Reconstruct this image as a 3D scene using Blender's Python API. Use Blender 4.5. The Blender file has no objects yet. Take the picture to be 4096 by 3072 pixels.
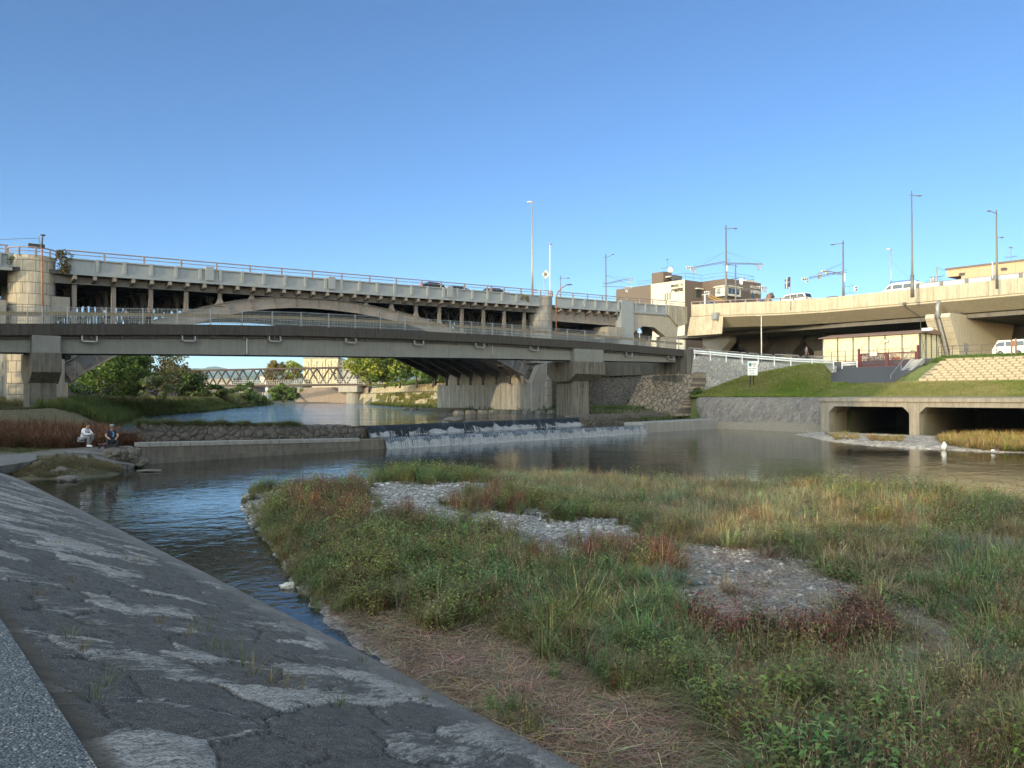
import bpy, bmesh, math, random
import numpy as np
from mathutils import Vector, Matrix, noise
R_ = math.radians
sc = bpy.context.scene
COL = sc.collection
# ---------------------------------------------------------------- camera, sky, sun, exposure
H = 3.4; F = 828.0; YAW = 38.3; HOR = 397.0
TH = math.atan((HOR-384)/F)
cd = bpy.data.cameras.new('camera'); cam = bpy.data.objects.new('camera', cd); COL.objects.link(cam)
cd.sensor_width = 36; cd.lens = 36*F/1024; cd.clip_start = 0.05; cd.clip_end = 20000
cam.location = (0, 0, H); cam.rotation_euler = (math.pi/2+TH, 0, -R_(YAW))
sc.camera = cam
SUN_EL = 14.0; SUN_PSI = 12.0          # sun stands over -X, turned a little towards -Y
sdir = Vector((-math.cos(R_(SUN_EL))*math.cos(R_(SUN_PSI)), -math.cos(R_(SUN_EL))*math.sin(R_(SUN_PSI)), math.sin(R_(SUN_EL))))
w = bpy.data.worlds.new("World"); sc.world = w; w.use_nodes = True
nt = w.node_tree; bg = nt.nodes['Background']
sky = nt.nodes.new('ShaderNodeTexSky'); sky.sky_type = 'NISHITA'; sky.sun_disc = False
sky.sun_elevation = R_(SUN_EL); sky.sun_rotation = math.atan2(sdir.x, sdir.y)
sky.air_density = 0.8; sky.dust_density = 0.0; sky.ozone_density = 4.5; sky.altitude = 50
# sky multiplied up on its unseen sun side, an added fill for the shade
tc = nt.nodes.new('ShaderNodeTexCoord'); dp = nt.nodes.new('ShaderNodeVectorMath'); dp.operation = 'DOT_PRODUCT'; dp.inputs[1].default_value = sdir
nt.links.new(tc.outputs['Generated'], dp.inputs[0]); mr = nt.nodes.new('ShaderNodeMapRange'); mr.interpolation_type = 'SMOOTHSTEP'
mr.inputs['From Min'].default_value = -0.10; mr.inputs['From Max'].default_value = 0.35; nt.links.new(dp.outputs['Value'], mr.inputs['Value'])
sky_fill = nt.nodes.new('ShaderNodeMix'); sky_fill.data_type = 'RGBA'; nt.links.new(mr.outputs[0], sky_fill.inputs[0]); sky_fill.inputs[6].default_value = (1, 1, 1, 1); sky_fill.inputs[7].default_value = (22, 10.5, 4.8, 1)
mu = nt.nodes.new('ShaderNodeMix'); mu.data_type = 'RGBA'; mu.blend_type = 'MULTIPLY'; mu.inputs[0].default_value = 1; nt.links.new(sky.outputs[0], mu.inputs[6]); nt.links.new(sky_fill.outputs[2], mu.inputs[7])
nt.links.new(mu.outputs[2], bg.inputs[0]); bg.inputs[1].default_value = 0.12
sl = bpy.data.lights.new('sun', 'SUN'); so = bpy.data.objects.new('sun', sl); COL.objects.link(so)
sl.energy = 2.5; sl.angle = R_(0.5); sl.color = (1.0, 0.76, 0.44)
so.rotation_euler = sdir.to_track_quat('Z', 'Y').to_euler(); so.location = (-60, -20, 60)
sc.view_settings.view_transform = 'Standard'; sc.view_settings.look = 'None'
sc.view_settings.exposure = 0.8; sc.view_settings.gamma = 1.0
sc.cycles.max_bounces = 6; sc.cycles.diffuse_bounces = 3; sc.cycles.glossy_bounces = 3
sc.cycles.transparent_max_bounces = 8; sc.cycles.transmission_bounces = 3; sc.cycles.volume_bounces = 0
sc.cycles.caustics_reflective = False; sc.cycles.caustics_refractive = False

# ---------------------------------------------------------------- pixel helpers (1024x768 frame of the photograph)
_cy, _sy = math.cos(R_(YAW)), math.sin(R_(YAW))
RV = Vector((_cy, -_sy, 0)); FH = Vector((_sy, _cy, 0))
FV = FH*math.cos(TH)+Vector((0, 0, math.sin(TH))); UV = -FH*math.sin(TH)+Vector((0, 0, math.cos(TH)))
CAM = Vector((0, 0, H))
def ray(x, y): return FV+RV*((x-512)/F)+UV*((384-y)/F)
def onT(x, y, T): r = ray(x, y); return CAM+r*(T/r.y)
def onX(x, y, X): r = ray(x, y); return CAM+r*(X/r.x)
def onZ(x, y, z): r = ray(x, y); return CAM+r*((z-H)/r.z)
def onD(x, y, D): r = ray(x, y); return CAM+r*(D/r.dot(FH))
def pix(P):
    d = Vector(P)-CAM; q = d.dot(FV); return (512+F*d.dot(RV)/q, 384-F*d.dot(UV)/q)
def sT(x, T): return onT(x, 300, T).x
def tX(x, X): return onX(x, 300, X).y

# ---------------------------------------------------------------- mesh helpers
def worldloc(o):
    p = Vector((0, 0, 0))
    while o is not None: p += o.location; o = o.parent
    return p
class MB:
    def __init__(s): s.v = []; s.f = []; s.m = []; s.cur = 0
    def face(s, pts):
        n = len(s.v); s.v += [tuple(p) for p in pts]; s.f.append(tuple(range(n, n+len(pts)))); s.m.append(s.cur)
    def add(s, vs, fs):
        n = len(s.v); s.v += [tuple(p) for p in vs]; s.f += [tuple(i+n for i in f) for f in fs]; s.m += [s.cur]*len(fs)
    def box(s, x0, x1, y0, y1, z0, z1):
        s.add([(x0,y0,z0),(x1,y0,z0),(x1,y1,z0),(x0,y1,z0),(x0,y0,z1),(x1,y0,z1),(x1,y1,z1),(x0,y1,z1)],
              [(0,3,2,1),(4,5,6,7),(0,1,5,4),(1,2,6,5),(2,3,7,6),(3,0,4,7)]); return s
    def bar(s, p, q, w, h, up=(0, 0, 1)):
        p = Vector(p); q = Vector(q); d = (q-p)
        if d.length < 1e-6: return s
        d.normalize(); up = Vector(up)
        a = d.cross(up)
        if a.length < 1e-4: a = d.cross(Vector((1, 0, 0)))
        a.normalize(); b = a.cross(d); a = a*w/2; b = b*h/2
        s.add([p-a-b, p+a-b, p+a+b, p-a+b, q-a-b, q+a-b, q+a+b, q-a+b],
              [(0,1,2,3),(7,6,5,4),(0,4,5,1),(1,5,6,2),(2,6,7,3),(3,7,4,0)]); return s
    def tube(s, pts, r, n=8, caps=True):
        pts = [Vector(p) for p in pts]
        rs = r if isinstance(r, (list, tuple)) else [r]*len(pts)
        base = len(s.v); ref = None
        for i, p in enumerate(pts):
            d = (pts[min(i+1, len(pts)-1)]-pts[max(i-1, 0)]).normalized()
            if ref is None: ref = d.cross(Vector((0, 0, 1)) if abs(d.z) < .9 else Vector((1, 0, 0))).normalized()
            ref = (ref-d*ref.dot(d)).normalized(); b = d.cross(ref)
            for k in range(n):
                a = 2*math.pi*k/n; s.v.append(tuple(p+(ref*math.cos(a)+b*math.sin(a))*rs[i]))
        for i in range(len(pts)-1):
            for k in range(n):
                k2 = (k+1) % n; A = base+i*n; B = A+n
                s.f.append((A+k, A+k2, B+k2, B+k)); s.m.append(s.cur)
        if caps:
            s.f.append(tuple(base+k for k in reversed(range(n)))); s.m.append(s.cur)
            e = base+(len(pts)-1)*n; s.f.append(tuple(e+k for k in range(n))); s.m.append(s.cur)
        return s
    def cyl(s, c, r, z0, z1, n=24, r1=None):
        return s.tube([(c[0], c[1], z0), (c[0], c[1], z1)], [r, r if r1 is None else r1], n)
    def prism(s, poly, ext):     # poly: 3-D points, ext: extrusion vector
        e = Vector(ext); n = len(poly); a = [Vector(p) for p in poly]; b = [p+e for p in a]
        base = len(s.v); s.v += [tuple(p) for p in a+b]
        s.f.append(tuple(base+i for i in reversed(range(n)))); s.f.append(tuple(base+n+i for i in range(n)))
        s.m += [s.cur]*2
        for i in range(n):
            j = (i+1) % n; s.f.append((base+i, base+j, base+n+j, base+n+i)); s.m.append(s.cur)
        return s
    def ball(s, c, r, n=10, m=6):
        r = r if isinstance(r, (tuple, list, Vector)) else (r, r, r); base = len(s.v)
        vs = []
        for i in range(m+1):
            th = math.pi*i/m
            for k in range(n):
                a = 2*math.pi*k/n
                vs.append((c[0]+r[0]*math.sin(th)*math.cos(a), c[1]+r[1]*math.sin(th)*math.sin(a), c[2]+r[2]*math.cos(th)))
        fs = []
        for i in range(m):
            for k in range(n):
                k2 = (k+1) % n; fs.append((i*n+k, i*n+n+k, i*n+n+k2, i*n+k2))
        s.add(vs, fs); return s
    def torus(s, c, R, r, axis=(1, 0, 0), n=28, m=6):
        ax = Vector(axis).normalized(); u = ax.cross(Vector((0, 0, 1)))
        if u.length < .1: u = Vector((1, 0, 0))
        u.normalize(); v = ax.cross(u); c = Vector(c); vs = []; fs = []
        for i in range(n):
            a = 2*math.pi*i/n; d = u*math.cos(a)+v*math.sin(a)
            for k in range(m):
                b = 2*math.pi*k/m; vs.append(c+d*(R+r*math.cos(b))+ax*(r*math.sin(b)))
        for i in range(n):
            for k in range(m):
                i2 = (i+1) % n; k2 = (k+1) % m; fs.append((i*m+k, i2*m+k, i2*m+k2, i*m+k2))
        s.add(vs, fs); return s
    def build(s, name, mat, parent=None, local=False, smooth=False, bevel=0):
        me = bpy.data.meshes.new(name); off = Vector((0, 0, 0))
        if parent is not None and not local: off = worldloc(parent)
        me.from_pydata([(x-off.x, y-off.y, z-off.z) for x, y, z in s.v], [], s.f)
        for mm in (mat if isinstance(mat, (list, tuple)) else [mat]): me.materials.append(mm)
        if len(me.materials) > 1: me.polygons.foreach_set('material_index', s.m)
        bm = bmesh.new(); bm.from_mesh(me); bmesh.ops.recalc_face_normals(bm, faces=bm.faces); bm.to_mesh(me); bm.free()
        if smooth: me.polygons.foreach_set('use_smooth', [True]*len(me.polygons))
        me.update()
        o = bpy.data.objects.new(name, me); COL.objects.link(o)
        if parent is not None: o.parent = parent
        if bevel:
            b = o.modifiers.new('bevel', 'BEVEL'); b.width = bevel; b.segments = 2; b.limit_method = 'ANGLE'
        return o
def tag(o, label=None, cat=None, group=None, kind=None):
    if label: o['label'] = label
    if cat: o['category'] = cat
    if group: o['group'] = group
    if kind: o['kind'] = kind
    return o
def empty(name, loc, label, cat, group=None, rz=0):
    o = bpy.data.objects.new(name, None); COL.objects.link(o); o.location = loc; o.rotation_euler = (0, 0, rz)
    return tag(o, label, cat, group)
def copy_tree(o, parent=None):
    c = o.copy(); COL.objects.link(c); c.parent = parent
    for ch in list(o.children): copy_tree(ch, c)
    return c
def numesh(name, V, Fc, mat, col=None, parent=None, nper=3, smooth=False):
    me = bpy.data.meshes.new(name); nf = len(Fc)
    me.vertices.add(len(V)); me.vertices.foreach_set('co', np.asarray(V, np.float32).ravel())
    me.loops.add(nf*nper); me.loops.foreach_set('vertex_index', np.asarray(Fc, np.int32).ravel())
    me.polygons.add(nf); me.polygons.foreach_set('loop_start', np.arange(0, nf*nper, nper, dtype=np.int32))
    me.polygons.foreach_set('loop_total', np.full(nf, nper, np.int32))
    if smooth: me.polygons.foreach_set('use_smooth', np.ones(nf, bool))
    if col is not None:
        a = me.color_attributes.new('Col', 'FLOAT_COLOR', 'POINT')
        c4 = np.ones((len(V), 4), np.float32); c4[:, :3] = col; a.data.foreach_set('color', c4.ravel())
    me.materials.append(mat); me.update(calc_edges=True)
    o = bpy.data.objects.new(name, me); COL.objects.link(o)
    if parent is not None: o.parent = parent
    return o

# ---------------------------------------------------------------- material helpers
class NT:
    def __init__(s, name):
        s.m = bpy.data.materials.new(name); s.m.use_nodes = True; s.t = s.m.node_tree; s.n = s.t.nodes
        s.b = s.n['Principled BSDF']; s.out = s.n['Material Output']; s._c = None
    def new(s, t, **k):
        x = s.n.new(t)
        for a, b in k.items(): setattr(x, a, b)
        return x
    def link(s, a, b): s.t.links.new(a, b)
    @property
    def co(s):
        if s._c is None: s._c = s.new('ShaderNodeTexCoord').outputs['Object']
        return s._c
    def map(s, scale=(1, 1, 1), rot=(0, 0, 0), loc=(0, 0, 0), src=None):
        m = s.new('ShaderNodeMapping'); s.link(src or s.co, m.inputs[0])
        m.inputs['Scale'].default_value = scale; m.inputs['Rotation'].default_value = rot; m.inputs['Location'].default_value = loc
        return m.outputs[0]
    def noise(s, v=None, sc=1, det=5, rough=.6, dist=0):
        n = s.new('ShaderNodeTexNoise'); s.link(v or s.co, n.inputs['Vector']); n.inputs['Scale'].default_value = sc
        n.inputs['Detail'].default_value = det; n.inputs['Roughness'].default_value = rough; n.inputs['Distortion'].default_value = dist
        return n.outputs['Fac']
    def vor(s, v=None, sc=1, feat='F1', out='Distance', rand=1.0):
        n = s.new('ShaderNodeTexVoronoi'); n.feature = feat; s.link(v or s.co, n.inputs['Vector']); n.inputs['Scale'].default_value = sc
        n.inputs['Randomness'].default_value = rand
        return n.outputs[out]
    def ramp(s, f, stops):
        r = s.new('ShaderNodeValToRGB'); s.link(f, r.inputs[0]); e = r.color_ramp.elements
        while len(e) < len(stops): e.new(0.5)
        for i, (p, c) in enumerate(stops):
            e[i].position = p; e[i].color = (c, c, c, 1) if not isinstance(c, tuple) else (*c, 1)
        return r.outputs[0]
    def mix(s, f, a, b, mode='MIX'):
        m = s.new('ShaderNodeMix'); m.data_type = 'RGBA'; m.blend_type = mode
        for sock, val in ((m.inputs[0], f), (m.inputs[6], a), (m.inputs[7], b)):
            if hasattr(val, 'is_linked') or hasattr(val, 'links'): s.link(val, sock)
            elif isinstance(val, tuple): sock.default_value = (*val, 1)
            else: sock.default_value = val
        return m.outputs[2]
    def math(s, op, a, b=None, c=None):
        m = s.new('ShaderNodeMath'); m.operation = op
        for i, val in enumerate((a, b, c)):
            if val is None: continue
            if hasattr(val, 'links'): s.link(val, m.inputs[i])
            else: m.inputs[i].default_value = val
        return m.outputs[0]
    def sep(s, v=None):
        x = s.new('ShaderNodeSeparateXYZ'); s.link(v or s.co, x.inputs[0]); return x.outputs
    def bump(s, h, dist=.02, st=1.0):
        b = s.new('ShaderNodeBump'); b.inputs['Distance'].default_value = dist; b.inputs['Strength'].default_value = st
        s.link(h, b.inputs['Height']); s.link(b.outputs[0], s.b.inputs['Normal']); return b
    def col(s, c):
        if isinstance(c, tuple): s.b.inputs['Base Color'].default_value = (*c, 1)
        else: s.link(c, s.b.inputs['Base Color'])
    def set(s, rough=.8, metal=0, spec=.4):
        s.b.inputs['Roughness'].default_value = rough; s.b.inputs['Metallic'].default_value = metal
        s.b.inputs['Specular IOR Level'].default_value = spec; return s.m
def m_concrete(name, col, dark=.45, streak=.5, blotch=.5, bump=.01, warm=None, sc=1.0, lines=None, seed=0.0):
    t = NT(name)
    v = t.map(loc=(seed, seed*.7, 0))
    n1 = t.noise(v, .35*sc, 6, .6); n2 = t.noise(v, 2.2*sc, 6, .65); n3 = t.noise(v, 25*sc, 3, .6)
    vs = t.map(scale=(2.2*sc, 2.2*sc, .16*sc), loc=(seed, 0, 0)); st = t.noise(vs, 1.6, 5, .7)
    c = t.mix(t.math('MULTIPLY', t.ramp(st, [(.42, 0.0), (.66, 1.0)]), streak), col, tuple(x*dark for x in col))
    c = t.mix(t.math('MULTIPLY', t.ramp(n1, [(.4, 0.0), (.68, 1.0)]), blotch), c, tuple(x*(dark+.2) for x in (warm or col)))
    c = t.mix(t.math('MULTIPLY', t.ramp(n2, [(.45, 0.0), (.75, 1.0)]), .35), c, tuple(min(1, x*1.25) for x in col))
    c = t.mix(.35, c, t.ramp(n3, [(.3, .55), (.7, 1.0)]), 'MULTIPLY')
    h = t.math('ADD', n2, t.math('MULTIPLY', n3, .4))
    if lines:
        axis, sx, sz, wd = lines; xyz = t.sep()
        a = xyz[axis]
        def gl(s_, p, o=0):
            f = t.math('FRACT', t.math('ADD', t.math('MULTIPLY', s_, 1/p), o)); return t.math('LESS_THAN', f, wd/p)
        g = gl(xyz[2], sz)
        if sx: g = t.math('MAXIMUM', g, gl(a, sx))
        c = t.mix(t.math('MULTIPLY', g, .75), c, (.02, .02, .02)); h = t.math('SUBTRACT', h, g)
    t.col(c); t.bump(h, bump); return t.set(.88)
def m_plain(name, col, rough=.6, metal=0, var=.25, sc=3.0, spec=.4, rust=None):
    t = NT(name); n = t.noise(None, sc, 5, .65)
    c = t.mix(t.ramp(n, [(.3, 0.0), (.75, 1.0)]), tuple(x*(1-var) for x in col), tuple(min(1, x*(1+var*.6)) for x in col))
    if rust:
        r = t.noise(t.map(scale=(1, 1, .35)), sc*1.7, 6, .7); c = t.mix(t.ramp(r, [(.52, 0.0), (.62, rust[1])]), c, rust[0])
    t.col(c); t.bump(n, .003); return t.set(rough, metal, spec)
def m_leaf(name, trans=.25, rough=.6):
    t = NT(name); a = t.new('ShaderNodeAttribute'); a.attribute_name = 'Col'
    n = t.noise(None, 1.3, 3, .6)
    c = t.mix(.5, a.outputs[0], t.ramp(n, [(.3, .6), (.7, 1.25)]), 'MULTIPLY')
    t.col(c); t.set(rough, 0, .25)
    tr = t.new('ShaderNodeBsdfTranslucent'); t.link(c, tr.inputs[0])
    ms = t.new('ShaderNodeMixShader'); ms.inputs[0].default_value = trans
    t.link(t.b.outputs[0], ms.inputs[1]); t.link(tr.outputs[0], ms.inputs[2]); t.link(ms.outputs[0], t.out.inputs[0])
    return t.m
def m_stonewall(name, col, joint=(.03, .03, .028), sc=2.2, rot=.78, ax='X', var=.5, bump=.05, stretch=1.0, jw=.06, rand=.75):
    """random rubble / diamond set masonry on a wall; ax = the axis the wall's face looks along"""
    t = NT(name); x, y, z = t.sep()
    cb = t.new('ShaderNodeCombineXYZ')
    t.link(y if ax == 'X' else x, cb.inputs[0]); t.link(z, cb.inputs[1])
    if ax == 'Z': t.link(x, cb.inputs[0]); t.link(y, cb.inputs[1])
    m = t.map(scale=(sc*stretch, sc, 1), rot=(0, 0, rot), src=cb.outputs[0])
    nz = t.new('ShaderNodeTexNoise'); t.link(m, nz.inputs[0]); nz.inputs['Scale'].default_value = .8
    mm = t.new('ShaderNodeVectorMath'); mm.operation = 'MULTIPLY_ADD'
    t.link(nz.outputs['Color'], mm.inputs[0]); mm.inputs[1].default_value = (.35, .35, 0); t.link(m, mm.inputs[2])
    v = mm.outputs[0]
    d = t.vor(v, 1, 'DISTANCE_TO_EDGE', 'Distance', rand); cc = t.vor(v, 1, 'F1', 'Color', rand)
    hs = t.new('ShaderNodeSeparateColor'); t.link(cc, hs.inputs[0])
    n = t.noise(None, 3, 6, .7); n2 = t.noise(None, .25, 4, .6)
    c = t.mix(t.math('MULTIPLY', hs.outputs[0], var), col, tuple(x_*.45 for x_ in col))
    c = t.mix(t.math('MULTIPLY', hs.outputs[1], var*.5), c, (col[0]*1.25, col[1]*1.0, col[2]*.75))
    c = t.mix(.6, c, t.ramp(n, [(.25, .4), (.75, 1.2)]), 'MULTIPLY')
    c = t.mix(.7, c, t.ramp(n2, [(.3, .55), (.65, 1.1)]), 'MULTIPLY')
    j = t.ramp(d, [(0.0, 1.0), (jw, 1.0), (jw*1.8, 0.0)])
    c = t.mix(j, c, joint); t.col(c)
    h = t.math('ADD', t.ramp(d, [(0.0, 0.0), (.25, 1.0)]), t.math('MULTIPLY', n, .5)); t.bump(h, bump); return t.set(.9)
# ================================================================ MATERIALS
M = {}
M['conc'] = m_concrete('concrete_grey', (.24, .235, .22), .4, .55, .5)
M['conc_dark'] = m_concrete('concrete_dark', (.06, .056, .05), .35, .8, .5, seed=3)
M['conc_gird'] = m_concrete('concrete_girder', (.165, .17, .16), .55, .45, .5, seed=5)
M['conc_cream'] = m_concrete('concrete_cream', (.42, .38, .30), .5, .6, .45, sc=.8, seed=9, warm=(.5, .42, .28))
M['conc_pale'] = m_concrete('concrete_pale', (.27, .275, .265), .35, .8, .45, seed=11, lines=(1, 1.15, 20, .04))
M['conc_block'] = m_concrete('concrete_blockwork', (.27, .255, .22), .45, .6, .5, seed=13)
M['conc_pier'] = m_concrete('concrete_board', (.42, .38, .29), .6, .5, .3, seed=17, lines=(0, .45, 20, .02))
M['paint_grey'] = m_concrete('painted_concrete', (.225, .255, .275), .7, .25, .3, seed=21, bump=.004)
M['steel'] = m_plain('steel_grey', (.11, .11, .105), .65, 0, .3, 1.5)
M['steel_warm'] = m_plain('steel_arch', (.20, .185, .17), .6, 0, .25, 1.2, rust=((.16, .08, .04), .35))
M['steel_dark'] = m_plain('steel_dark', (.08, .08, .08), .65)
M['galv'] = m_plain('galvanised', (.26, .27, .275), .45, .35, .2)
M['pole'] = m_plain('pole_grey', (.13, .13, .125), .5, .2, .2)
M['rail'] = m_plain('rail_brown', (.24, .20, .19), .55, .1, .25)
M['white'] = m_plain('white_paint', (.62, .64, .64), .5, 0, .12)
M['offwhite'] = m_plain('off_white', (.50, .48, .42), .6, 0, .15)
M['black'] = m_plain('black_plastic', (.018, .018, .02), .5)
M['rust'] = m_plain('rusty_pipe', (.30, .13, .07), .8, 0, .5, 6)
M['greenband'] = m_plain('green_band', (.20, .25, .17), .7, 0, .35, 4, rust=((.22, .12, .06), .8))
M['brownband'] = m_plain('brown_band', (.20, .17, .10), .7, 0, .35, 4, rust=((.22, .10, .05), .8))
M['glass'] = m_plain('dark_glass', (.03, .04, .045), .06, 0, .1, 1, .8)
M['lens'] = m_plain('signal_lens', (.05, .045, .04), .3)
M['red'] = m_plain('maroon_paint', (.10, .018, .022), .5, 0, .3, 5)
M['asphalt'] = m_plain('asphalt', (.07, .07, .072), .9, 0, .3, 8)
M['water_foam'] = m_plain('foam_white', (.30, .32, .335), .45, 0, .1, 8)
M['bark'] = m_plain('bark', (.09, .065, .045), .95, 0, .5, 5)
M['leaf'] = m_leaf('leaf'); M['grass'] = m_leaf('grass_blade', .2)
M['wood'] = m_plain('wood_post', (.22, .12, .08), .7)

def m_water(name, base, sc, dist, rough=.03, stretch=(1, 1, 1), rot=0, big=0.5):
    t = NT(name); v = t.map(scale=stretch, rot=(0, 0, rot))
    a = t.noise(v, sc, 3, .55, .4); b = t.noise(v, sc*.28, 2, .5, .8); c = t.noise(v, sc*3.4, 2, .5)
    h = t.math('ADD', t.math('MULTIPLY', b, big*3), t.math('ADD', a, t.math('MULTIPLY', c, .22)))
    cal = t.noise(None, .09, 3, .5); h = t.math('MULTIPLY', h, t.ramp(cal, [(.35, .55), (.62, 1.0)]))
    t.col(t.mix(t.noise(None, .3, 3), base, tuple(x*1.8 for x in base))); t.bump(h, dist)
    t.b.inputs['IOR'].default_value = 1.33; t.set(rough, 0, .5); return t.m
M['water_low'] = m_water('water_pool', (.007, .009, .006), 2.2, .013, .04, (1.0, 1.0, 1), .6, .55)
M['water_up'] = m_water('water_upper', (.006, .014, .020), 1.3, .16, .04, (1, 1, 1), .6, .5)

def m_ground(name, c1, c2, c3, s1=.4, s2=4, bump=.04):
    t = NT(name); n1 = t.noise(None, s1, 6, .65); n2 = t.noise(None, s2, 5, .7)
    c = t.mix(t.ramp(n1, [(.38, 0.0), (.62, 1.0)]), c1, c2); c = t.mix(t.ramp(n2, [(.5, 0.0), (.7, .8)]), c, c3)
    t.col(c); t.bump(n2, bump); return t.set(.95)
M['soil'] = m_ground('riverbank_soil', (.055, .060, .030), (.085, .075, .045), (.12, .10, .07))
M['lawn'] = m_ground('lawn_ground', (.075, .115, .025), (.13, .14, .045), (.17, .15, .07), .22, 3)
def m_gravel(name, tint=(1, 1, 1), sc=9.0):
    t = NT(name); v = t.new('ShaderNodeTexVoronoi'); t.link(t.co, v.inputs[0]); v.inputs['Scale'].default_value = sc
    v2 = t.new('ShaderNodeTexVoronoi'); t.link(t.co, v2.inputs[0]); v2.inputs['Scale'].default_value = sc*2.6
    s_ = t.new('ShaderNodeSeparateColor'); t.link(v.outputs['Color'], s_.inputs[0])
    s2 = t.new('ShaderNodeSeparateColor'); t.link(v2.outputs['Color'], s2.inputs[0])
    big = t.noise(None, .5, 4)
    k = lambda x: tuple(a*b for a, b in zip(x, tint))
    c = t.ramp(t.math('MULTIPLY_ADD', s_.outputs[0], .6, t.math('MULTIPLY', s2.outputs[1], .4)), [(0.1, k((.10, .10, .105))), (.5, k((.23, .225, .22))), (.75, k((.33, .32, .30))), (1, k((.52, .50, .46)))])
    c = t.mix(t.ramp(v.outputs['Distance'], [(.02, 0.0), (.07, 0.0), (.09, .0)]), c, (.03, .03, .03))
    c = t.mix(t.ramp(big, [(.45, 0.0), (.65, .6)]), c, k((.14, .115, .085)))
    at = t.new('ShaderNodeAttribute'); at.attribute_name = 'Col'; sa = t.new('ShaderNodeSeparateColor'); t.link(at.outputs[0], sa.inputs[0])
    if name == 'gravel': c = t.mix(sa.outputs[0], c, t.mix(t.noise(None, 6, 4), (.035, .032, .018), (.085, .07, .045)))
    t.col(c); h = t.math('SUBTRACT', 0.0, t.math('ADD', v.outputs['Distance'], t.math('MULTIPLY', v2.outputs['Distance'], .5)))
    t.bump(h, .05); return t.set(.85)
M['gravel'] = m_gravel('gravel'); M['gravel_pale'] = m_gravel('gravel_pale', (1.25, 1.18, 1.05), 5)

# near bank revetment: vertex colour carries the stone tone, joints are in geometry
def m_slope():
    t = NT('bank_stone'); a = t.new('ShaderNodeAttribute'); a.attribute_name = 'Col'
    sp = t.new('ShaderNodeSeparateColor'); t.link(a.outputs[0], sp.inputs[0])
    v0 = t.map(rot=(0, 0, -.61)); v = t.map(scale=(.6, 3.2, 2), src=v0); v2 = t.map(scale=(1.1, 11, 3), src=v0)
    n1 = t.noise(v, .9, 8, .68, .6); n2 = t.noise(v2, 2.2, 8, .75, .5); n3 = t.noise(None, 45, 4, .75); n4 = t.noise(None, 9, 6, .75)
    base = t.mix(t.ramp(n4, [(.35, 0.0), (.7, 1.0)]), (.044, .041, .034), (.125, .118, .100))
    lich = t.math('ADD', t.math('MULTIPLY', n1, .55), t.math('ADD', t.math('MULTIPLY', n2, .45), t.math('MULTIPLY_ADD', sp.outputs[0], .20, -.05)))
    lm = t.ramp(lich, [(.57, 0.0), (.61, .7), (.67, 1.0)])
    grain = t.ramp(t.math('ADD', t.math('MULTIPLY', n3, .55), t.math('MULTIPLY', t.noise(t.map(scale=(4, 34, 6), src=v0), 3, 4, .7), .5)), [(.45, .06), (.58, 1.0)])
    lc = t.mix(t.noise(None, 2.0, 3), (.60, .575, .54), (.46, .43, .35))
    c = t.mix(t.math('MULTIPLY', lm, grain), base, lc)
    c = t.mix(t.math('MULTIPLY', t.ramp(sp.outputs[2], [(.2, 0.0), (.8, 1.0)]), .85), c, (.014, .012, .010))
    sx = t.sep()
    toe = t.ramp(t.math('ADD', sx[2], t.math('MULTIPLY', t.noise(None, 1.1, 4), .5)), [(.40, 1.0), (.62, 0.0)])
    c = t.mix(t.math('MULTIPLY', toe, .8), c, t.mix(n4, (.10, .095, .085), (.22, .205, .18)))
    spk = t.ramp(t.noise(None, 120, 2, .6), [(.55, 0.0), (.66, .6)]); c = t.mix(spk, c, (.45, .46, .47))
    moss = t.ramp(sp.outputs[1], [(.35, 0.0), (.9, .8)]); c = t.mix(moss, c, t.mix(n4, (.035, .032, .024), (.15, .12, .075)))
    t.col(c); h = t.math('ADD', t.math('MULTIPLY', n2, 1.2), t.math('ADD', t.math('MULTIPLY', n3, .25), n4)); t.bump(h, .035); return t.set(.88)
M['slope'] = m_slope()
def m_pave():
    t = NT('pebble_paving'); v = t.new('ShaderNodeTexVoronoi'); t.link(t.co, v.inputs[0]); v.inputs['Scale'].default_value = 75
    s_ = t.new('ShaderNodeSeparateColor'); t.link(v.outputs['Color'], s_.inputs[0])
    c = t.ramp(s_.outputs[0], [(0, (.055, .065, .068)), (.6, (.115, .13, .132)), (.9, (.20, .20, .185)), (1, (.42, .40, .34))])
    c = t.mix(t.ramp(v.outputs['Distance'], [(.45, 0.0), (.7, .8)]), c, (.025, .035, .042))
    xyz = t.sep(); u = t.math('FRACT', t.math('MULTIPLY', xyz[1], 1/.64))
    j = t.math('LESS_THAN', u, .012); j2 = t.math('LESS_THAN', t.math('ABSOLUTE', t.math('ADD', xyz[0], -.45)), .006)
    left = t.math('LESS_THAN', xyz[0], .45)
    u2 = t.math('FRACT', t.math('ADD', t.math('MULTIPLY', xyz[1], 1/.64), .5)); jl = t.math('LESS_THAN', u2, .012)
    jj = t.math('MAXIMUM', j2, t.math('ADD', t.math('MULTIPLY', left, jl), t.math('MULTIPLY', t.math('SUBTRACT', 1, left), j)))
    c = t.mix(t.math('MULTIPLY', jj, .8), c, (.20, .19, .15))
    t.col(c); t.bump(t.math('SUBTRACT', t.math('SUBTRACT', 1, v.outputs['Distance']), jj), .012); return t.set(.6)
M['pave'] = m_pave()

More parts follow.
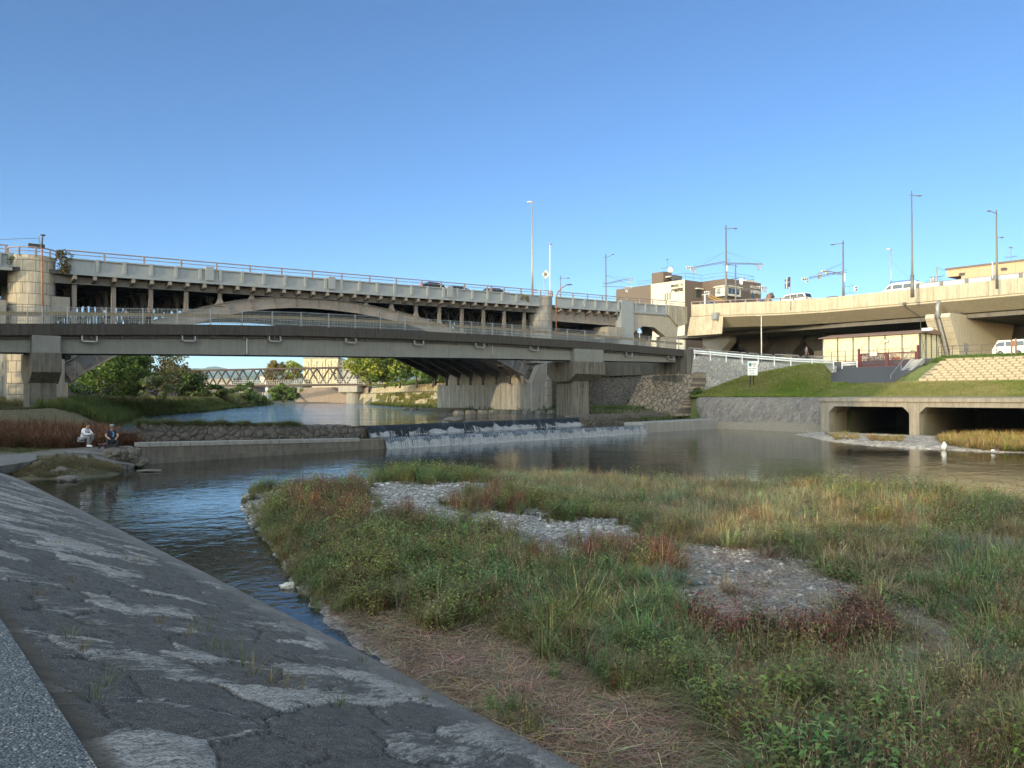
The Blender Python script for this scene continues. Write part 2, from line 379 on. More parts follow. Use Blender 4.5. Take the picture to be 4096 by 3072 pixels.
# ================================================================ TERRAIN
def np_interp(x, xs, ys): return np.interp(x, xs, ys)
def sstep(a, b, x): u = np.clip((x-a)/(b-a), 0, 1); return u*u*(3-2*u)
def Lb(t): return np.interp(t, [-60, 41, 44, 58, 62, 90, 111, 208, 300, 330], [.3, .3, 10.5, 12.0, 14, 23, 36, 82, 128, 145])
def Rb(t): return np.interp(t, [0, 63, 66, 100, 148, 257, 300, 330], [76, 76, 78.4, 80.4, 90.4, 134, 160, 170])
def wallX(t): return np.interp(t, [51.8, 66], [88.9, 77.9])
def wallZ(t): return np.interp(t, [51.8, 55.7, 60, 66], [7.0, 7.25, 7.75, 8.55])
def terr(X, t):
    X = np.asarray(X, float); t = np.asarray(t, float)
    yw = 44.33+(X-11.17)*.1918+.8; yu = 47.4+(X-12.2)*.268+1.0; z = np.where(t < yw, -.7, np.where(t < yu, .3, np.where(t < 262, .5, 1.6))); z = z + sstep(225, 262, t)*.9*(t < 262)
    d = Lb(t)-X
    zl_near = np.where(d > 4, 1.75+sstep(4, 20, d)*3.0, 1.7)
    zl_mid = .60+np.clip((t-46)/12, 0, 1)*.9+sstep(22, 36, d)*3.5
    zl_far = 1.3+sstep(0, 3.5, d)*1.3+sstep(22, 30, d)*2.3
    zl = np.where(t < 42, zl_near, np.where(t < 61, zl_mid, zl_far))
    z = np.where(d > 0, zl, z)
    e = X-Rb(t)
    zr = np.interp(X, [76, 84, 86.2, 92, 94], [3.38, 4.85, 4.95, 7.25, 7.7])
    asp = np.interp(X, [76, 84, 90.5, 92, 95], [3.38, 4.80, 6.75, 6.85, 7.7])
    zr = np.where(t > 42.5, asp, zr)
    mx = wallX(t); mz = np.interp(t, [54.5, 59.4, 61.5, 63.7, 66], [7.05, 5.9, 4.9, 3.84, 3.5])
    mound = 3.38+(mz-3.38)*sstep(76.5, 1.0*mx, X)**.8
    k = sstep(0, 1.3, t-.5924*X+.2)
    zr = np.where(X < mx+.6, zr*(1-k)+mound*k, np.where(t > .5924*X, wallZ(t)-.35, zr)); zr = np.where((t > .5924*X) & (X > mx+7), 7.7, zr)
    zr2 = np.where(t < 101, 7.9, 4.6+sstep(6, 16, e)*3.4)
    zr = np.where(t < 65, zr, zr2)
    z = np.where(e > 0, zr, z)
    berm = (t > yu+.3) & (t < 101) & (X > 58) & (e <= 0)
    z = np.where(berm, .6+1.35*sstep(60, 68, X+ (t-70)*.1)*sstep(0, 2.0, t-yu), z)
    z = np.where((X > 62) & (t > yw+.4) & (t <= yu+.3) & (e <= 0), .85, z)
    return z
gx = np.concatenate([-np.geomspace(4000, 60, 14), np.arange(-50, -4, 4), np.arange(-4, 4, 1.0), np.arange(4, 70, 1.5), np.arange(70, 100, .6), np.arange(100, 180, 4), np.geomspace(185, 5000, 16)])
gt = np.concatenate([-np.geomspace(3000, 40, 10), np.arange(-36, 28, 4), np.arange(28, 70, .6), np.arange(70, 130, 2), np.arange(130, 330, 4), np.geomspace(340, 9000, 18)])
GX, GT = np.meshgrid(gx, gt, indexing='ij'); GZ = terr(GX, GT)
GZ = GZ+.12*np.sin(GX*.7+1.3*np.sin(GT*.31))*np.sin(GT*.53+GX*.13)*(GZ > 1)*(np.abs(GX) < 75)*(GX > 4)
GZ[(GX < 74) & (GT < 41) & (GX > .35)] = -.7
V = np.stack([GX, GT, GZ], -1).reshape(-1, 3); nx, ny = len(gx), len(gt)
I = np.arange((nx-1)*(ny-1)); i = I//(ny-1); j = I % (ny-1); a = i*ny+j
Fq = np.stack([a, a+ny, a+ny+1, a+1], -1)
fz = V[Fq]; cx = fz.mean(1); Fq = Fq[~((fz[:, :, 2].max(1)-fz[:, :, 2].min(1) > 1.0) & (cx[:, 0] > 70) & (cx[:, 0] < 77) & (cx[:, 1] < 43) & (cx[:, 1] > 0))]
g = numesh('ground', V, Fq, M['soil'], nper=4, smooth=True); tag(g, kind='structure')
g.data.materials.append(M['lawn'])
cx = V[Fq].mean(1); lawn = ((cx[:, 0] > 75) & (cx[:, 0] < 95) & (cx[:, 1] > 18) & (cx[:, 1] < 66)).astype(np.int32)
g.data.polygons.foreach_set('material_index', lawn)

# ================================================================ WATER
def sheet(name, poly, z, mat, kind='structure', label=None, step=None):
    m = MB(); m.face([(p[0], p[1], z) for p in poly]); o = m.build(name, mat); tag(o, kind=kind); return o
W0, W1, W2, W3 = onZ(140, 464.6, 0), onZ(361, 450, 0), onZ(643.5, 433, 0), onZ(729, 428, 0)
U0, U1, U2, U3 = onZ(146, 441.4, 1.0), onZ(355, 436.4, .74), onZ(577, 424.6, .74), onZ(640, 421.5, .74)
MIDZ, UPZ = .72, 1.40
sheet('river_water', [(.6, -60), (76, -60), (76, 50), (W3.x+1, W3.y+.6), (W2.x, W2.y+.3), (W1.x, W1.y+.3), (W0.x, W0.y+.3), (5, 44), (.6, 44)], 0, M['water_low'])
sheet('river_water', [(W0.x-.5, W0.y+.3), (W1.x, W1.y+.25), (W2.x, W2.y+.25), (W3.x, W3.y+.4), (U3.x+2, U3.y+.6), (U2.x, U2.y+.5), (U1.x, U1.y+.5), (U0.x, U0.y+.5)], MIDZ, M['water_low'])
sheet('river_water', [(U0.x-2, U0.y+.9), (U1.x, U1.y+.45), (U2.x, U2.y+.45), (U3.x+2, U3.y+.9), (79, 78), (81, 101), (92, 148), (118, 216), (122, 238), (84, 240), (60, 200), (30, 120), (12, 90), (8, 60)], UPZ, M['water_up'])

# ================================================================ WEIRS (each one a wall)
M['weir'] = m_concrete('weir_concrete', (.13, .118, .098), .35, .75, .6, seed=31, bump=.02)
M['weir_cap'] = m_concrete('weir_coping', (.24, .235, .22), .45, .5, .4, seed=33)
M['weir_stone'] = m_stonewall('weir_stone', (.115, .105, .09), (.03, .028, .025), sc=2.5, rot=.7, ax='Y', stretch=.8, bump=.10, jw=.02)
def lerp(a, b, u): return a+(b-a)*u
def sweep(mb, pts, prof):   # pts along a line (x, y, dz), prof list of (offset along normal(+upstream), z)
    n = len(prof); P = []
    for i, p in enumerate(pts):
        q = pts[min(i+1, len(pts)-1)]; r = pts[max(i-1, 0)]
        d = Vector((q[0]-r[0], q[1]-r[1], 0)).normalized(); nn = Vector((-d.y, d.x, 0))
        P.append([Vector((p[0], p[1], 0))+nn*o+Vector((0, 0, z+(p[2] if len(p) > 2 else 0)*(z > .3))) for o, z in prof])
    base = len(mb.v)
    for row in P: mb.v += [tuple(v) for v in row]
    for i in range(len(P)-1):
        for k in range(n-1): mb.f.append((base+i*n+k, base+(i+1)*n+k, base+(i+1)*n+k+1, base+i*n+k+1)); mb.m.append(mb.cur)
    mb.f.append(tuple(base+k for k in range(n))); mb.m.append(mb.cur)
    e = base+(len(P)-1)*n; mb.f.append(tuple(e+k for k in range(n))); mb.m.append(mb.cur)
root = empty('lower_weir', (W1.x, W1.y, 0), 'low concrete weir wall, nearer of the two, water spilling over its middle and right', 'weir')
mb = MB()
sweep(mb, [(W0.x, W0.y, .36), (lerp(W0, W1, .5).x, lerp(W0, W1, .5).y, .22), (W1.x, W1.y, .02)], [(0, -.6), (0.02, .25), (.14, .27), (.16, .55), (.55, .55), (.55, -.6)])
mb.build('wall', M['weir'], root)
mb = MB()
NB = 26
for kk in range(NB):
    a = lerp(W0, W1, kk/NB+.001); b = lerp(W0, W1, (kk+1)/NB-.001)
    dz = .36*(1-kk/NB)+.02*kk/NB; dz2 = .36*(1-(kk+1)/NB)+.02*(kk+1)/NB
    sweep(mb, [(a.x, a.y, dz), (b.x, b.y, dz2)], [(.11, .52), (.11, .72), (.16, .745), (.60, .745), (.60, .52)])
mb.build('coping', M['weir_cap'], root)
mb = MB(); sweep(mb, [(W1.x, W1.y, 0), (W2.x, W2.y, 0)], [(0, -.6), (.08, .62), (.2, .69), (.5, .69), (.5, -.6)]); mb.build('spillway', M['weir'], root)
mb = MB(); n_ = Vector((-(W3-W2).y, (W3-W2).x, 0)).normalized()
top = [W2+Vector((0, 0, .95)), W3+Vector((0, 0, 1.0)), W3+n_*3.4+Vector((0, 0, 1.02)), W2+n_*2.2+Vector((0, 0, .95))]
mb.prism([p+Vector((0, 0, -1.6)) for p in top], (0, 0, 1.6)); mb.build('apron', M['weir_cap'], root, bevel=.05)
root = empty('upper_weir', (U1.x, U1.y, 0), 'rough stone weir wall, farther of the two, grass growing along its left half', 'weir')
mb = MB()
pts = []
for kk in range(60):
    u = kk/59; p = lerp(U0, U1, u*1.0); pts.append((p.x, p.y, .45*(1-u)**1.2+.05*math.sin(kk*1.7)))
sweep(mb, pts, [(0, .2), (.12, 1.0), (.3, 1.42), (.5, 1.5), (1.1, 1.5), (1.1, .2)])
mb.build('stone_face', M['weir_stone'], root)
mb = MB(); sweep(mb, [(U1.x, U1.y, 0), (U2.x, U2.y, 0)], [(0, .2), (.12, .9), (.32, 1.25), (.6, 1.36), (1.1, 1.36), (1.1, .2)]); mb.build('spillway', M['weir_stone'], root)
mb = MB(); U4 = lerp(U2, U3, 1.6); sweep(mb, [(U2.x, U2.y, 0), (U3.x, U3.y, 0), (U4.x, U4.y, 0)], [(0, .2), (.15, 1.2), (.3, 1.5), (1.4, 1.62), (1.4, .2)]); mb.build('stone_face', M['weir_stone'], root)

# falling water: thousands of thin strands over a dark wet face, and a lumpy foam line below
def m_fall(name, lo, hi, w1=.75, w2=.35, rg=.18, sp_=.6):
    t = NT(name); xyz = t.sep(); cb = t.new('ShaderNodeCombineXYZ')
    t.link(xyz[0], cb.inputs[0]); t.link(t.math('MULTIPLY', xyz[2], .16), cb.inputs[2])
    n = t.noise(cb.outputs[0], 11, 6, .8); n2 = t.noise(cb.outputs[0], 1.1, 3, .6)
    f = t.ramp(t.math('ADD', t.math('MULTIPLY', n, w1), t.math('MULTIPLY', n2, w2)), [(lo, 0.0), (hi, 1.0)])
    t.col(t.mix(f, (.012, .016, .018), (.27, .31, .34))); t.bump(n, .04); return t.set(rg, 0, sp_)
M['fall'] = m_fall('falling_water', .46, .66, .95, .08); M['fall_thin'] = m_fall('falling_water_thin', .60, .74, .75, .35, .5, .2)
rng = random.Random(4)
def falls(name, A, B, zt, zb, out, mat, lab, strands, gaps, top_=lambda u: .02):
    d = (B-A); L = d.length; d.normalize(); nn = Vector((d.y, -d.x, 0))
    root = empty(name, (A.x, A.y, zb), lab, 'waterfall'); mb = MB(); nseg = int(L/.35); prof = [(-.14, 0.0), (-.03, -.01), (out*.35, -.06), (out*.7, -.3), (out, -1.0)]
    hgt = zt-zb; cols = []
    for k in range(nseg+1):
        p = A+d*(L*k/nseg); wv = .03*math.sin(k*1.9)+.03*math.sin(k*.7)
        cols.append([p+nn*(o+wv*(i_ > 1))+Vector((0, 0, zt+.02+dz*hgt-p.z)) for i_, (o, dz) in enumerate(prof)])
    base = 0; n = len(prof)
    for c_ in cols: mb.v += [tuple(v) for v in c_]
    for k in range(nseg):
        for q in range(n-1): mb.f.append((k*n+q, (k+1)*n+q, (k+1)*n+q+1, k*n+q+1)); mb.m.append(0)
    mb.build('water_curtain', mat, root, smooth=True)
    mb = MB()
    for k in range(strands):
        u = rng.random(); dens = gaps(u)
        if rng.random() > dens: continue
        p = A+d*(L*u); w_ = rng.uniform(.004, .013); z1 = zt-(top_(u)+rng.uniform(0, .12))*hgt; z0 = zb+.01
        o0 = out*(.2+.5*(zt-z1)/hgt)+.04; o1 = out+.05+rng.uniform(0, .05); j = rng.uniform(-.04, .04)
        q0 = p+nn*o0; q1 = p+nn*o1+d*j; q0.z = z1; q1.z = z0; m_ = (q0+q1)/2+nn*out*.15
        m_.z = (z0+z1)/2
        mb.face([q0-d*w_*.4, q0+d*w_*.4, m_+d*w_, m_-d*w_]); mb.face([m_-d*w_, m_+d*w_, q1+d*w_*1.6, q1-d*w_*1.6])
    tag(mb.build('strands', M['water_foam'], root), kind='stuff')
    mb = MB()
    for k in range(int(L*26)):
        u = rng.random()
        if rng.random() > gaps(u)+.15: continue
        p = A+d*(L*u)+nn*(out+.05+abs(rng.gauss(0, .22))); r = rng.uniform(.015, .055)
        mb.ball((p.x, p.y, zb+.005), (r*1.5, r*1.3, r*.45), 6, 4)
    tag(mb.build('foam', M['water_foam'], root, smooth=True), kind='stuff')
falls('lower_waterfall', lerp(W1, W2, .055), W2, .715, 0, .28, M['fall'], 'long even curtain of white water over the lower concrete weir', 3600, lambda u: .8)
falls('upper_waterfall', U1+(U2-U1)*.03, U2, 1.40, MIDZ, .42, M['fall_thin'], 'broken patches of white water over the dark upper stone weir', 4200, lambda u: max(.03, min(1, 2.6*noise.noise(Vector((u*14, 3.1, 0)))+1.1*noise.noise(Vector((u*45, 1, 0)))+.25+.45*u)), lambda u: max(.05, .35+.5*noise.noise(Vector((u*30, 7, 0)))))

# ================================================================ NEAR BANK: WALKWAY AND STONE SLOPE
mb = MB(); mb.box(-3.2, .80, -6, 44, 1.70, 1.85); tag(mb.build('walkway', M['pave']), kind='structure')
ts = [-3.0]
while ts[-1] < 47: ts.append(ts[-1]+max(.028, min(.16, .0085*math.hypot(3, ts[-1]))))
ts = np.array(ts); As = np.concatenate([np.linspace(.78, 5.3, 170), [5.6, 6.2]])
TT, AA = np.meshgrid(ts, As, indexing='ij')
def hash2(i, j, s):
    h = np.sin(i*127.1+j*311.7+s*74.7)*43758.5453; return h-np.floor(h)
def worley(u, v):
    iu = np.floor(u).astype(int); iv = np.floor(v).astype(int)
    f1 = np.full(u.shape, 9.); f2 = np.full(u.shape, 9.); idc = np.zeros(u.shape); 
    for di in (-1, 0, 1):
        for dj in (-1, 0, 1):
            ci = iu+di; cj = iv+dj; px_ = ci+.5+(hash2(ci, cj, 1)-.5)*.85; py_ = cj+.5+(hash2(ci, cj, 2)-.5)*.85
            dd = np.hypot(u-px_, v-py_); idn = hash2(ci, cj, 3)
            new = dd < f1; f2 = np.where(new, f1, np.minimum(f2, dd)); idc = np.where(new, idn, idc); f1 = np.where(new, dd, f1)
    return f1, f2, idc
def vnoise(u, v, s=0):
    iu = np.floor(u); iv = np.floor(v); fu = u-iu; fv = v-iv; fu = fu*fu*(3-2*fu); fv = fv*fv*(3-2*fv)
    a = hash2(iu, iv, s); b = hash2(iu+1, iv, s); c = hash2(iu, iv+1, s); d = hash2(iu+1, iv+1, s)
    return (a*(1-fu)+b*fu)*(1-fv)+(c*(1-fu)+d*fu)*fv
def fbm(u, v, o=5, s=0, g=.5): 
    r = 0; a = 1; t_ = 0
    for k in range(o): r = r+a*vnoise(u*2**k, v*2**k, s+k); t_ += a; a *= g
    return r/t_
wu = fbm(TT*1.2, AA*1.2, 3, 9)*.9; wv_ = fbm(TT*1.2+7, AA*1.2, 3, 5)*.9
uu = (TT*.58+AA*.815)/1.0+wu; vv = (TT*.815-AA*.58)/.55+wv_
f1, f2, sid = worley(uu, vv); e = f2-f1
joint = 1-sstep(0.01, .06, e)
bul = sstep(0, .55, e)
edge_fade = sstep(5.25, 4.7, AA)*sstep(.80, 1.2, AA)
Z = 1.80-(AA-.85)*(1.80/4.45)
rock = fbm((.58*TT+.815*AA)*1.6, (.815*TT-.58*AA)*6.0, 6, 3, .6)
ZZ = Z+edge_fade*(bul*.008*(.5+sid)-joint*.026+(rock-.5)*.055+(sid-.5)*.016)+(fbm(TT*6, AA*9, 3, 2)-.5)*.02
ZZ = np.where(AA > 5.35, -.5, ZZ)
Vs = np.stack([AA, TT, ZZ], -1).reshape(-1, 3); n1_, n2_ = TT.shape
I = np.arange((n1_-1)*(n2_-1)); i = I//(n2_-1); j = I % (n2_-1); a = i*n2_+j
colr = np.stack([sid, np.clip(joint*.9*sstep(.25, .6, vnoise(TT*.9, AA*.9, 8))+sstep(1.05, .86, AA)*.9, 0, 1), joint*sstep(.05, .35, vnoise(TT*1.7, AA*1.7, 18))], -1).reshape(-1, 3)
o = numesh('stone_revetment', Vs, np.stack([a, a+1, a+n2_+1, a+n2_], -1), M['slope'], col=colr, nper=4, smooth=True)
tag(o, 'dark sloping rock faced bank in front, streaked with pale lichen, beside the pebble walkway', 'revetment')

# ================================================================ RIGHT BANK
M['slope_r'] = m_stonewall('right_slope_stone', (.25, .235, .215), (.08, .075, .07), 2.3, .35, 'X', .85, .08, 1.6, .012)
_m = M['slope_r'].node_tree; _b = _m.nodes['Principled BSDF']; _l = _b.inputs['Base Color'].links[0].from_socket
_tc = _m.nodes.new('ShaderNodeTexCoord'); _sx = _m.nodes.new('ShaderNodeSeparateXYZ'); _m.links.new(_tc.outputs['Object'], _sx.inputs[0]); _nz = _m.nodes.new('ShaderNodeTexNoise'); _nz.inputs['Scale'].default_value = .8; _m.links.new(_tc.outputs['Object'], _nz.inputs[0])
_ad = _m.nodes.new('ShaderNodeMath'); _ad.operation = 'ADD'; _m.links.new(_sx.outputs[2], _ad.inputs[0]); _m.links.new(_nz.outputs['Fac'], _ad.inputs[1]); _rp = _m.nodes.new('ShaderNodeValToRGB'); _rp.color_ramp.elements[0].position = .9; _rp.color_ramp.elements[0].color = (1, 1, 1, 1); _rp.color_ramp.elements[1].position = 1.0; _rp.color_ramp.elements[1].color = (0, 0, 0, 1)
_dv = _m.nodes.new('ShaderNodeMath'); _dv.operation = 'MULTIPLY'; _dv.inputs[1].default_value = .72; _m.links.new(_ad.outputs[0], _dv.inputs[0]); _m.links.new(_dv.outputs[0], _rp.inputs[0])
_mx = _m.nodes.new('ShaderNodeMix'); _mx.data_type = 'RGBA'; _m.links.new(_rp.outputs[0], _mx.inputs[0]); _m.links.new(_l, _mx.inputs[6]); _mx.inputs[7].default_value = (.20, .175, .135, 1); _m.links.new(_mx.outputs[2], _b.inputs['Base Color'])
t0_, t1_ = 42.9, 61.5
mb = MB(); nt_ = 30; prof = [(71.9, -.6), (72.05, 0), (72.8, .9), (73.5, 1.75), (74.2, 2.5), (74.9, 3.05), (75.7, 3.36), (76.6, 3.42)]
rows = []
for k in range(nt_+1):
    t = t0_+(t1_-t0_)*k/nt_; lean = max(0, (k-nt_+6)/6.0)
    rows.append([(x+(2.2*(lean**2))*(1-z/3.6), t-1.8*lean*(1-z/3.4), z) for x, z in prof])
base = 0
for r in rows: mb.v += r
n = len(prof)
for k in range(nt_):
    for q in range(n-1): mb.f.append((k*n+q, (k+1)*n+q, (k+1)*n+q+1, k*n+q+1)); mb.m.append(0)
o = mb.build('stone_revetment', M['slope_r'], smooth=True); tag(o, 'grey stone slope on the far bank, left of the culvert openings', 'revetment')
# culvert headwall with two square openings
M['culvert'] = m_concrete('culvert_concrete', (.27, .24, .19), .4, .7, .6, seed=41, bump=.015)
M['culvert_in'] = m_concrete('culvert_inside', (.34, .29, .19), .5, .5, .4, seed=43)
root = empty('culvert_headwall', (72, 34, 0), 'concrete culvert headwall with two wide rectangular drain openings by the water', 'culvert')
tA, tB = tX(829.5, 72), tX(909.5, 72); tC, tD = tX(919.6, 72), 25.2; zT = 2.52
mb = MB(); tE = tX(820.8, 72); ch = .55
def opening_face(x, lo, hi):   # chamfered opening points (y,z) from bottom-left round
    return [(lo, -.6), (lo, zT-ch), (lo+ch, zT), (hi-ch, zT), (hi, zT-ch), (hi, -.6)]
X0, X1 = 71.75, 72.5
for (a0, a1) in ((tE, tA), (tB, tC), (tD, 23.9)): mb.prism([(X0, a0, -.6), (X0, a1, -.6), (X0, a1, 3.3), (X0, a0, 3.3)], (X1-X0, 0, 0))
for lo, hi in ((tA, tB), (tC, tD)):
    mb.prism([(X0, lo, 3.3), (X0, lo, zT-ch), (X0, lo-ch, zT), (X0, hi+ch, zT), (X0, hi, zT-ch), (X0, hi, 3.3)], (X1-X0, 0, 0))
mb.build('frame', M['culvert'], root, bevel=.03)
mb = MB(); mb.prism([(71.6, tE+.1, 3.3), (75.6, tE+.1, 3.40), (76.6, tE+.1, 3.46), (76.6, tE+.1, 2.9), (71.6, tE+.1, 2.98)], (0, 23.9-tE-.1, 0)); mb.build('coping', M['culvert'], root)
for lo, hi in ((tA, tB), (tC, tD)):
    mb = MB(); D_ = 20
    for (q0, q1) in (((lo, -.6), (lo, zT-ch)), ((lo, zT-ch), (lo-ch, zT)), ((lo-ch, zT), (hi+ch, zT)), ((hi+ch, zT), (hi, zT-ch)), ((hi, zT-ch), (hi, -.6))):
        mb.face([(X1-.02, q0[0], q0[1]), (X1-.02, q1[0], q1[1]), (X1+D_, q1[0]+4, q1[1]), (X1+D_, q0[0]+4, q0[1])])
    mb.face([(X1+D_, lo+4, -.6), (X1+D_, hi+4, -.6), (X1+D_, hi+4, zT), (X1+D_, lo+4, zT)])
    mb.build('tunnel', M['culvert_in'], root)
mb = MB(); mb.prism([(71.75, 23.9, -.6), (71.75, 8, -.6), (71.75, 8, .2), (71.75, 23.9, .2)], (1, 0, 0)); mb.prism([(71.8, 23.9, .2), (75.6, 23.9, 3.4), (76.6, 23.9, 3.4), (76.6, 23.9, -.6), (71.8, 23.9, -.6)], (0, -16, 0))
mb.build('wing_slope', M['slope_r'], root)
sheet('river_water', [(72, 24.2), (96, 26.2), (96, 49), (72, 44)], .004, M['water_low'])
# hole in the ground above the culvert is avoided: the tunnels lie under the terrace

# gravel bars
def poly_sdf(px_, py_, poly):
    P = np.asarray(poly); n = len(P); d = np.full(px_.shape, 1e9); ins = np.zeros(px_.shape, bool)
    for i in range(n):
        a = P[i]; b = P[(i+1) % n]; ab = b-a; u = np.clip(((px_-a[0])*ab[0]+(py_-a[1])*ab[1])/(ab@ab), 0, 1)
        d = np.minimum(d, np.hypot(px_-a[0]-u*ab[0], py_-a[1]-u*ab[1]))
        c = ((a[1] > py_) != (b[1] > py_)) & (px_ < (b[0]-a[0])*(py_-a[1])/(b[1]-a[1]+1e-12)+a[0]); ins ^= c
    return np.where(ins, d, -d)
ISL = [onZ(x, y, 0)[:2] for x, y in [(380, 662), (352, 646), (330, 628), (310, 603), (290, 580), (272, 548), (250, 522), (243, 502), (250, 491), (300, 487), (345, 488), (375, 480), (430, 477), (500, 479), (560, 478), (640, 482), (700, 487), (800, 492), (900, 497), (1024, 510), (1120, 522), (1400, 560)]]
ISL += [(40, -12), (20, -14), (4.9, -14), (4.9, 4.0)]
def bar_h(X, Y):
    s = poly_sdf(X, Y, ISL)
    h = np.clip(s/1.6, -1, 1)*.16+sstep(0, 6, s)*.14+(fbm(X*.35, Y*.35, 3, 11)-.5)*.30*sstep(0, 2, s)
    h = h+sstep(6.6, 5.0, X)*.18*sstep(0, 1.0, s)*(Y < 9)
    return h+(fbm(X*3, Y*3, 2, 17)-.5)*.03
bx_ = np.concatenate([np.arange(4.8, 16, .12), np.arange(16, 50, .3)]); by_ = np.concatenate([np.arange(-14, 2, .4), np.arange(2, 16, .14), np.arange(16, 32, .3)])
BX, BY = np.meshgrid(bx_, by_, indexing='ij'); BZ = bar_h(BX, BY); BZ = np.where(BZ < -.02, -.4, BZ)
V = np.stack([BX, BY, BZ], -1).reshape(-1, 3); nx, ny = BX.shape
I = np.arange((nx-1)*(ny-1)); i = I//(ny-1); j = I % (ny-1); a = i*ny+j; Fq = np.stack([a, a+ny, a+ny+1, a+1], -1)
keep = (V[Fq][:, :, 2].max(1) > -.3); BARO = numesh('gravel_bar', V, Fq[keep], M['gravel'], nper=4, smooth=True, col=np.zeros((len(V), 3))); BARV = V; tag(BARO, kind='structure')
GB = [onZ(x, y, 0)[:2] for x, y in [(797, 434.5), (836, 442), (870, 445.5), (904, 448), (950, 450), (988, 452), (1040, 453.5), (1200, 458)]]+[(70.5, 16), (71.7, 24), (71.7, 44.5)]
gx2 = np.arange(52, 72, .4); gy2 = np.arange(12, 50, .4); BX, BY = np.meshgrid(gx2, gy2, indexing='ij')
s = poly_sdf(BX, BY, GB); BZ = np.clip(s/1.2, -1, 1)*.14+(fbm(BX, BY, 3, 5)-.5)*.12+.02; BZ = np.where(s < -.3, -.4, BZ)
V = np.stack([BX, BY, BZ], -1).reshape(-1, 3); nx, ny = BX.shape
I = np.arange((nx-1)*(ny-1)); i = I//(ny-1); j = I % (ny-1); a = i*ny+j; Fq = np.stack([a, a+ny, a+ny+1, a+1], -1)
keep = (V[Fq][:, :, 2].max(1) > -.3); o = numesh('gravel_bar', V, Fq[keep], M['gravel_pale'], nper=4, smooth=True); tag(o, kind='structure')
# ================================================================ ROAD BRIDGE (steel deck arch, near face in the plane Y = 78)
T = 78.0
def zp(s): return 3.4+11.58+.0155*s           # parapet top
rb = empty('road_bridge', (11.5, T+3, 1.4), 'long grey road bridge with steel arch ribs and round block piers, high over the river', 'bridge')
sL, sP1, sP2, sE = -6.0, sT(35.3, T), sT(548.6, T), sT(668, T)
r1, r2 = 1.75, 1.5
def slab(mb, s0, s1, y0, y1, o0, o1, n=1):     # box following the deck slope, o = offsets from parapet top
    for k in range(n):
        a = s0+(s1-s0)*k/n; b = s0+(s1-s0)*(k+1)/n
        mb.add([(a,y0,zp(a)+o0),(b,y0,zp(b)+o0),(b,y1,zp(b)+o0),(a,y1,zp(a)+o0),(a,y0,zp(a)+o1),(b,y0,zp(b)+o1),(b,y1,zp(b)+o1),(a,y1,zp(a)+o1)],
               [(0,3,2,1),(4,5,6,7),(0,1,5,4),(1,2,6,5),(2,3,7,6),(3,0,4,7)])
YB = T+21.5
mb = MB()
a1_, b1_ = sP1+r1-.1, sP2-r2+.1
for (a, b) in ((sL, sP1-r1+.1), (sT(66, T), b1_), (sP2+r2-.1, sE)):
    slab(mb, a, b, T+.18, T+.34, -1.12, -.02)
    slab(mb, a, b, T+.06, T+.18, -.14, -.02); slab(mb, a, b, T+.0, T+.45, -1.42, -1.12); slab(mb, a, b, T+.10, T+.18, -1.12, -1.0); slab(mb, a, b, T+.14, T+.18, -1.0, -.86)
slab(mb, sL, sE, YB-.25, YB, -1.4, -.02)
mb.build('parapet', M['paint_grey'], rb)
pil = [97.2,124.6,151.3,176.3,200.2,220.3,242.5,264,285.3,305.6,325.8,341.4,359.7,377.5,394.8,411.8,428,443.8,457.5,472.8,488,502.5,516.9,530,573.5,585,596,607.8,618.9,635.7,646,657,667]
for x in pil:
    s = sT(x, T); mb = MB(); slab(mb, s-.13, s+.13, T-.06, T+.2, -1.12, 0.0); mb.build('pilaster', M['paint_grey'], rb)
for x in (-2, 10.5): s = sT(x, T); mb = MB(); slab(mb, s-.2, s+.2, T-.06, T+.1, -1.12, .02); mb.build('pilaster', M['paint_grey'], rb)
for x in (210, 332, 450): s = sT(x, T); mb = MB(); slab(mb, s-.42, s+.32, T-.14, T+.3, -1.12, .16); mb.build('pilaster', M['paint_grey'], rb)
# deck and soffit
mb = MB(); slab(mb, sL, sE, T+.45, YB-.3, -1.38, -1.05); mb.build('deck', M['asphalt'], rb)
mb = MB(); slab(mb, sP1, sP2, T+.95, T+1.15, -2.05, -1.42); slab(mb, sP1, sP2, T+.8, T+1.3, -2.12, -2.05)
for k in range(1, 8): slab(mb, sP1, sP2, T+1+2.85*k, T+1.2+2.85*k, -2.05, -1.39)
for k in range(0, 38):
    s = sP1+1.55*k
    if s < sP2: slab(mb, s-.06, s+.06, T+1.2, YB-1, -1.9, -1.39)
mb.build('deck_girder', M['steel'], rb)
mb = MB(); s0b, s1b = sT(75, T), sT(527.5, T); dsb = (s1b-s0b)/32
for n in range(-1, 33):
    s = s0b+dsb*n; z = zp(s)
    if s < sP1+r1: continue
    mb = MB(); mb.prism([(s-.15, T+.05, z-1.42), (s-.15, T+.05, z-1.78), (s-.15, T+.95, z-2.05), (s-.15, T+.95, z-1.42)], (.3, 0, 0)); mb.build('deck_bracket', M['steel_warm'], rb)
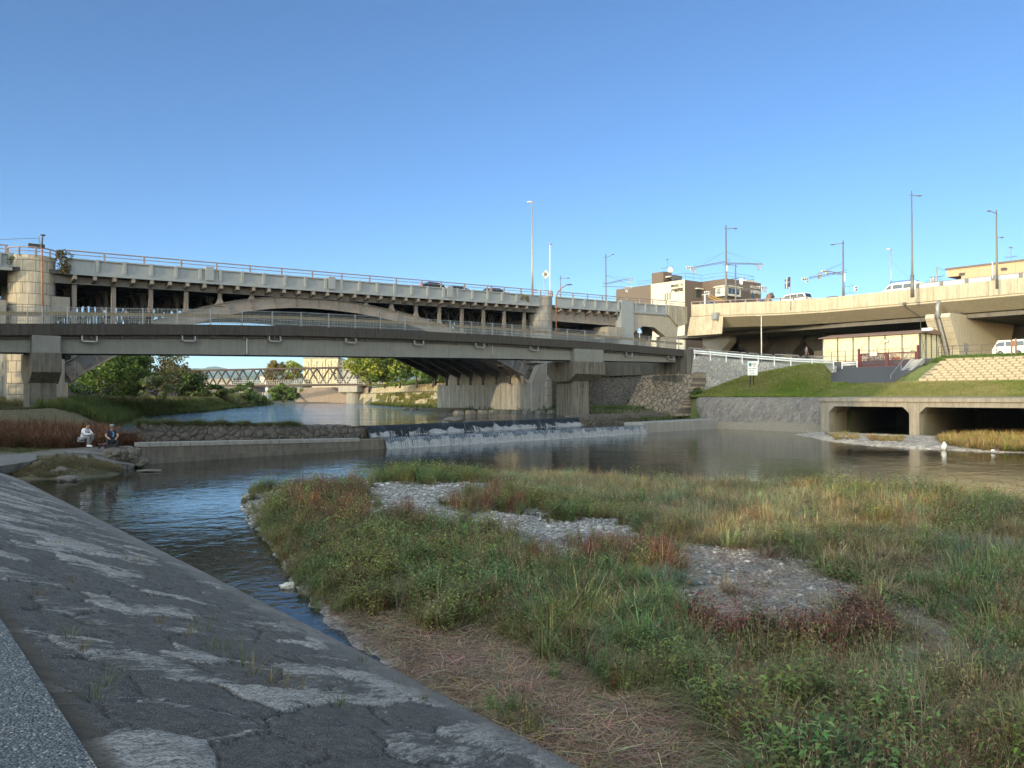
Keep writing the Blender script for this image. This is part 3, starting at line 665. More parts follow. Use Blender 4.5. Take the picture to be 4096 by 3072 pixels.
# handrail
hr = [-20, 5.6]
posts = [104.6,144.3,181.6,217,250.6,282.3,312.9,342.4,370.3,397,422.6,442,465.4,488,505,521.8,533.4,573.6,588.5,603.3,617.2,628,640.5,653.6,667]
M2 = MB()
def rail(mb, a, b, y):
    for dz, r in ((.62, .055), (.31, .035)): mb.tube([(a, y, zp(a)+dz), (b, y, zp(b)+dz)], r, 8)
rail(M2, sL, sP1-r1-.2, T+.17); rail(M2, sP1+r1+.3, sP2-r2-.2, T+.17); rail(M2, sP2+r2+.1, sT(686, T), T+.17)
for x in [5.6, 62.6]+posts:
    s = sT(x, T); M2.bar((s, T+.17, zp(s)-.1), (s, T+.17, zp(s)+.62), .1, .16, (1, 0, 0))
for cx_, r in ((sP1, r1), (sP2, r2)):
    for dz, rr in ((.62, .055), (.31, .035)):
        pts = [(cx_+(r+.05)*math.cos(a), T+r+.1-(r+.05)*math.sin(a), zp(cx_)+dz) for a in np.linspace(0.05, math.pi-.05, 15)]
        M2.tube(pts, rr, 6)
    for a in (.12, .9, math.pi/2, math.pi-.9, math.pi-.12): M2.bar((cx_+(r+.05)*math.cos(a), T+r+.1-(r+.05)*math.sin(a), zp(cx_)-.1), (cx_+(r+.05)*math.cos(a), T+r+.1-(r+.05)*math.sin(a), zp(cx_)+.62), .09, .14)
M2.build('handrail', M['rail'], rb)
# round piers of big concrete blocks (real joints)
def block_cyl(name, c, r, z0, z1, parent, mat, dark):
    mb = MB(); rows = [z0]
    while rows[-1] < z1-.01: rows.append(min(z1, rows[-1]+.93))
    for k in range(len(rows)-1):
        mb.cyl(c, r, rows[k]+.02, rows[k+1]-.02, 48)
    o = mb.build(name, mat, parent, smooth=False)
    mb = MB(); mb.cyl(c, r-.03, z0, z1, 32)
    for k in range(len(rows)-1):
        for q in range(12):
            a = 2*math.pi*(q+.5*(k % 2))/12; mb.bar((c[0]+(r+.004)*math.cos(a), c[1]+(r+.004)*math.sin(a), rows[k]), (c[0]+(r+.004)*math.cos(a), c[1]+(r+.004)*math.sin(a), rows[k+1]), .02, .02, (math.cos(a), math.sin(a), 0))
    mb.build('joint', dark, o); return o
M['joint'] = m_plain('joint_dark', (.05, .045, .04), .95)
M['cyl_l'] = m_concrete('pier_blocks', (.42, .38, .30), .5, .6, .5, seed=51); M['cyl_r'] = m_concrete('pier_blocks_grey', (.28, .27, .245), .4, .6, .6, seed=57)
block_cyl('pier', (sP1, T+r1+.1), r1, .8, zp(sP1)+.02, rb, M['cyl_l'], M['joint'])
block_cyl('pier', (sP2, T+r2+.1), r2, .8, zp(sP2)+.02, rb, M['cyl_r'], M['joint'])
# pier walls behind the drums, abutment blocks carrying the ribs
mb = MB(); zf = 5.4
mb.box(sP1-1.3, sP1+1.5, T+2, YB, .8, 12.4); mb.build('pier_wall', M['conc_block'], rb)
mb = MB(); mb.box(sP2-1.0, sP2+1.3, T+2, YB, .8, 13.2); mb.build('pier_wall', M['conc_block'], rb)
mb = MB()
sPB = onT(534, 384, T).x
mb.box(sPB-.2, sP2+.6, T+.2, YB-.2, .8, 5.15); o = mb.build('foundation', M['conc_pale'], rb)
mb = MB(); mb.prism([(sPB-.2, T+.15, 5.15), (sP2-.3, T+.15, 5.15), (sP2-.3, T+.15, 7.6), (sPB+1.0, T+.15, 7.4)], (0, .9, 0)); mb.box(sP2-1.9, sP2-.6, T+.2, YB, 7.6, 9.6)
mb.build('bearing_block', M['conc_block'], rb)
sLB = onT(66, 376, T).x
mb = MB(); mb.box(sP1+.5, sLB+.2, T+.2, YB-.2, .8, 4.6); mb.box(sP1+.4, sP1+2.3, T+.5, YB-.5, 4.6, 6.6); mb.build('foundation', M['conc_block'], rb)
mb = MB(); mb.box(sP1+1.2, sP1+2.7, T+.7, YB, 10.3, 11.9); mb.box(sP1-3.4, sP1-2.0, T+.4, YB, 9.2, 11.3); mb.build('bearing_block', M['conc_block'], rb)
p = onD(7, 400, 74); mb = MB(); mb.cyl((p.x, p.y), .52, .8, 13.2, 20); mb.build('pipe_column', m_plain('pipe_column', (.20, .24, .26), .5, 0, .2, 1), rb, smooth=True)
# ribs
c_s, c_z = sT(317, T), 12.98
aL, aR = onT(68, 373, T), onT(533, 371, T)
def rib_z(s):
    if s < c_s: u = (c_s-s)/(c_s-aL.x); return c_z-(c_z-aL.z)*u*u
    u = (s-c_s)/(aR.x-c_s); return c_z-(c_z-aR.z)*u*u
M['steel_shade'] = m_plain('steel_inner_shaded', (.045, .044, .042), .7, 0, .3, 1.2)  # same bridge steel, darkened to put in the shade under the deck
ribY = [T+1.1+2.85*k for k in range(8)]
NS = 44
for ri, y in enumerate(ribY):
    mb = MB(); pc = []
    for k in range(NS+1):
        s = aL.x+(aR.x-aL.x)*k/NS; e_ = 1e-2; tz = (rib_z(s+e_)-rib_z(s-e_))/(2*e_); nn = Vector((-tz, 0, 1)).normalized()
        dpt = .52+.25*abs(2*k/NS-1)**1.5; pc.append((Vector((s, y, rib_z(s))), nn, dpt))
    for k in range(NS):
        (p, n0, d0), (q, n1, d1) = pc[k], pc[k+1]
        mb.prism([p-n0*d0, q-n1*d1, q+n1*d1, p+n0*d0], (0, .05, 0))
        for sg in (-1, 1):
            mb.prism([p+n0*d0*sg-Vector((0,.22,0)), q+n1*d1*sg-Vector((0,.22,0)), q+n1*(d1*sg+.05)-Vector((0,.22,0)), p+n0*(d0*sg+.05)-Vector((0,.22,0))], (0, .48, 0))
        if k % 2 == 0 or ri == 0 and k % 1 == 0 and k % 2 == 0: mb.prism([p-n0*d0+Vector((0,-.16,0)), p-n0*d0+Vector((.05,-.16,0)), p+n0*d0+Vector((.05,-.16,0)), p+n0*d0+Vector((0,-.16,0))], (0, .16, 0))
    rib = mb.build('arch_rib', M['steel_warm'] if ri == 0 else M['steel_shade'], rb)
    if ri == 0:
        for (k0, k1, pe_) in ((1, 4, pc[0]), (40, 43, pc[-1])):
            mb = MB(); p, n0, d0 = pc[k0]; q, n1, d1 = pc[k1]
            mb.prism([p-n0*d0*.7-Vector((0,.03,0)), q-n1*d1*.7-Vector((0,.03,0)), q+n1*d1*.7-Vector((0,.03,0)), p+n0*d0*.7-Vector((0,.03,0))], (0, .03, 0))
            for a in range(8):
                for b in range(6):
                    u = (a+.5)/8; pp = p.lerp(q, u)+(n0.lerp(n1, u))*((b-2.5)/2.5*.6*d0); mb.ball((pp.x, pp.y-.04, pp.z), .04, 5, 3)
            p, n0, d0 = pe_; t_ = Vector((n0.z, 0, -n0.x))*(-1 if p.x < c_s else 1)
            for k in (-.8, 0, .8): mb.bar(p+n0*d0*k-t_*.8, p+n0*d0*k+t_*.9+Vector((0, .3, 0)), .07, .5)
            tag(mb.build('splice_plate', M['steel'], rib), kind='stuff')
mb = MB()
for k in range(2, NS-1, 4):          # cross bracing between ribs on the lower flange line
    s = aL.x+(aR.x-aL.x)*k/NS; s2 = aL.x+(aR.x-aL.x)*(k+2)/NS; z = rib_z(s); z2 = rib_z(s2)
    mb.bar((s, ribY[0], z-.3), (s, ribY[-1], z-.3), .16, .16); mb.bar((s, ribY[0], z+.35), (s, ribY[-1], z+.35), .12, .12)
    for i in range(7): mb.bar((s, ribY[i], z-.3), (s2, ribY[i]+1.42, z2-.3), .11, .11); mb.bar((s2, ribY[i]+1.42, z2-.3), (s, ribY[i+1], z-.3), .11, .11)
mb.build('rib_bracing', M['steel_shade'], rb)
# spandrel columns
cs0 = onT(74.06, 300, T+1.1).x; ncol = 17; cs1 = sT(524, T+1.1); dc = (cs1-cs0)/16
for yi, y in enumerate(ribY):
    mbo = MB()
    for n in range(ncol):
        s = cs0+dc*n; zt = zp(s)-2.1; zb = rib_z(s)+.55 if aL.x+1 < s < aR.x-1 else 4.6
        if s < aL.x+1: zb = 4.6
        if s > aR.x-1: zb = 5.0
        if zt-zb < .12: continue
        mb = MB() if yi == 0 else mbo
        if yi == 0:
            for sg in (-1, 1): mb.box(s+sg*.15-.02, s+sg*.15+.02, y-.15, y+.15, zb, zt)
            mb.box(s-.13, s+.13, y-.02, y+.02, zb, zt)
            if aL.x+1 < s < aR.x-1: mb.prism([(s-.5, y-.1, zb-.15), (s+.5, y-.1, zb-.15), (s+.12, y-.1, min(zb+.7, zt)), (s-.12, y-.1, min(zb+.7, zt))], (0, .12, 0))
            mb.build('spandrel_column', M['steel_warm'], rb)
        else:
            mb.bar((s, y, zb), (s, y, zt), .26, .26)
            mb.prism([(s-.1, y, zt-.9), (s+.1, y, zt-.9), (s+.5, y, zt), (s-.5, y, zt)], (0, .1, 0))
            if yi < 7 and zt-zb > 1.5: mb.bar((s, y, zb), (s, y+2.8, zt), .1, .1); mb.bar((s, y+2.8, zb), (s, y, zt), .1, .1)
    if yi: tag(mbo.build('column_row', M['steel_shade'], rb), kind='stuff')
    else:
        mb = MB()
        for n in range(ncol):
            s = cs0+dc*n; zt = zp(s)-2.1; zb = rib_z(s)+.55 if aL.x+1 < s < aR.x-1 else 5
            if zt-zb > 1.5: mb.bar((s, y, zb+.3), (s, y+2.8, zt), .1, .1); mb.bar((s, y+2.8, zb+.3), (s, y, zt), .1, .1)
        mb.build('sway_bracing', M['steel_shade'], rb)
# second, plate girder span and the concrete frame at the right end
mb = MB(); s0, s1 = sP2+r2-.2, sT(620.5, T)
for k in range(6):
    y = T+1.0+4*k; mb.add([(s0,y,13.05),(s1,y,13.1),(s1,y+.12,13.1),(s0,y+.12,13.05),(s0,y,zp(s0)-1.4),(s1,y,zp(s1)-1.4),(s1,y+.12,zp(s1)-1.4),(s0,y+.12,zp(s0)-1.4)],[(0,3,2,1),(4,5,6,7),(0,1,5,4),(1,2,6,5),(2,3,7,6),(3,0,4,7)])
    mb.box(s0, s1, y-.16, y+.28, 13.0, 13.07)
for x in (574.3, 585.5, 597, 608, 619):
    s = sT(x, T+1)
    mb.box(s-.03, s+.03, T+.86, T+1.0, 13.05, zp(s)-1.5)
mb.build('plate_girder', M['steel_warm'], rb)
mb = MB()
for x in (561.5, 571, 580.4, 590.3, 599.4, 608, 617): 
    s = sT(x, T); z = zp(s); mb = MB(); mb.prism([(s-.15, T+.05, z-1.42), (s-.15, T+.05, z-1.78), (s-.15, T+.95, z-2.1), (s-.15, T+.95, z-1.42)], (.3, 0, 0)); mb.build('deck_bracket', M['steel_warm'], rb)
mb = MB(); sa, sb = sT(620.5, T), sT(633, T)
mb.box(sa, sb, T-.1, T+3, 7.4, zp(sa)-1.2); mb.box(sa+.1, sb-.1, T-.12, T+.3, zp(sa)-1.3, zp(sa)+.22); mb.box(sa-.6, sb, T+3, YB, 7.4, 12.8); mb.build('pier', M['paint_grey'], rb)
mb = MB(); mb.box(sa-2.6, sa, T-.3, T+2.5, 11.2, 12.7); mb.build('bearing_block', M['conc_block'], rb)
M['conc_frame'] = m_concrete('concrete_frame', (.30, .285, .245), .5, .5, .5, seed=61)
mb = MB(); sc_, sd = sT(667, T), sT(678, T)
zt = lambda s: zp(s)-1.25
for y, th in ((T+.2, 1.0), (T+5, .9), (T+10, .9), (T+15, .9)):
    mb.prism([(sb, y, zt(sb)), (sb, y, 12.0), (sb+1.3, y, 12.7), (sb+2.2, y, 13.15), (sc_-2.4, y, 13.1), (sc_-.6, y, 12.2), (sc_, y, 11.9), (sd, y, 11.9), (sd+.5, y, zt(sd))], (0, th, 0))
slab(mb, sb, sd+1.2, T+.1, YB, -1.5, -1.25)
mb.build('frame_beam', M['conc_frame'], rb)
mb = MB(); mb.box(sc_, sd, T+.3, T+2.0, 7, 12); mb.box(sc_-1.2, sc_, T+4, T+5.2, 7, 11.6); mb.box(sc_, sd, T+9, T+11, 7, 12); mb.build('pier', M['conc_frame'], rb)
M['conc_corbel'] = m_concrete('concrete_corbel', (.32, .30, .245), .35, 1.0, .5, seed=63)
mb = MB(); se, sf = sT(668, T), sT(686.5, T); zc = zp(se)
mb.prism([(se, T-.15, zc+.06), (se, T-.15, zc-1.35), (se+1.2, T-.15, zc-2.3), (sf-1.9, T-.15, zc-2.95), (sf-.9, T-.15, zc-2.7), (sf, T-.15, zc-2.4), (sf, T-.15, zc+.06)], (0, 4, 0))
mb.build('end_block', M['conc_corbel'], rb, bevel=.06)

# ================================================================ FOOTBRIDGE (concrete girder, near face in the plane Y = 65)
TP = 65.0; WID = 4.2
fb = empty('footbridge', (sT(44, TP), TP+2, 1.2), 'dark stained concrete footbridge with mesh railing, in front of the big road bridge', 'bridge')
def P2(pxs, Tpl): return [onT(x, y, Tpl) for x, y in pxs]
topc = P2([(-40, 323.6), (0, 323.5), (44, 323.5), (100, 323.7), (210, 324.5), (300, 326.2), (400, 330), (500, 335.4), (600, 342.3), (650, 346.5), (686, 349.8)], TP)
def ztop(s): return float(np.interp(s, [p.x for p in topc], [p.z for p in topc]))
sPE = topc[-1].x
ss = list(np.linspace(topc[0].x, sPE, 60))
def strip(mb, ss, y0, y1, f0, f1):
    n = len(mb.v)
    for s in ss: mb.v += [(s, y0, f0(s)), (s, y1, f0(s)), (s, y1, f1(s)), (s, y0, f1(s))]
    for k in range(len(ss)-1):
        for q in range(4): mb.f.append((n+k*4+q, n+k*4+(q+1) % 4, n+(k+1)*4+(q+1) % 4, n+(k+1)*4+q)); mb.m.append(mb.cur)
    mb.f.append((n, n+1, n+2, n+3)); e = n+(len(ss)-1)*4; mb.f.append((e+3, e+2, e+1, e)); mb.m += [mb.cur]*2
M['fb_kerb'] = m_concrete('footbridge_kerb', (.05, .046, .040), .35, .9, .5, seed=71, bump=.02)
mb = MB(); strip(mb, ss, TP, TP+.3, lambda s: ztop(s)-.80, ztop); strip(mb, ss, TP+WID-.3, TP+WID, lambda s: ztop(s)-.80, ztop); mb.build('kerb_beam', M['fb_kerb'], fb)
mb = MB(); strip(mb, ss, TP+.3, TP+WID-.3, lambda s: ztop(s)-.5, lambda s: ztop(s)-.25); mb.build('deck', M['asphalt'], fb)
g0, g1 = sT(61.7, TP+.6), sT(559+30, TP+.6)
botp = P2([(-40, 351.5), (31, 352.5), (61, 353.4), (200, 354.4), (300, 355.6), (400, 357), (500, 358.6), (590, 360.6), (640, 361.5), (684, 362.4)], TP+.6)
def zbot(s): return float(np.interp(s, [p.x for p in botp], [p.z for p in botp]))
mb = MB(); strip(mb, ss[:-1], TP+.6, TP+WID-.6, zbot, lambda s: ztop(s)-.5); mb.build('girder', M['conc_gird'], fb)
# service pipe with lamps along the girder
mb = MB(); mb.tube([(s, TP+.42, ztop(s)-.98) for s in ss[:-2]], .06, 6)
mb.tube([(s, TP+.5, ztop(s)-.86) for s in ss[:-2]], .04, 6)
for x in np.linspace(30, 670, 22): s = sT(x, TP+.5); mb.box(s-.05, s+.05, TP+.3, TP+.6, ztop(s)-1.08, ztop(s)-.8)
mb.build('service_pipe', M['steel_dark'], fb)
for x in (89.5, 188.5, 274.5, 350.5, 418.5, 479.5, 533.8, 583.5, 628.5, 670.5):
    s = sT(x, TP+.3); z = ztop(s); mb = MB(); mb.box(s-.42, s+.42, TP+.12, TP+.34, z-1.3, z-1.22)
    for q in (-.48, .48): mb.box(s+q-.05, s+q+.05, TP+.15, TP+.45, z-1.24, z-.85)
    mb.build('lamp_box', M['galv'], fb)
for x in (247, 492.5):
    s = sT(x, TP+.5); mb = MB(); z = ztop(s); mb.tube([(s, TP+.5, z-.95), (s, TP+.5, z-2.3 if x < 300 else z-1.9)], .09 if x < 300 else .05, 8); mb.build('drain_pipe', M['galv'], fb)
# piers
M['conc_stain'] = m_concrete('pier_stained', (.125, .118, .10), .25, 1.0, .6, seed=77)
def hammer(x0, x1, c0, c1, ztopb, base):
    a, b = sT(x0, TP), sT(x1, TP); ca, cb = c0, c1; zt = ztopb
    mb = MB(); mb.prism([(a, TP-.25, zt), (a, TP-.25, zt-1.35), (a, TP+.9, zt-2.15), (a, TP+WID-.9, zt-2.15), (a, TP+WID+.25, zt-1.35), (a, TP+WID+.25, zt)], (b-a, 0, 0))
    mb.build('pier_cap', M['conc_stain'], fb, bevel=.05)
    mb = MB(); mb.box(ca, cb, TP+.7, TP+WID-.7, base, zt-2.1); mb.build('pier_column', M['conc_stain'], fb, bevel=.05)
    mb = MB(); mb.box(a+.05, b-.05, TP-.02, TP+.62, zt, ztop((a+b)/2)-.83); mb.build('girder_joint', M['conc_gird'], fb)
k_ = lambda x: sT(x, TP+.7)
hammer(31.5, 61.7, k_(30.5), k_(57.5), onT(45, 352.6, TP).z, .6)
hammer(574, 603.5, k_(573.5), k_(589), onT(590, 361.8, TP).z, .6)
# near mesh railing: posts, rails, wires
posts_f = [27.5, 42.4, 67.7, 106.3, 142.9, 177.5, 210.6, 242.2, 272.3, 301.2, 328.8, 355.1, 380.7, 404.8, 428, 450.3, 471.7, 492.4, 512, 531.2, 549.8, 567.3, 584.7, 601.7, 604, 617.8, 633.5, 649, 664.2, 678.5, 685.3]
yF = TP+.12
for x in posts_f:
    s = sT(x, yF); z = ztop(s); mb = MB(); mb.box(s-.035, s+.035, yF-.04, yF+.04, z, z+1.2); mb.box(s-.1, s+.1, yF-.05, yF+.05, z, z+.03)
    mb.build('railing_post', M['galv'], fb)
mb = MB()
for dz in (.12, .32, .62, .92, 1.14): mb.tube([(s, yF, ztop(s)+dz) for s in ss], .012 if dz not in (1.14,) else .02, 4)
mb.build('railing_rail', M['galv'], fb)
M['wire'] = m_plain('wire_mesh', (.24, .255, .25), .5)
mb = MB(); s = topc[0].x+3; dsw = .105
while s < sPE:
    z = ztop(s); mb.add([(s-.009, yF, z+.06), (s+.009, yF, z+.06), (s+.009, yF, z+1.16), (s-.009, yF, z+1.16), (s-.009, yF+.03, z+1.2), (s+.009, yF+.03, z+1.2)], [(0,1,2,3), (3,2,5,4)]); s += dsw
mb.build('railing_mesh', M['wire'], fb)
# inner guard bands and the far railing
yG = TP+.55
mb = MB(); strip(mb, ss, yG, yG+.05, lambda s: ztop(s)+.60, lambda s: ztop(s)+.86); mb.build('guard_band', M['brownband'], fb)
mb = MB(); strip(mb, ss, TP+WID-.5, TP+WID-.4, lambda s: ztop(s)-.0, lambda s: ztop(s)+.26); mb.build('guard_band', M['greenband'], fb)
mb = MB(); yR = TP+WID-.1
for dz in (.2, .5, .8, 1.12): mb.tube([(s, yR, ztop(s)+dz) for s in ss], .02, 4)
s = topc[0].x+3
while s < sPE: z = ztop(s); mb.box(s-.012, s+.012, yR-.01, yR+.01, z, z+1.15); s += .16
mb.build('far_railing', M['wire'], fb)

# ================================================================ VIADUCT RAMP (cream concrete)
VX = 102.0; vt = 16.75
A0 = onT(687.5, 305, T); 
path = [(sT(689.5, T), T-.3), (97.5, 71.5), (100.2, 67.2), (101.5, 62.5), (102.0, 57), (102.0, 20)]
vr = empty('viaduct', (VX, 50, 7.8), 'cream concrete viaduct ramp with weathered parapet on the right', 'bridge')
def vsweep(mb, prof, pts):
    n = len(prof); base = len(mb.v)
    for i, (x, y) in enumerate(pts):
        q = pts[min(i+1, len(pts)-1)]; r = pts[max(i-1, 0)]; d = Vector((q[0]-r[0], q[1]-r[1], 0)).normalized(); nn = Vector((-d.y, d.x, 0))   # nn points away from the river
        for o_, z in prof: p = Vector((x, y, z))+nn*o_; mb.v.append(tuple(p))
    for i in range(len(pts)-1):
        for k in range(n):
            k2 = (k+1) % n; mb.f.append((base+i*n+k, base+(i+1)*n+k, base+(i+1)*n+k2, base+i*n+k2)); mb.m.append(mb.cur)
    mb.f.append(tuple(base+k for k in range(n))); e = base+(len(pts)-1)*n; mb.f.append(tuple(e+k for k in range(n))); mb.m += [mb.cur]*2
def smoothpath(p, n=8):
    out = []
    for i in range(len(p)-1):
        p0 = p[max(i-1, 0)]; p1 = p[i]; p2 = p[i+1]; p3 = p[min(i+2, len(p)-1)]
        for k in range(n):
            u = k/n; out.append(tuple(.5*((2*p1[c])+(-p0[c]+p2[c])*u+(2*p0[c]-5*p1[c]+4*p2[c]-p3[c])*u*u+(-p0[c]+3*p1[c]-3*p2[c]+p3[c])*u**3) for c in (0, 1)))
    return out+[p[-1]]
vp = smoothpath(path)
M['viad'] = m_concrete('viaduct_concrete', (.41, .37, .28), .5, .75, .35, sc=.9, seed=81, warm=(.45, .38, .25), lines=(1, 3.1, 50, .03))
M['viad2'] = m_concrete('viaduct_haunch', (.40, .365, .28), .62, .35, .5, sc=.6, seed=83)
mb = MB(); vsweep(mb, [(0, vt), (0, vt-1.72), (.35, vt-1.72), (.35, vt)], vp); mb.build('parapet', M['viad'], vr, bevel=.03)
mb = MB(); vsweep(mb, [(.15, vt-1.72), (.15, vt-1.95), (2.6, vt-3.25), (20, vt-3.25), (20, vt-1.0), (.36, vt-1.0), (.36, vt-1.72)], vp); mb.build('box_girder', M['viad2'], vr)
mb = MB(); vsweep(mb, [(19.6, vt-1), (19.6, vt+.1), (20, vt+.1), (20, vt-1)], vp); mb.build('far_parapet', M['viad'], vr)
mb = MB(); x_, y_ = vp[0]
mb.prism([(x_+.3, y_-.6, vt-1.8), (x_-.1, y_+.1, vt-1.8), (x_-.8, y_+.1, vt-4.6), (x_+1.6, y_-4.2, vt-4.4), (x_+1.9, y_-4.2, vt-1.8)], (2.5, 2, 0)); mb.build('end_block', M['viad'], vr, bevel=.05)
for (x, y, w_) in ((102.0, tX(710, 102), 0),):
    pass
# pier under the ramp: flared wall
mb = MB(); zb, zt_ = 7.4, vt-3.2
s_l, s_r = 103.1, 116.5
def flare(y): return [(s_l, y, zb), (s_r, y, zb), (s_r+.6, y, zb+1), (119, y, zt_-.6), (119, y, zt_-.25), (100.6, y, zt_-.25), (100.4, y, zt_-.7), (s_l-.3, y, zb+1.6)]
mb.prism(flare(44.3), (0, 1.1, 0)); mb.prism(flare(46.1), (0, 1.1, 0)); f2_ = flare(45.3); f2_ = [(p[0]+(.55 if p[0] < 110 else -.3), p[1], p[2]) for p in f2_]; mb.prism(f2_, (0, .9, 0))
mb.build('pier', M['conc_pier'], vr, bevel=.08)
mb = MB(); mb.tube([(101.0, 45.75, vt-1.9), (100.55, 45.75, vt-2.6), (100.5, 45.75, vt-3.2), (102.9, 45.75, zb+1.2), (103.1, 45.75, zb)], .22, 12)
for k in range(5): mb.tube([(100.5+.06*k, 45.75, vt-3.35-.13*k), (100.52+.06*k, 45.75, vt-3.42-.13*k)], .30, 12)
mb.build('drain_pipe', M['galv'], vr, smooth=True)
mb = MB()
for k in range(5): mb.box(104+2.8*k, 105+2.8*k, 44.6, 46.9, zt_-.25, zt_)
mb.build('bearing', M['steel_dark'], vr)
# junction boxes and conduits
p = onX(716, 312, 101.0)
jb = MB(); q = onX(716, 311.5, vp[10][0]); 
def on_path(x):     # point of the viaduct face seen at pixel column x
    best = None
    for i in range(len(vp)-1):
        a = pix((vp[i][0], vp[i][1], 12))[0]; b = pix((vp[i+1][0], vp[i+1][1], 12))[0]
        if a <= x <= b: u = (x-a)/(b-a); return (vp[i][0]+(vp[i+1][0]-vp[i][0])*u, vp[i][1]+(vp[i+1][1]-vp[i][1])*u)
    return vp[0]
bxp = on_path(716.5); mb = MB(); mb.box(bxp[0]-.55, bxp[0]+.2, bxp[1]-.45, bxp[1]+.45, vt-2.35, vt-1.35); mb.build('junction_box', M['galv'], vr)
mb = MB()
for k in range(4): mb.tube([(bxp[0]-.1, bxp[1]-.35+.2*k, vt-2.3), (bxp[0]-.05, bxp[1]-.35+.2*k, vt-2.9), (bxp[0]+.9, bxp[1]-.35+.2*k, vt-3.2), (bxp[0]+.9, bxp[1]-.35+.2*k, vt-4.1)], .05, 6)
mb.tube([(bxp[0]-.05, bxp[1]+.9, vt-1.9), (bxp[0]-.05, bxp[1]+.9, vt-3.9)], .04, 6)
b2 = on_path(905); mb.box(b2[0]-.2, b2[0]+.05, b2[1]-.2, b2[1]+.2, vt-1.95, vt-1.6); mb.tube([(b2[0]-.03, b2[1], vt-1.9), (b2[0]+.1, b2[1], vt-2.1), (b2[0]+2.4, b2[1]-.8, vt-3.3), (b2[0]+2.5, b2[1]-.8, vt-5)], .04, 6)
mb.build('conduit', M['steel_dark'], vr)
# rail and sound panels on top
mb = MB()
def topz(): return vt
pr = [on_path(x) for x in (688, 700, 714, 730, 745, 757, 769, 780, 793, 806)]
for i in range(len(pr)-1): mb.tube([(pr[i][0]+.17, pr[i][1], vt+.38), (pr[i+1][0]+.17, pr[i+1][1], vt+.38)], .06, 6)
for p in pr: mb.box(p[0]+.05, p[0]+.3, p[1]-.06, p[1]+.06, vt-.05, vt+.38)
mb.build('handrail', M['rail'], vr)
# supports and walls below, their shade put into the concrete colour
M['conc_shade'] = m_concrete('concrete_under_shaded', (.14, .132, .115), .5, .6, .5, seed=91)  # darker concrete copy, shade under the viaduct put into its colour
def col_hammer(x, y, zc, parent, mat=None, w=3.2):
    mb = MB(); mb.prism([(x-.9, y-w, zc), (x-.9, y-w, zc-1.0), (x-.9, y-1.0, zc-2.6), (x-.9, y+1.0, zc-2.6), (x-.9, y+w, zc-1.0), (x-.9, y+w, zc)], (1.8, 0, 0)); mb.box(x-.85, x+.85, y-.9, y+.9, 7.2, zc-2.5)
    mb.build('support_column', mat or M['conc_frame'], parent, bevel=.05)
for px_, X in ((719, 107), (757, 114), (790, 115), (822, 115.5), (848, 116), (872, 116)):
    col_hammer(X, tX(px_, X), 13.0, vr, None if px_ < 740 else M['conc_shade'], 2.6)
mb = MB(); mb.box(105, 122, 28, 90, 12.9, 13.4); mb.build('lower_deck', M['conc_shade'], vr)
wl = MB(); wl.box(123, 124, 20, 104, 7, 13.6); tag(wl.build('concrete_wall', M['conc_shade']), 'concrete wall coloured dark as a shade backdrop deep beneath the viaduct', 'wall')
# ================================================================ VEGETATION
nr = np.random.default_rng(7)
def T_blade(V, Fc, C, p0, d, L, w, droop, tint, segs=3):
    # arching blade: quads as triangle pairs, narrow at the tip
    b = len(V); d = np.asarray(d, float); side = np.cross(d, [0, 0, 1.]); side = side/(np.linalg.norm(side)+1e-6)
    pts = []
    for k in range(segs+1):
        u = k/segs; p = np.asarray(p0)+d*L*u+np.array([d[0], d[1], 0])*droop*L*u*u-np.array([0, 0, 1.])*droop*L*.8*u**2.2
        ww = w*(1-u**1.6)+.0006; pts.append((p-side*ww/2, p+side*ww/2))
    for a, c in pts: V.append(a); V.append(c)
    for k in range(segs):
        q = b+2*k; Fc.append((q, q+1, q+3)); Fc.append((q, q+3, q+2))
    for k in range(segs+1): t = tint*(.75+.45*k/segs); C.append(t); C.append(t)
def tmpl_tuft(r, n=26, h=.5, spread=.55, w=.008, droop=.35, segs=3):
    V, Fc, C = [], [], []
    for _ in range(n):
        a = r.uniform(0, 6.283); tl = r.uniform(0, spread); d = np.array([math.cos(a)*tl, math.sin(a)*tl, 1.]); d /= np.linalg.norm(d)
        rr = r.uniform(0, .09); T_blade(V, Fc, C, (math.cos(a)*rr, math.sin(a)*rr, 0), d, h*r.uniform(.5, 1.1), w*r.uniform(.6, 1.3), droop*r.uniform(.3, 1.4), r.uniform(.6, 1.3), segs)
    return np.array(V), np.array(Fc), np.array(C)
def T_leaf(V, Fc, C, p, d, L, w, tint, up=.3):
    b = len(V); d = np.asarray(d, float); d = d/np.linalg.norm(d); side = np.cross(d, [0, 0, 1.]); side /= (np.linalg.norm(side)+1e-6)
    p = np.asarray(p, float); m = p+d*L*.45+np.array([0, 0, .06*L]); e = p+d*L-np.array([0, 0, .22*L])
    V += [p, m-side*w/2, m+side*w/2, e]; Fc += [(b, b+1, b+2), (b+1, b+3, b+2)]; C += [tint*.8, tint, tint*1.05, tint*1.15]
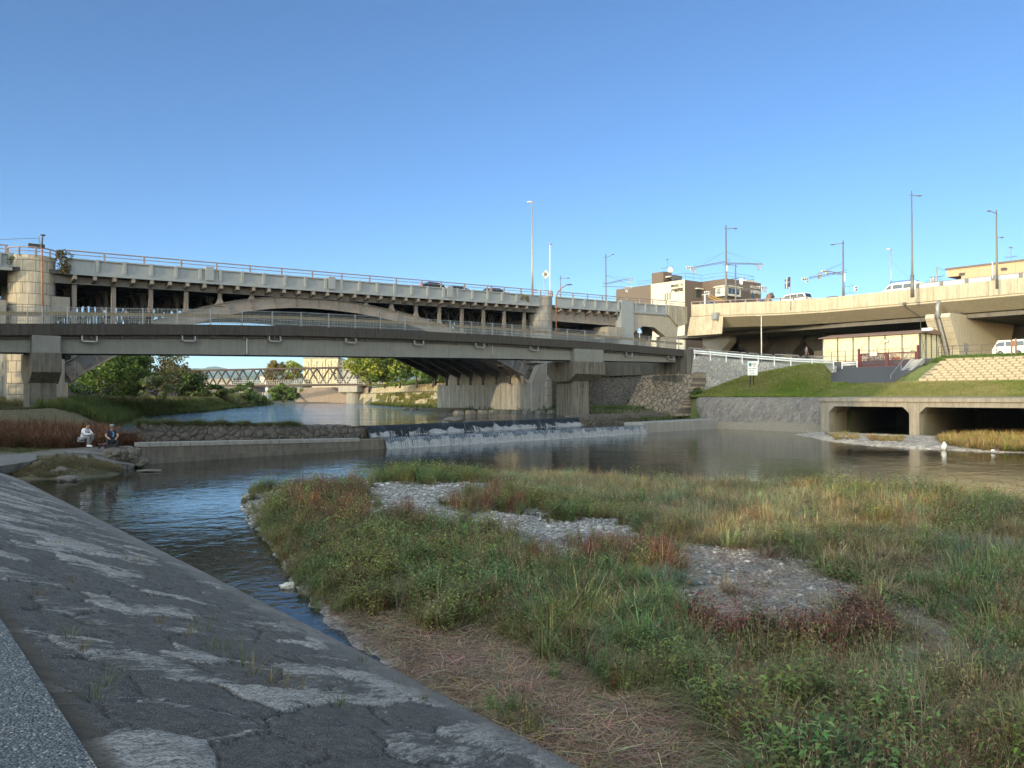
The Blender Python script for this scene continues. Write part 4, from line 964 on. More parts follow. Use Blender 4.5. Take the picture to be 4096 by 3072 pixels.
def tmpl_leafy(r, h=.5, stems=4, nl=10, L=.125, w=.030, lean=.6):
    V, Fc, C = [], [], []
    for s in range(stems):
        a = r.uniform(0, 6.283); tl = r.uniform(.1, lean); d = np.array([math.cos(a)*tl, math.sin(a)*tl, 1.]); d /= np.linalg.norm(d); hh = h*r.uniform(.6, 1.1)
        T_blade(V, Fc, C, (r.uniform(-.05, .05), r.uniform(-.05, .05), 0), d, hh, .008, .1, .75, 2)
        for k in range(nl):
            u = (k+.6)/nl; b = r.uniform(0, 6.283); p = d*hh*u; T_leaf(V, Fc, C, p, (math.cos(b), math.sin(b), r.uniform(-.1, .6)), L*r.uniform(.6, 1.2)*(1.1-.4*u), w*r.uniform(.7, 1.3), r.uniform(.6, 1.35))
    return np.array(V), np.array(Fc), np.array(C)
def tmpl_ground(r, nl=24, R=.16, L=.05, w=.035):
    V, Fc, C = [], [], []
    for k in range(nl):
        a = r.uniform(0, 6.283); rr = R*math.sqrt(r.random()); b = r.uniform(0, 6.283)
        T_leaf(V, Fc, C, (rr*math.cos(a), rr*math.sin(a), r.uniform(.01, .12)), (math.cos(b), math.sin(b), .2), L*r.uniform(.7, 1.3), w, r.uniform(.5, 1.3))
    return np.array(V), np.array(Fc), np.array(C)
def tmpl_straw(r, n=7, L=.26, w=.005):
    V, Fc, C = [], [], []
    for _ in range(n):
        a = r.uniform(0, 6.283); p = np.array([r.uniform(-.15, .15), r.uniform(-.15, .15), r.uniform(.005, .05)])
        T_blade(V, Fc, C, p, (math.cos(a), math.sin(a), r.uniform(-.06, .2)), L*r.uniform(.3, 1.3), w*r.uniform(.5, 1.6), .05, r.uniform(.4, 1.5), 2)
    return np.array(V), np.array(Fc), np.array(C)
def tmpl_clump(r, n=60, R=(1, 1, 1), s=.18):      # cloud of leaf quads for crowns
    V, Fc, C = [], [], []
    for _ in range(n):
        v = r.normal(size=3); v /= np.linalg.norm(v); rad = r.uniform(.35, 1.0)**.6; p = v*rad*np.array(R)
        a = r.normal(size=3); a /= np.linalg.norm(a); b = np.cross(a, r.normal(size=3)); b /= np.linalg.norm(b); k = s*r.uniform(.5, 1.3); n0 = len(V)
        V += [p-a*k-b*k*.35, p+a*k*.1-b*k*.6, p+a*k+b*.2*k, p+a*k*.1+b*k*.6]; Fc += [(n0, n0+1, n0+2), (n0, n0+2, n0+3)]; t = r.uniform(.6, 1.4); C += [t, t, t*1.05, t]
    return np.array(V), np.array(Fc), np.array(C)
def scatter(name, temps, pos, scale, rgb, mat, zrot=None, squash=None, tid=None, parent=None, lean=None):
    pos = np.asarray(pos, float); N = len(pos)
    if N == 0: return None
    scale = np.broadcast_to(np.asarray(scale, float), (N,)); zrot = nr.uniform(0, 6.283, N) if zrot is None else zrot
    tid = nr.integers(0, len(temps), N) if tid is None else tid
    VV, FF, CC = [], [], []; off = 0
    for k, (V, Fc, C) in enumerate(temps):
        ix = np.nonzero(tid == k)[0]
        if len(ix) == 0: continue
        c, s = np.cos(zrot[ix])[:, None], np.sin(zrot[ix])[:, None]; sc_ = scale[ix][:, None]
        x = (V[:, 0]*c-V[:, 1]*s)*sc_; y = (V[:, 0]*s+V[:, 1]*c)*sc_; z = V[:, 2][None]*sc_*(1 if squash is None else squash)
        if lean is not None: x = x+z*lean[ix, 0][:, None]; y = y+z*lean[ix, 1][:, None]
        P = np.stack([x+pos[ix, 0][:, None], y+pos[ix, 1][:, None], z+pos[ix, 2][:, None]], -1).reshape(-1, 3)
        col = (rgb[ix][:, None, :]*C[None, :, None]).reshape(-1, 3)
        f = (Fc[None]+(np.arange(len(ix))*len(V))[:, None, None]+off).reshape(-1, 3)
        VV.append(P); CC.append(col); FF.append(f); off += len(P)
    return numesh(name, np.concatenate(VV), np.concatenate(FF), mat, col=np.clip(np.concatenate(CC), 0, 1), parent=parent)
def pixarr(X, Y, Z):
    d = np.stack([X, Y, Z-H], -1); q = d@np.array(FV); return 512+F*(d@np.array(RV))/q, 384-F*(d@np.array(UV))/q, q
def inpoly(x, y, poly):
    ins = np.zeros(x.shape, bool); n = len(poly)
    for i in range(n):
        a = poly[i]; b = poly[(i+1) % n]
        c = ((a[1] > y) != (b[1] > y)) & (x < (b[0]-a[0])*(y-a[1])/(b[1]-a[1]+1e-12)+a[0]); ins ^= c
    return ins
def jit(rgb, N, v=.22): return np.clip(np.asarray(rgb)[None]*(1+nr.normal(0, v, (N, 1)))*(1+nr.normal(0, v*.4, (N, 3))), .004, 1)
tr_ = np.random.default_rng(3)
TUFT = [tmpl_tuft(tr_, 30, .55, 1.25, .007, .75) for _ in range(6)]
TUFT_LONG = [tmpl_tuft(tr_, 20, .80, .8, .012, .8, 4) for _ in range(4)]
TUFT_FINE = [tmpl_tuft(tr_, 32, .5, 1.2, .0065, .7) for _ in range(4)]
LEAFY = [tmpl_leafy(tr_) for _ in range(6)]
REDDY = [tmpl_leafy(tr_, .42, 6, 5, .07, .014, .35) for _ in range(4)]
GRND = [tmpl_ground(tr_) for _ in range(4)]
STRAW = [tmpl_straw(tr_) for _ in range(5)]
# --- foreground island: what grows where (patches read from the photograph, laid on the ground)
GRAVEL = [[(238,495),(270,486),(300,484),(350,484),(300,494),(272,506),(262,526),(250,530),(238,510)],
 [(350,482),(400,480),(490,484),(462,496),(452,516),(440,524),(397,522),(362,508)], [(476,478),(492,478),(490,490),(474,490)],
 [(436,511),(470,509),(521,511),(575,513),(640,524),(640,545),(600,552),(521,546),(470,540),(430,522)],
 [(650,566),(690,548),(734,542),(798,550),(840,566),(868,592),(850,622),(790,636),(734,632),(690,645),(660,622)],
 [(855,534),(882,537),(884,556),(857,554)], [(876,612),(920,616),(975,634),(985,680),(935,686),(885,655)], [(628,492),(648,500),(670,520),(650,526),(634,505)], [(990,660),(1030,664),(1030,700),(1000,690)]]
STRAWZ = [(318,630),(341,606),(360,618),(392,612),(432,614),(470,632),(512,645),(571,668),(622,686),(668,704),(710,726),(780,768),(800,790),(560,800),(480,740),(400,690)]
RED = [[(293,478),(362,480),(372,512),(330,530),(300,540),(292,512)], [(440,490),(515,486),(512,508),(472,520),(444,510)], [(360,517),(433,519),(424,534),(362,534)], [(500,532),(560,532),(668,540),(662,566),(600,572),(510,556)]]
DKRED = [[(676,618),(772,620),(849,636),(835,672),(734,668),(682,650)]]
PALE = [[(480,470),(640,476),(640,500),(600,512),(500,500)], [(640,480),(800,486),(860,500),(840,540),(760,552),(700,545),(660,520)], [(860,500),(930,500),(940,545),(880,560)]]
BLUE = [[(590,590),(668,560),(672,620),(610,650)], [(960,545),(1024,540),(1024,585),(970,580)]]
GCOV = [[(815,562),(870,556),(940,570),(1010,600),(990,640),(900,625),(830,600)]]
LONG = [[(540,585),(680,590),(690,640),(620,680),(520,650)], [(930,560),(1040,560),(1040,650),(985,650),(950,610)]]
def zone(x, y, polys, wob=0):
    r = np.zeros(x.shape, bool)
    for p in polys: r |= inpoly(x, y, p)
    return r
N = 90000
dist = 6.2+(37-6.2)*nr.random(N)**1.15; lat = nr.uniform(-.68, .70, N)*dist
PX_ = RV.x*lat+FH.x*dist; PY_ = RV.y*lat+FH.y*dist
sd_ = poly_sdf(PX_, PY_, ISL); hz = bar_h(PX_, PY_); x_, y_, q_ = pixarr(PX_, PY_, hz)
wa = np.clip(14/dist, .35, 1.6); jx = x_+nr.normal(0, 4.0, N)+(fbm(PX_*.9, PY_*.9, 4, 71, .6)-.5)*190*wa; jy = y_+nr.normal(0, 1.8, N)*wa+(fbm(PX_*.9+5, PY_*.9, 4, 72, .6)-.5)*62*wa
inside = (sd_ > -.02) & (PX_ > 5.25) & (x_ > 200) & (x_ < 1080) & (y_ < 860)
gz = zone(jx, jy, GRAVEL); sz = zone(jx, jy, [STRAWZ]); keep = inside & ~gz & ~sz
# green foot reaching into the water at left
dens = fbm(PX_*.55, PY_*.55, 3, 21); keep &= (dens > .30) | (nr.random(N) < .35)
keep &= (nr.random(N) < np.clip(.65, 0, 1))
ix = np.nonzero(keep)[0]; X_, Y_, Z_, xx, yy, dd = PX_[ix], PY_[ix], hz[ix], jx[ix], jy[ix], dist[ix]; n = len(ix)
kind = np.zeros(n, int)                        # 0 leafy green
kind[zone(xx, yy, RED) & (nr.random(n) < .62)] = 1; kind[zone(xx, yy, DKRED) & (nr.random(n) < .75)] = 2; kind[zone(xx, yy, PALE)] = 3; kind[zone(xx, yy, BLUE)] = 4; kind[zone(xx, yy, GCOV)] = 5; kind[zone(xx, yy, LONG)] = 6
mixn = vnoise(X_*.8, Y_*.8, 31)
rightside = (kind == 0) & (xx > 620) & (nr.random(n) < .55); kind[rightside] = np.where(mixn[rightside] > .5, 3, 7)
low = (kind == 0) & (yy > 600) & (xx > 430) & (nr.random(n) < .45); kind[low] = 7
sw = (nr.random(n) < .10); kind[sw & (kind != 5)] = nr.choice([0, 3, 7], (sw & (kind != 5)).sum())
edge = np.clip(.55+sd_[ix]/1.6, .55, 1); md = worley(X_*1.15+3, Y_*1.15)[0]; sca = edge*nr.uniform(.6, 1.15, n)*(1.28-.85*np.clip(md, 0, .9))*(.8+.4*fbm(X_*.5, Y_*.5, 2, 41))
def put(name, k, temps, s, rgb, v=.2, thin=1.0, mat=None, lab=None):
    m = (kind == k)
    if thin < 1: m &= nr.random(n) < thin
    if not m.any(): return
    P = np.stack([X_[m], Y_[m], Z_[m]-.01], -1); c = jit(rgb, m.sum(), v)*(.72+.56*fbm(X_[m]*.9, Y_[m]*.9, 3, 51))[:, None]*np.array([1, 1, 1]); hue = fbm(X_[m]*1.6+9, Y_[m]*1.6, 2, 61)[:, None]; c = np.clip(c*(1+(hue-.5)*np.array([1.1, .1, -.2])), .004, 1)
    far = np.clip(dd[m]/14, 1, 1.8)
    o = scatter(name, temps, P, sca[m]*s*np.sqrt(far), c, mat or M['leaf']); tag(o, lab, None, kind='stuff')
put('smartweed', 0, LEAFY, .95, (.17, .20, .055), .25)
m0 = kind == 0; mm = m0 & (vnoise(X_*1.1, Y_*1.1, 77) > .62) & (nr.random(n) < .5)
P = np.stack([X_[mm], Y_[mm], Z_[mm]], -1); tag(scatter('smartweed', REDDY, P, sca[mm]*1.2, jit((.21, .09, .05), mm.sum(), .25), M['leaf']), kind='stuff')
put('red_smartweed', 1, REDDY, 1.15, (.24, .085, .055), .35)
put('smartweed', 2, LEAFY, .95, (.16, .075, .045), .35)
put('dry_grass', 3, TUFT_FINE, 1.05, (.30, .27, .13), .2, .8, M['grass'])
put('blue_grass', 4, TUFT_FINE, 1.15, (.18, .23, .16), .15, .9, M['grass'])
put('ground_cover', 5, GRND, 1.3, (.15, .22, .06), .25)
put('tall_grass', 6, TUFT_LONG, .95, (.17, .21, .08), .2, .5, M['grass'])
put('green_grass', 7, TUFT, 1.0, (.22, .22, .09), .25, .7, M['grass'])
m6 = (kind == 6) & (nr.random(n) < .6); tag(scatter('smartweed', LEAFY, np.stack([X_[m6], Y_[m6], Z_[m6]], -1), sca[m6]*.8, jit((.12, .18, .045), m6.sum()), M['leaf']), kind='stuff')
# dry stalks poking through everywhere
ms = nr.random(n) < .22; tag(scatter('dry_grass', TUFT, np.stack([X_[ms], Y_[ms], Z_[ms]], -1), sca[ms]*1.1, jit((.36, .29, .17), ms.sum()), M['grass']), kind='stuff')
# seed stalks and dead brown clumps standing above the rest
def tmpl_stalk(r):
    V, Fc, C = [], [], []
    for s in range(3):
        a = r.uniform(0, 6.283); d = np.array([math.cos(a)*.35, math.sin(a)*.35, 1.]); d /= np.linalg.norm(d); h = r.uniform(.5, .85); T_blade(V, Fc, C, (r.uniform(-.06, .06), r.uniform(-.06, .06), 0), d, h, .006, .25, .8, 3)
        top = d*h*.98+np.array([d[0], d[1], 0])*.25*h-np.array([0, 0, .2*h])
        for k in range(7): b = r.uniform(0, 6.283); T_leaf(V, Fc, C, top-d*h*.035*k, (math.cos(b)*.5, math.sin(b)*.5, .8), .045, .008, r.uniform(.8, 1.5))
    return np.array(V), np.array(Fc), np.array(C)
STALK = [tmpl_stalk(tr_) for _ in range(5)]
mk = nr.random(n) < .10; cst = np.where(nr.random((mk.sum(), 1)) < .5, np.array([[.30, .22, .13]]), np.array([[.20, .09, .06]])); tag(scatter('seed_stalks', STALK, np.stack([X_[mk], Y_[mk], Z_[mk]], -1), nr.uniform(.7, 1.15, mk.sum()), cst*(1+nr.normal(0, .2, (mk.sum(), 1))), M['grass']), kind='stuff')
for (gx_, gy_, s_) in ((1010, 690, 1.0), (985, 668, .9), (735, 590, .8), (1000, 650, .8), (648, 512, 1.1), (600, 505, 1.0), (800, 545, 1.0), (900, 545, .8), (560, 490, .8), (840, 700, .7), (770, 555, .8)):
    p = onZ(gx_, gy_, .35); m_ = 16; P = np.stack([p.x+nr.normal(0, .22, m_), p.y+nr.normal(0, .22, m_), np.full(m_, float(bar_h(np.array([p.x]), np.array([p.y]))[0]))], -1)
    o = scatter('dead_grass_clump', TUFT_LONG+TUFT, P, nr.uniform(.6, .95, m_)*s_, jit((.30, .22, .14), m_, .25), M['grass'])
    tag(o, None, None, kind='stuff')
# brown straw litter
ns = 42000; dist2 = 5.2+13*nr.random(ns)**1.2; lat2 = nr.uniform(-.25, .6, ns)*dist2
SX = RV.x*lat2+FH.x*dist2; SY = RV.y*lat2+FH.y*dist2; sz_ = bar_h(SX, SY); x2, y2, _ = pixarr(SX, SY, sz_)
k2 = (SX > 4.95) & (inpoly(x2+nr.normal(0, 14, ns), y2+nr.normal(0, 11, ns), STRAWZ) | (nr.random(ns) < .30)) & (poly_sdf(SX, SY, ISL) > .1)
P = np.stack([SX[k2], SY[k2], np.maximum(sz_[k2], .02)], -1); tag(scatter('straw_litter', STRAW, P, nr.uniform(.6, 1.3, k2.sum()), jit((.34, .25, .16), k2.sum(), .4), M['grass']), kind='stuff')
# brown mat of rotted straw under the litter
M['strawmat'] = m_ground('straw_mat', (.13, .095, .065), (.18, .13, .09), (.24, .185, .13), 1.5, 22, .05)
sx_ = np.arange(4.9, 14, .08); sy_ = np.arange(-4, 9, .08); AX, AY = np.meshgrid(sx_, sy_, indexing='ij'); az = bar_h(AX, AY)+.012+(fbm(AX*7, AY*7, 3, 3)-.5)*.05
ax2, ay2, _ = pixarr(AX, AY, az); ok = inpoly(ax2, ay2, STRAWZ+[])
V = np.stack([AX, AY, az], -1).reshape(-1, 3); nx, ny = AX.shape; I = np.arange((nx-1)*(ny-1)); i = I//(ny-1); j = I % (ny-1); a = i*ny+j
Fq = np.stack([a, a+ny, a+ny+1, a+1], -1); kf = ok.ravel()[Fq].all(1); o = numesh('straw_mat', V, Fq[kf], M['strawmat'], nper=4, smooth=True); tag(o, kind='stuff')
# pebbles on the bare gravel
ns = 110000; d3 = 7+30*nr.random(ns)**1.1; l3 = nr.uniform(-.5, .68, ns)*d3; QX = RV.x*l3+FH.x*d3; QY = RV.y*l3+FH.y*d3; qz = bar_h(QX, QY); x3, y3, _ = pixarr(QX, QY, qz)
wb = np.clip(14/d3, .35, 1.6); kp = zone(x3+(fbm(QX*.9, QY*.9, 4, 71, .6)-.5)*190*wb+nr.normal(0, 3, ns), y3+(fbm(QX*.9+5, QY*.9, 4, 72, .6)-.5)*62*wb, GRAVEL) & (poly_sdf(QX, QY, ISL) > -.1); kp |= (nr.random(ns) < .03) & (poly_sdf(QX, QY, ISL) > 0); kp &= QX > 5.4
ico = bmesh.new(); bmesh.ops.create_icosphere(ico, subdivisions=1, radius=1); IV = np.array([v.co for v in ico.verts]); IF = np.array([[v.index for v in f.verts] for f in ico.faces]); ico.free()
PEB = []
for k in range(5): PEB.append((IV*np.array([1, tr_.uniform(.6, .9), tr_.uniform(.35, .6)])*(1+tr_.normal(0, .08, (len(IV), 1))), IF, np.full(len(IV), 1.0)))
nP = kp.sum(); gt_ = nr.choice([.14, .22, .30, .40, .55], nP, p=[.25, .3, .25, .15, .05])
M['pebble'] = m_leaf('pebble_stone', 0.0, .8)
P = np.stack([QX[kp], QY[kp], np.maximum(qz[kp], 0)+.005], -1); tag(scatter('pebbles', PEB, P, nr.gamma(2.0, .007, nP)*np.clip(d3[kp]/12, .9, 1.9)+.006, np.stack([gt_, gt_*.98, gt_*.93], -1), M['pebble']), kind='stuff')

# dark soil under the plants, bare stones elsewhere
bxp, byp, _ = pixarr(BARV[:, 0], BARV[:, 1], BARV[:, 2]); wv2 = np.clip(14/np.maximum(np.hypot(BARV[:, 0], BARV[:, 1]), 4), .35, 1.6)
bg_ = zone(bxp+(fbm(BARV[:, 0]*.9, BARV[:, 1]*.9, 4, 71, .6)-.5)*190*wv2, byp+(fbm(BARV[:, 0]*.9+5, BARV[:, 1]*.9, 4, 72, .6)-.5)*62*wv2, GRAVEL)
msk = (~bg_ & (poly_sdf(BARV[:, 0], BARV[:, 1], ISL) > .25)).astype(np.float32); c4 = np.ones((len(BARV), 4), np.float32); c4[:, 0] = msk; c4[:, 1:3] = 0; BARO.data.color_attributes['Col'].data.foreach_set('color', c4.ravel())
# --- grass tufts in the joints of the near slope (each a plant of its own)
def slope_z(a): return 1.85-(a-.85)*(1.85/4.45)
tl = [(150,575,.14),(128,560,.10),(140,562,.16),(72,584,.12),(68,640,.14),(82,652,.13),(160,624,.12),(188,638,.16),(205,634,.22),(212,650,.17),(228,652,.2),(243,668,.30),(254,676,.26),(270,684,.2),(286,688,.15),(105,688,.16),(96,702,.12),(40,596,.1),(60,544,.08),(93,548,.08),(340,708,.17),(362,662,.16),(395,686,.14),(425,700,.16),(302,690,.12),(30,512,.1)]
for k, (x, y, s) in enumerate(tl):
    r = ray(x, y); a_, b_ = 1.85/4.45, 1.85+.85*1.85/4.45     # z = b - a X
    tt = (b_-H)/(r.z+a_*r.x); p = CAM+r*tt
    V, Fc, C = tmpl_tuft(tr_, 22, s*1.2, .9, .0045, .5, 3); mx_ = (tr_.random() < .55)
    c = np.array((.20, .16, .08) if mx_ else (.11, .13, .05))
    o = numesh('grass_tuft', V, Fc, M['grass'], col=np.clip(c[None]*C[:, None], 0, 1)); o.location = (p.x, p.y, p.z+.01)
    zone_ = 'close to the pebble walkway' if p.x < 1.9 else ('near the water edge' if p.x > 3.9 else 'on the middle of the slope'); far_ = 'far up the slope bank' if y < 600 else ('in the nearer part' if y > 665 else 'halfway along')
    tag(o, ('dry straw coloured' if mx_ else 'small green')+' grass tuft '+zone_+', '+far_, 'grass tuft', 'grass tufts rooted in the stone slope')

# --- beds further off, laid out as ground polygons given by picture outline and ground height
def bed(name, polypx, z, n, temps, s, rgbs, v=.2, lab=None, kindtag='stuff', mat=None, zfun=None):
    G = [onZ(x, y, z) for x, y in polypx]; xs = [p.x for p in G]; ys = [p.y for p in G]
    X = nr.uniform(min(xs), max(xs), n); Y = nr.uniform(min(ys), max(ys), n); m = inpoly(X, Y, [(p.x, p.y) for p in G]); X, Y = X[m], Y[m]
    Z = np.full(len(X), float(z)) if zfun is None else zfun(X, Y)
    pick = nr.integers(0, len(rgbs), len(X)); c = np.asarray(rgbs)[pick]*(1+nr.normal(0, v, (len(X), 1)))
    o = scatter(name, temps, np.stack([X, Y, Z], -1), s*nr.uniform(.6, 1.2, len(X)), np.clip(c, .004, 1), mat or M['leaf'])
    if o: tag(o, lab, None, kind=kindtag)
    return o
BIGREED = [tmpl_tuft(tr_, 22, 1.0, .45, .03, .3) for _ in range(4)]
BIGLEAF = [tmpl_clump(tr_, 40, (.5, .5, .4), .12) for _ in range(4)]
# red-brown hedge of dried smartweed behind the two men, short grass before it, dark undergrowth behind
def bedD(name, pts, n, temps, s_, rgbs, v=.25, zf=None):
    G = [onD(x, 440, D) for x, D in pts]; xs = [p.x for p in G]; ys = [p.y for p in G]; X = nr.uniform(min(xs), max(xs), n); Y = nr.uniform(min(ys), max(ys), n); m = inpoly(X, Y, [(p.x, p.y) for p in G]); X, Y = X[m], Y[m]
    c = np.asarray(rgbs)[nr.integers(0, len(rgbs), len(X))]*(1+nr.normal(0, v, (len(X), 1))); Z = np.maximum(terr(X, Y), .60)-.03
    return tag(scatter(name, temps, np.stack([X, Y, Z], -1), s_*nr.uniform(.65, 1.15, len(X))*(.8+.35*vnoise(X*.7, Y*.7, 3)), np.clip(c, .004, 1), M['leaf']), kind='stuff')
MESSY = [tmpl_tuft(tr_, 30, 1.0, 1.0, .016, .7, 3) for _ in range(4)]
bedD('dried_smartweed', [(-60, 41.6), (60, 42.4), (118, 43.4), (141, 44.0), (146, 46.5), (120, 50), (-60, 48)], 5200, MESSY+REDDY[:2], 1.5, [(.12, .048, .028), (.16, .07, .035), (.10, .055, .03), (.14, .09, .045)], .35)
bedD('green_grass', [(-60, 40.2), (60, 40.8), (100, 41.3), (138, 42), (142, 44.2), (118, 43.8), (60, 42.8), (-60, 42)], 4200, TUFT, .55, [(.10, .13, .04), (.15, .15, .07)])
bedD('undergrowth', [(-60, 47.5), (120, 49.5), (150, 51), (160, 66), (-60, 74)], 9000, MESSY, .38, [(.05, .08, .025), (.08, .09, .03), (.10, .07, .035)])
bedD('undergrowth', [(72, 60), (150, 54), (165, 72), (72, 78)], 2600, BIGREED+MESSY, 1.2, [(.04, .07, .02), (.06, .08, .025)])
# grass on the top of the stone weir
pp = [];
for k in range(2600):
    u = nr.random()*.72; a_ = lerp(U0, U1, u); pp.append((a_.x+nr.normal(0, .15)-.3, a_.y+.75+nr.normal(0, .22), 1.42+.45*(1-u)**1.2))
pp = np.array(pp); tag(scatter('weir_grass', TUFT+TUFT_LONG[:2], pp, nr.uniform(.4, .95, len(pp))*(.6+.8*vnoise(pp[:, 0]*1.3, pp[:, 1]*0, 4)), jit((.09, .10, .035), len(pp), .3), M['grass']), kind='stuff')
# berm below the right end of the bridges
bed('green_grass', [(440, 411), (540, 412.5), (600, 411), (640, 412), (690, 409), (690, 403), (600, 404), (520, 404), (470, 407)], 1.95, 16000, BIGREED, .75, [(.05, .085, .022), (.08, .10, .03)], zfun=lambda X, Y: terr(X, Y)-.02)
bed('riverbank_bush', [(615, 420), (690, 419), (694, 410), (660, 404), (625, 408)], 1.1, 3800, BIGREED, 1.0, [(.06, .075, .025), (.12, .085, .05), (.05, .08, .02)], .3, zfun=lambda X, Y: np.full(len(X), 1.0))
# reeds on the sunlit gravel bar by the culverts
MESSY_ = [tmpl_tuft(tr_, 30, 1.0, 1.0, .02, .7, 3) for _ in range(4)]
bed('reeds', [(825, 434), (835, 440), (860, 440), (858, 434)], .1, 500, MESSY_, .55, [(.30, .20, .07), (.20, .19, .06)], .25)
bed('reeds', [(866, 437), (872, 442), (902, 443), (905, 438)], .1, 600, MESSY_, .55, [(.30, .17, .08), (.25, .19, .07), (.18, .19, .05)], .25)
bed('reeds', [(937, 439), (945, 447), (985, 450), (1060, 453), (1060, 437), (980, 436)], .1, 5200, MESSY_, .85, [(.30, .15, .05), (.27, .22, .06), (.16, .18, .04), (.30, .20, .10)], .3)
# lawn on the terrace and mound
nL = 100000; LX = nr.uniform(75.6, 90, nL); LY = nr.uniform(20, 65, nL); ok = (LX < wallX(LY)-.4) & ~((LX > 84.2) & (LY > 42.8) & (LY < .5924*LX+.1)) & ~((LX > 85.9) & (LY < 43.5))
LX, LY = LX[ok], LY[ok]; lz = terr(LX, LY); tl_ = [tmpl_tuft(tr_, 7, .28, .6, .03, .3, 2) for _ in range(4)]
mound_m = (LY > 48); g1 = np.array((.14, .20, .03)); g2 = np.array((.27, .25, .10)); f_ = np.clip(fbm(LX*.25, LY*.25, 3, 2)*1.6-.35+(LY < 46)*.25, 0, 1)[:, None]
tag(scatter('lawn_grass', tl_, np.stack([LX, LY, lz], -1), nr.uniform(.5, 1.1, len(LX))*np.where(mound_m, 1.5, .7), (g1*(1-f_)+g2*f_)*(1+nr.normal(0, .15, (len(LX), 1))), M['grass']), kind='stuff')
# grass above the block revetment
nL = 9000; LX = nr.uniform(91.6, 94.5, nL); LY = nr.uniform(18, 43, nL); tag(scatter('lawn_grass', tl_, np.stack([LX, LY, terr(LX, LY)], -1), nr.uniform(.8, 1.9, nL), jit((.09, .15, .03), nL), M['grass']), kind='stuff')
# far left river bank under the arch: grasses, then undergrowth
def bedW(name, xf0, xf1, t0, t1, n, temps, s, rgbs, v=.25, mat=None):
    t = nr.uniform(t0, t1, n); u = nr.random(n); X = (Lb(t)-xf0)*(1-u)+(Lb(t)-xf1)*u; c = np.asarray(rgbs)[nr.integers(0, len(rgbs), n)]*(1+nr.normal(0, v, (n, 1)))
    o = scatter(name, temps, np.stack([X, t, terr(X, t)-.05], -1), s*nr.uniform(.6, 1.3, n), np.clip(c, .004, 1), mat or M['leaf']); return tag(o, kind='stuff')
bedW('bank_grass', -.6, 5, 62, 150, 14000, BIGREED+MESSY, .85, [(.06, .10, .02), (.12, .13, .035), (.05, .08, .02)])
bedW('bank_grass', 3, 12, 76, 150, 11000, BIGREED+MESSY, 1.0, [(.17, .15, .07), (.12, .13, .04), (.22, .19, .11)])
bedW('bank_grass', -.6, 9, 150, 235, 9000, BIGREED, 1.7, [(.10, .12, .03), (.16, .14, .06), (.07, .10, .025)])
bedW('undergrowth', 10, 24, 84, 150, 2600, BIGLEAF, 1.9, [(.04, .075, .018), (.06, .09, .02)])

# --- trees
def tree(px, ybase, D, ht, wd, rgbs, label, name='tree', n=26, leaf=.30, group=None, zb=None, trunk=.22, low=.25, per=120, clr=.35, seed=None, sparse=1.0):
    P = onD(px, 300, D); z0 = float(terr(P.x, P.y)) if zb is None else zb
    r = np.random.default_rng(seed if seed is not None else int(px*13+D))
    root = empty(name, (P.x, P.y, z0), label, 'tree', group); mb = MB(); h0 = ht*low
    lean = r.uniform(-.04, .04, 2)*ht; mb.tube([(0, 0, -.3), (lean[0]*.4, lean[1]*.4, h0), (lean[0], lean[1], ht*.55), (lean[0]*1.3, lean[1]*1.3, ht*.85)], [trunk, trunk*.75, trunk*.45, trunk*.15], 8)
    V, C, A = [], [], []
    cl = []
    for k in range(n):
        v = r.normal(size=3); v /= np.linalg.norm(v); rad = r.uniform(.35, 1)**.5; c = np.array([v[0]*wd*.5*rad, v[1]*wd*.5*rad, ht*(low+1)/2+v[2]*ht*(1-low)*.5*rad])
        f = 1-.35*max(0, (c[2]/ht-.6)/.4)**2; c[0] *= f; c[1] *= f; cl.append(c)
        if k < 9: b = np.array([lean[0]*.5, lean[1]*.5, h0+(c[2]-h0)*.3]); mb.tube([b, (b+c)/2+np.array([0, 0, -.05*ht]), c], [trunk*.35, trunk*.2, trunk*.06], 5)
    mb.build('trunk', M['bark'], root, local=True, smooth=True)
    pos = np.array(cl); rs = np.clip(r.normal(.19, .045, n), .1, .3)*min(wd, ht*1.2)
    VV, FF, CC, off = [], [], [], 0
    for k in range(n):
        V, Fc, C = tmpl_clump(r, int(per*sparse), (1, 1, .7), leaf/rs[k]); base = np.asarray(rgbs[r.integers(0, len(rgbs))])*(r.uniform(.75, 1.3))
        VV.append(V*rs[k]+pos[k]); FF.append(Fc+off); CC.append(base[None]*C[:, None]); off += len(V)
    o = numesh('crown', np.concatenate(VV), np.concatenate(FF), M['leaf'], col=np.clip(np.concatenate(CC), .004, 1), parent=root)
    return root
OL = [(.17, .14, .04), (.20, .16, .05), (.12, .12, .03)]; GR = [(.075, .13, .025), (.10, .16, .03)]; YG = [(.24, .26, .035), (.19, .23, .035)]; DG = [(.06, .10, .02), (.10, .14, .03)]
tree(100, 405, 104, 6.6, 9, GR, 'bushy green tree on the left bank just right of the dark pier', n=30, leaf=.22, low=.05)
tree(128, 403, 108, 7.2, 7.5, [(.08, .13, .025), (.10, .15, .03)], 'light green feathery tree standing on the left bank under the footbridge', n=30, leaf=.24, low=.05)
tree(108, 395, 124, 10.3, 12, OL, 'broad olive brown tree behind the steel arch foot', n=36, leaf=.26, low=.2)
tree(138, 395, 130, 10.6, 11, OL+[(.15, .15, .05)], 'olive crowned tree, second behind the arch foot', n=36, leaf=.26, low=.2, sparse=.8)
tree(165, 396, 138, 10.4, 9, [(.13, .11, .035), (.16, .15, .05)], 'thin topped yellowish tree with sky showing through its crown', n=26, leaf=.22, low=.25, sparse=.6)
tree(176, 397, 150, 7.2, 9, [(.075, .065, .03), (.09, .08, .03)], 'dark brownish tree where the truss bridge begins', n=26, leaf=.28, low=.1)
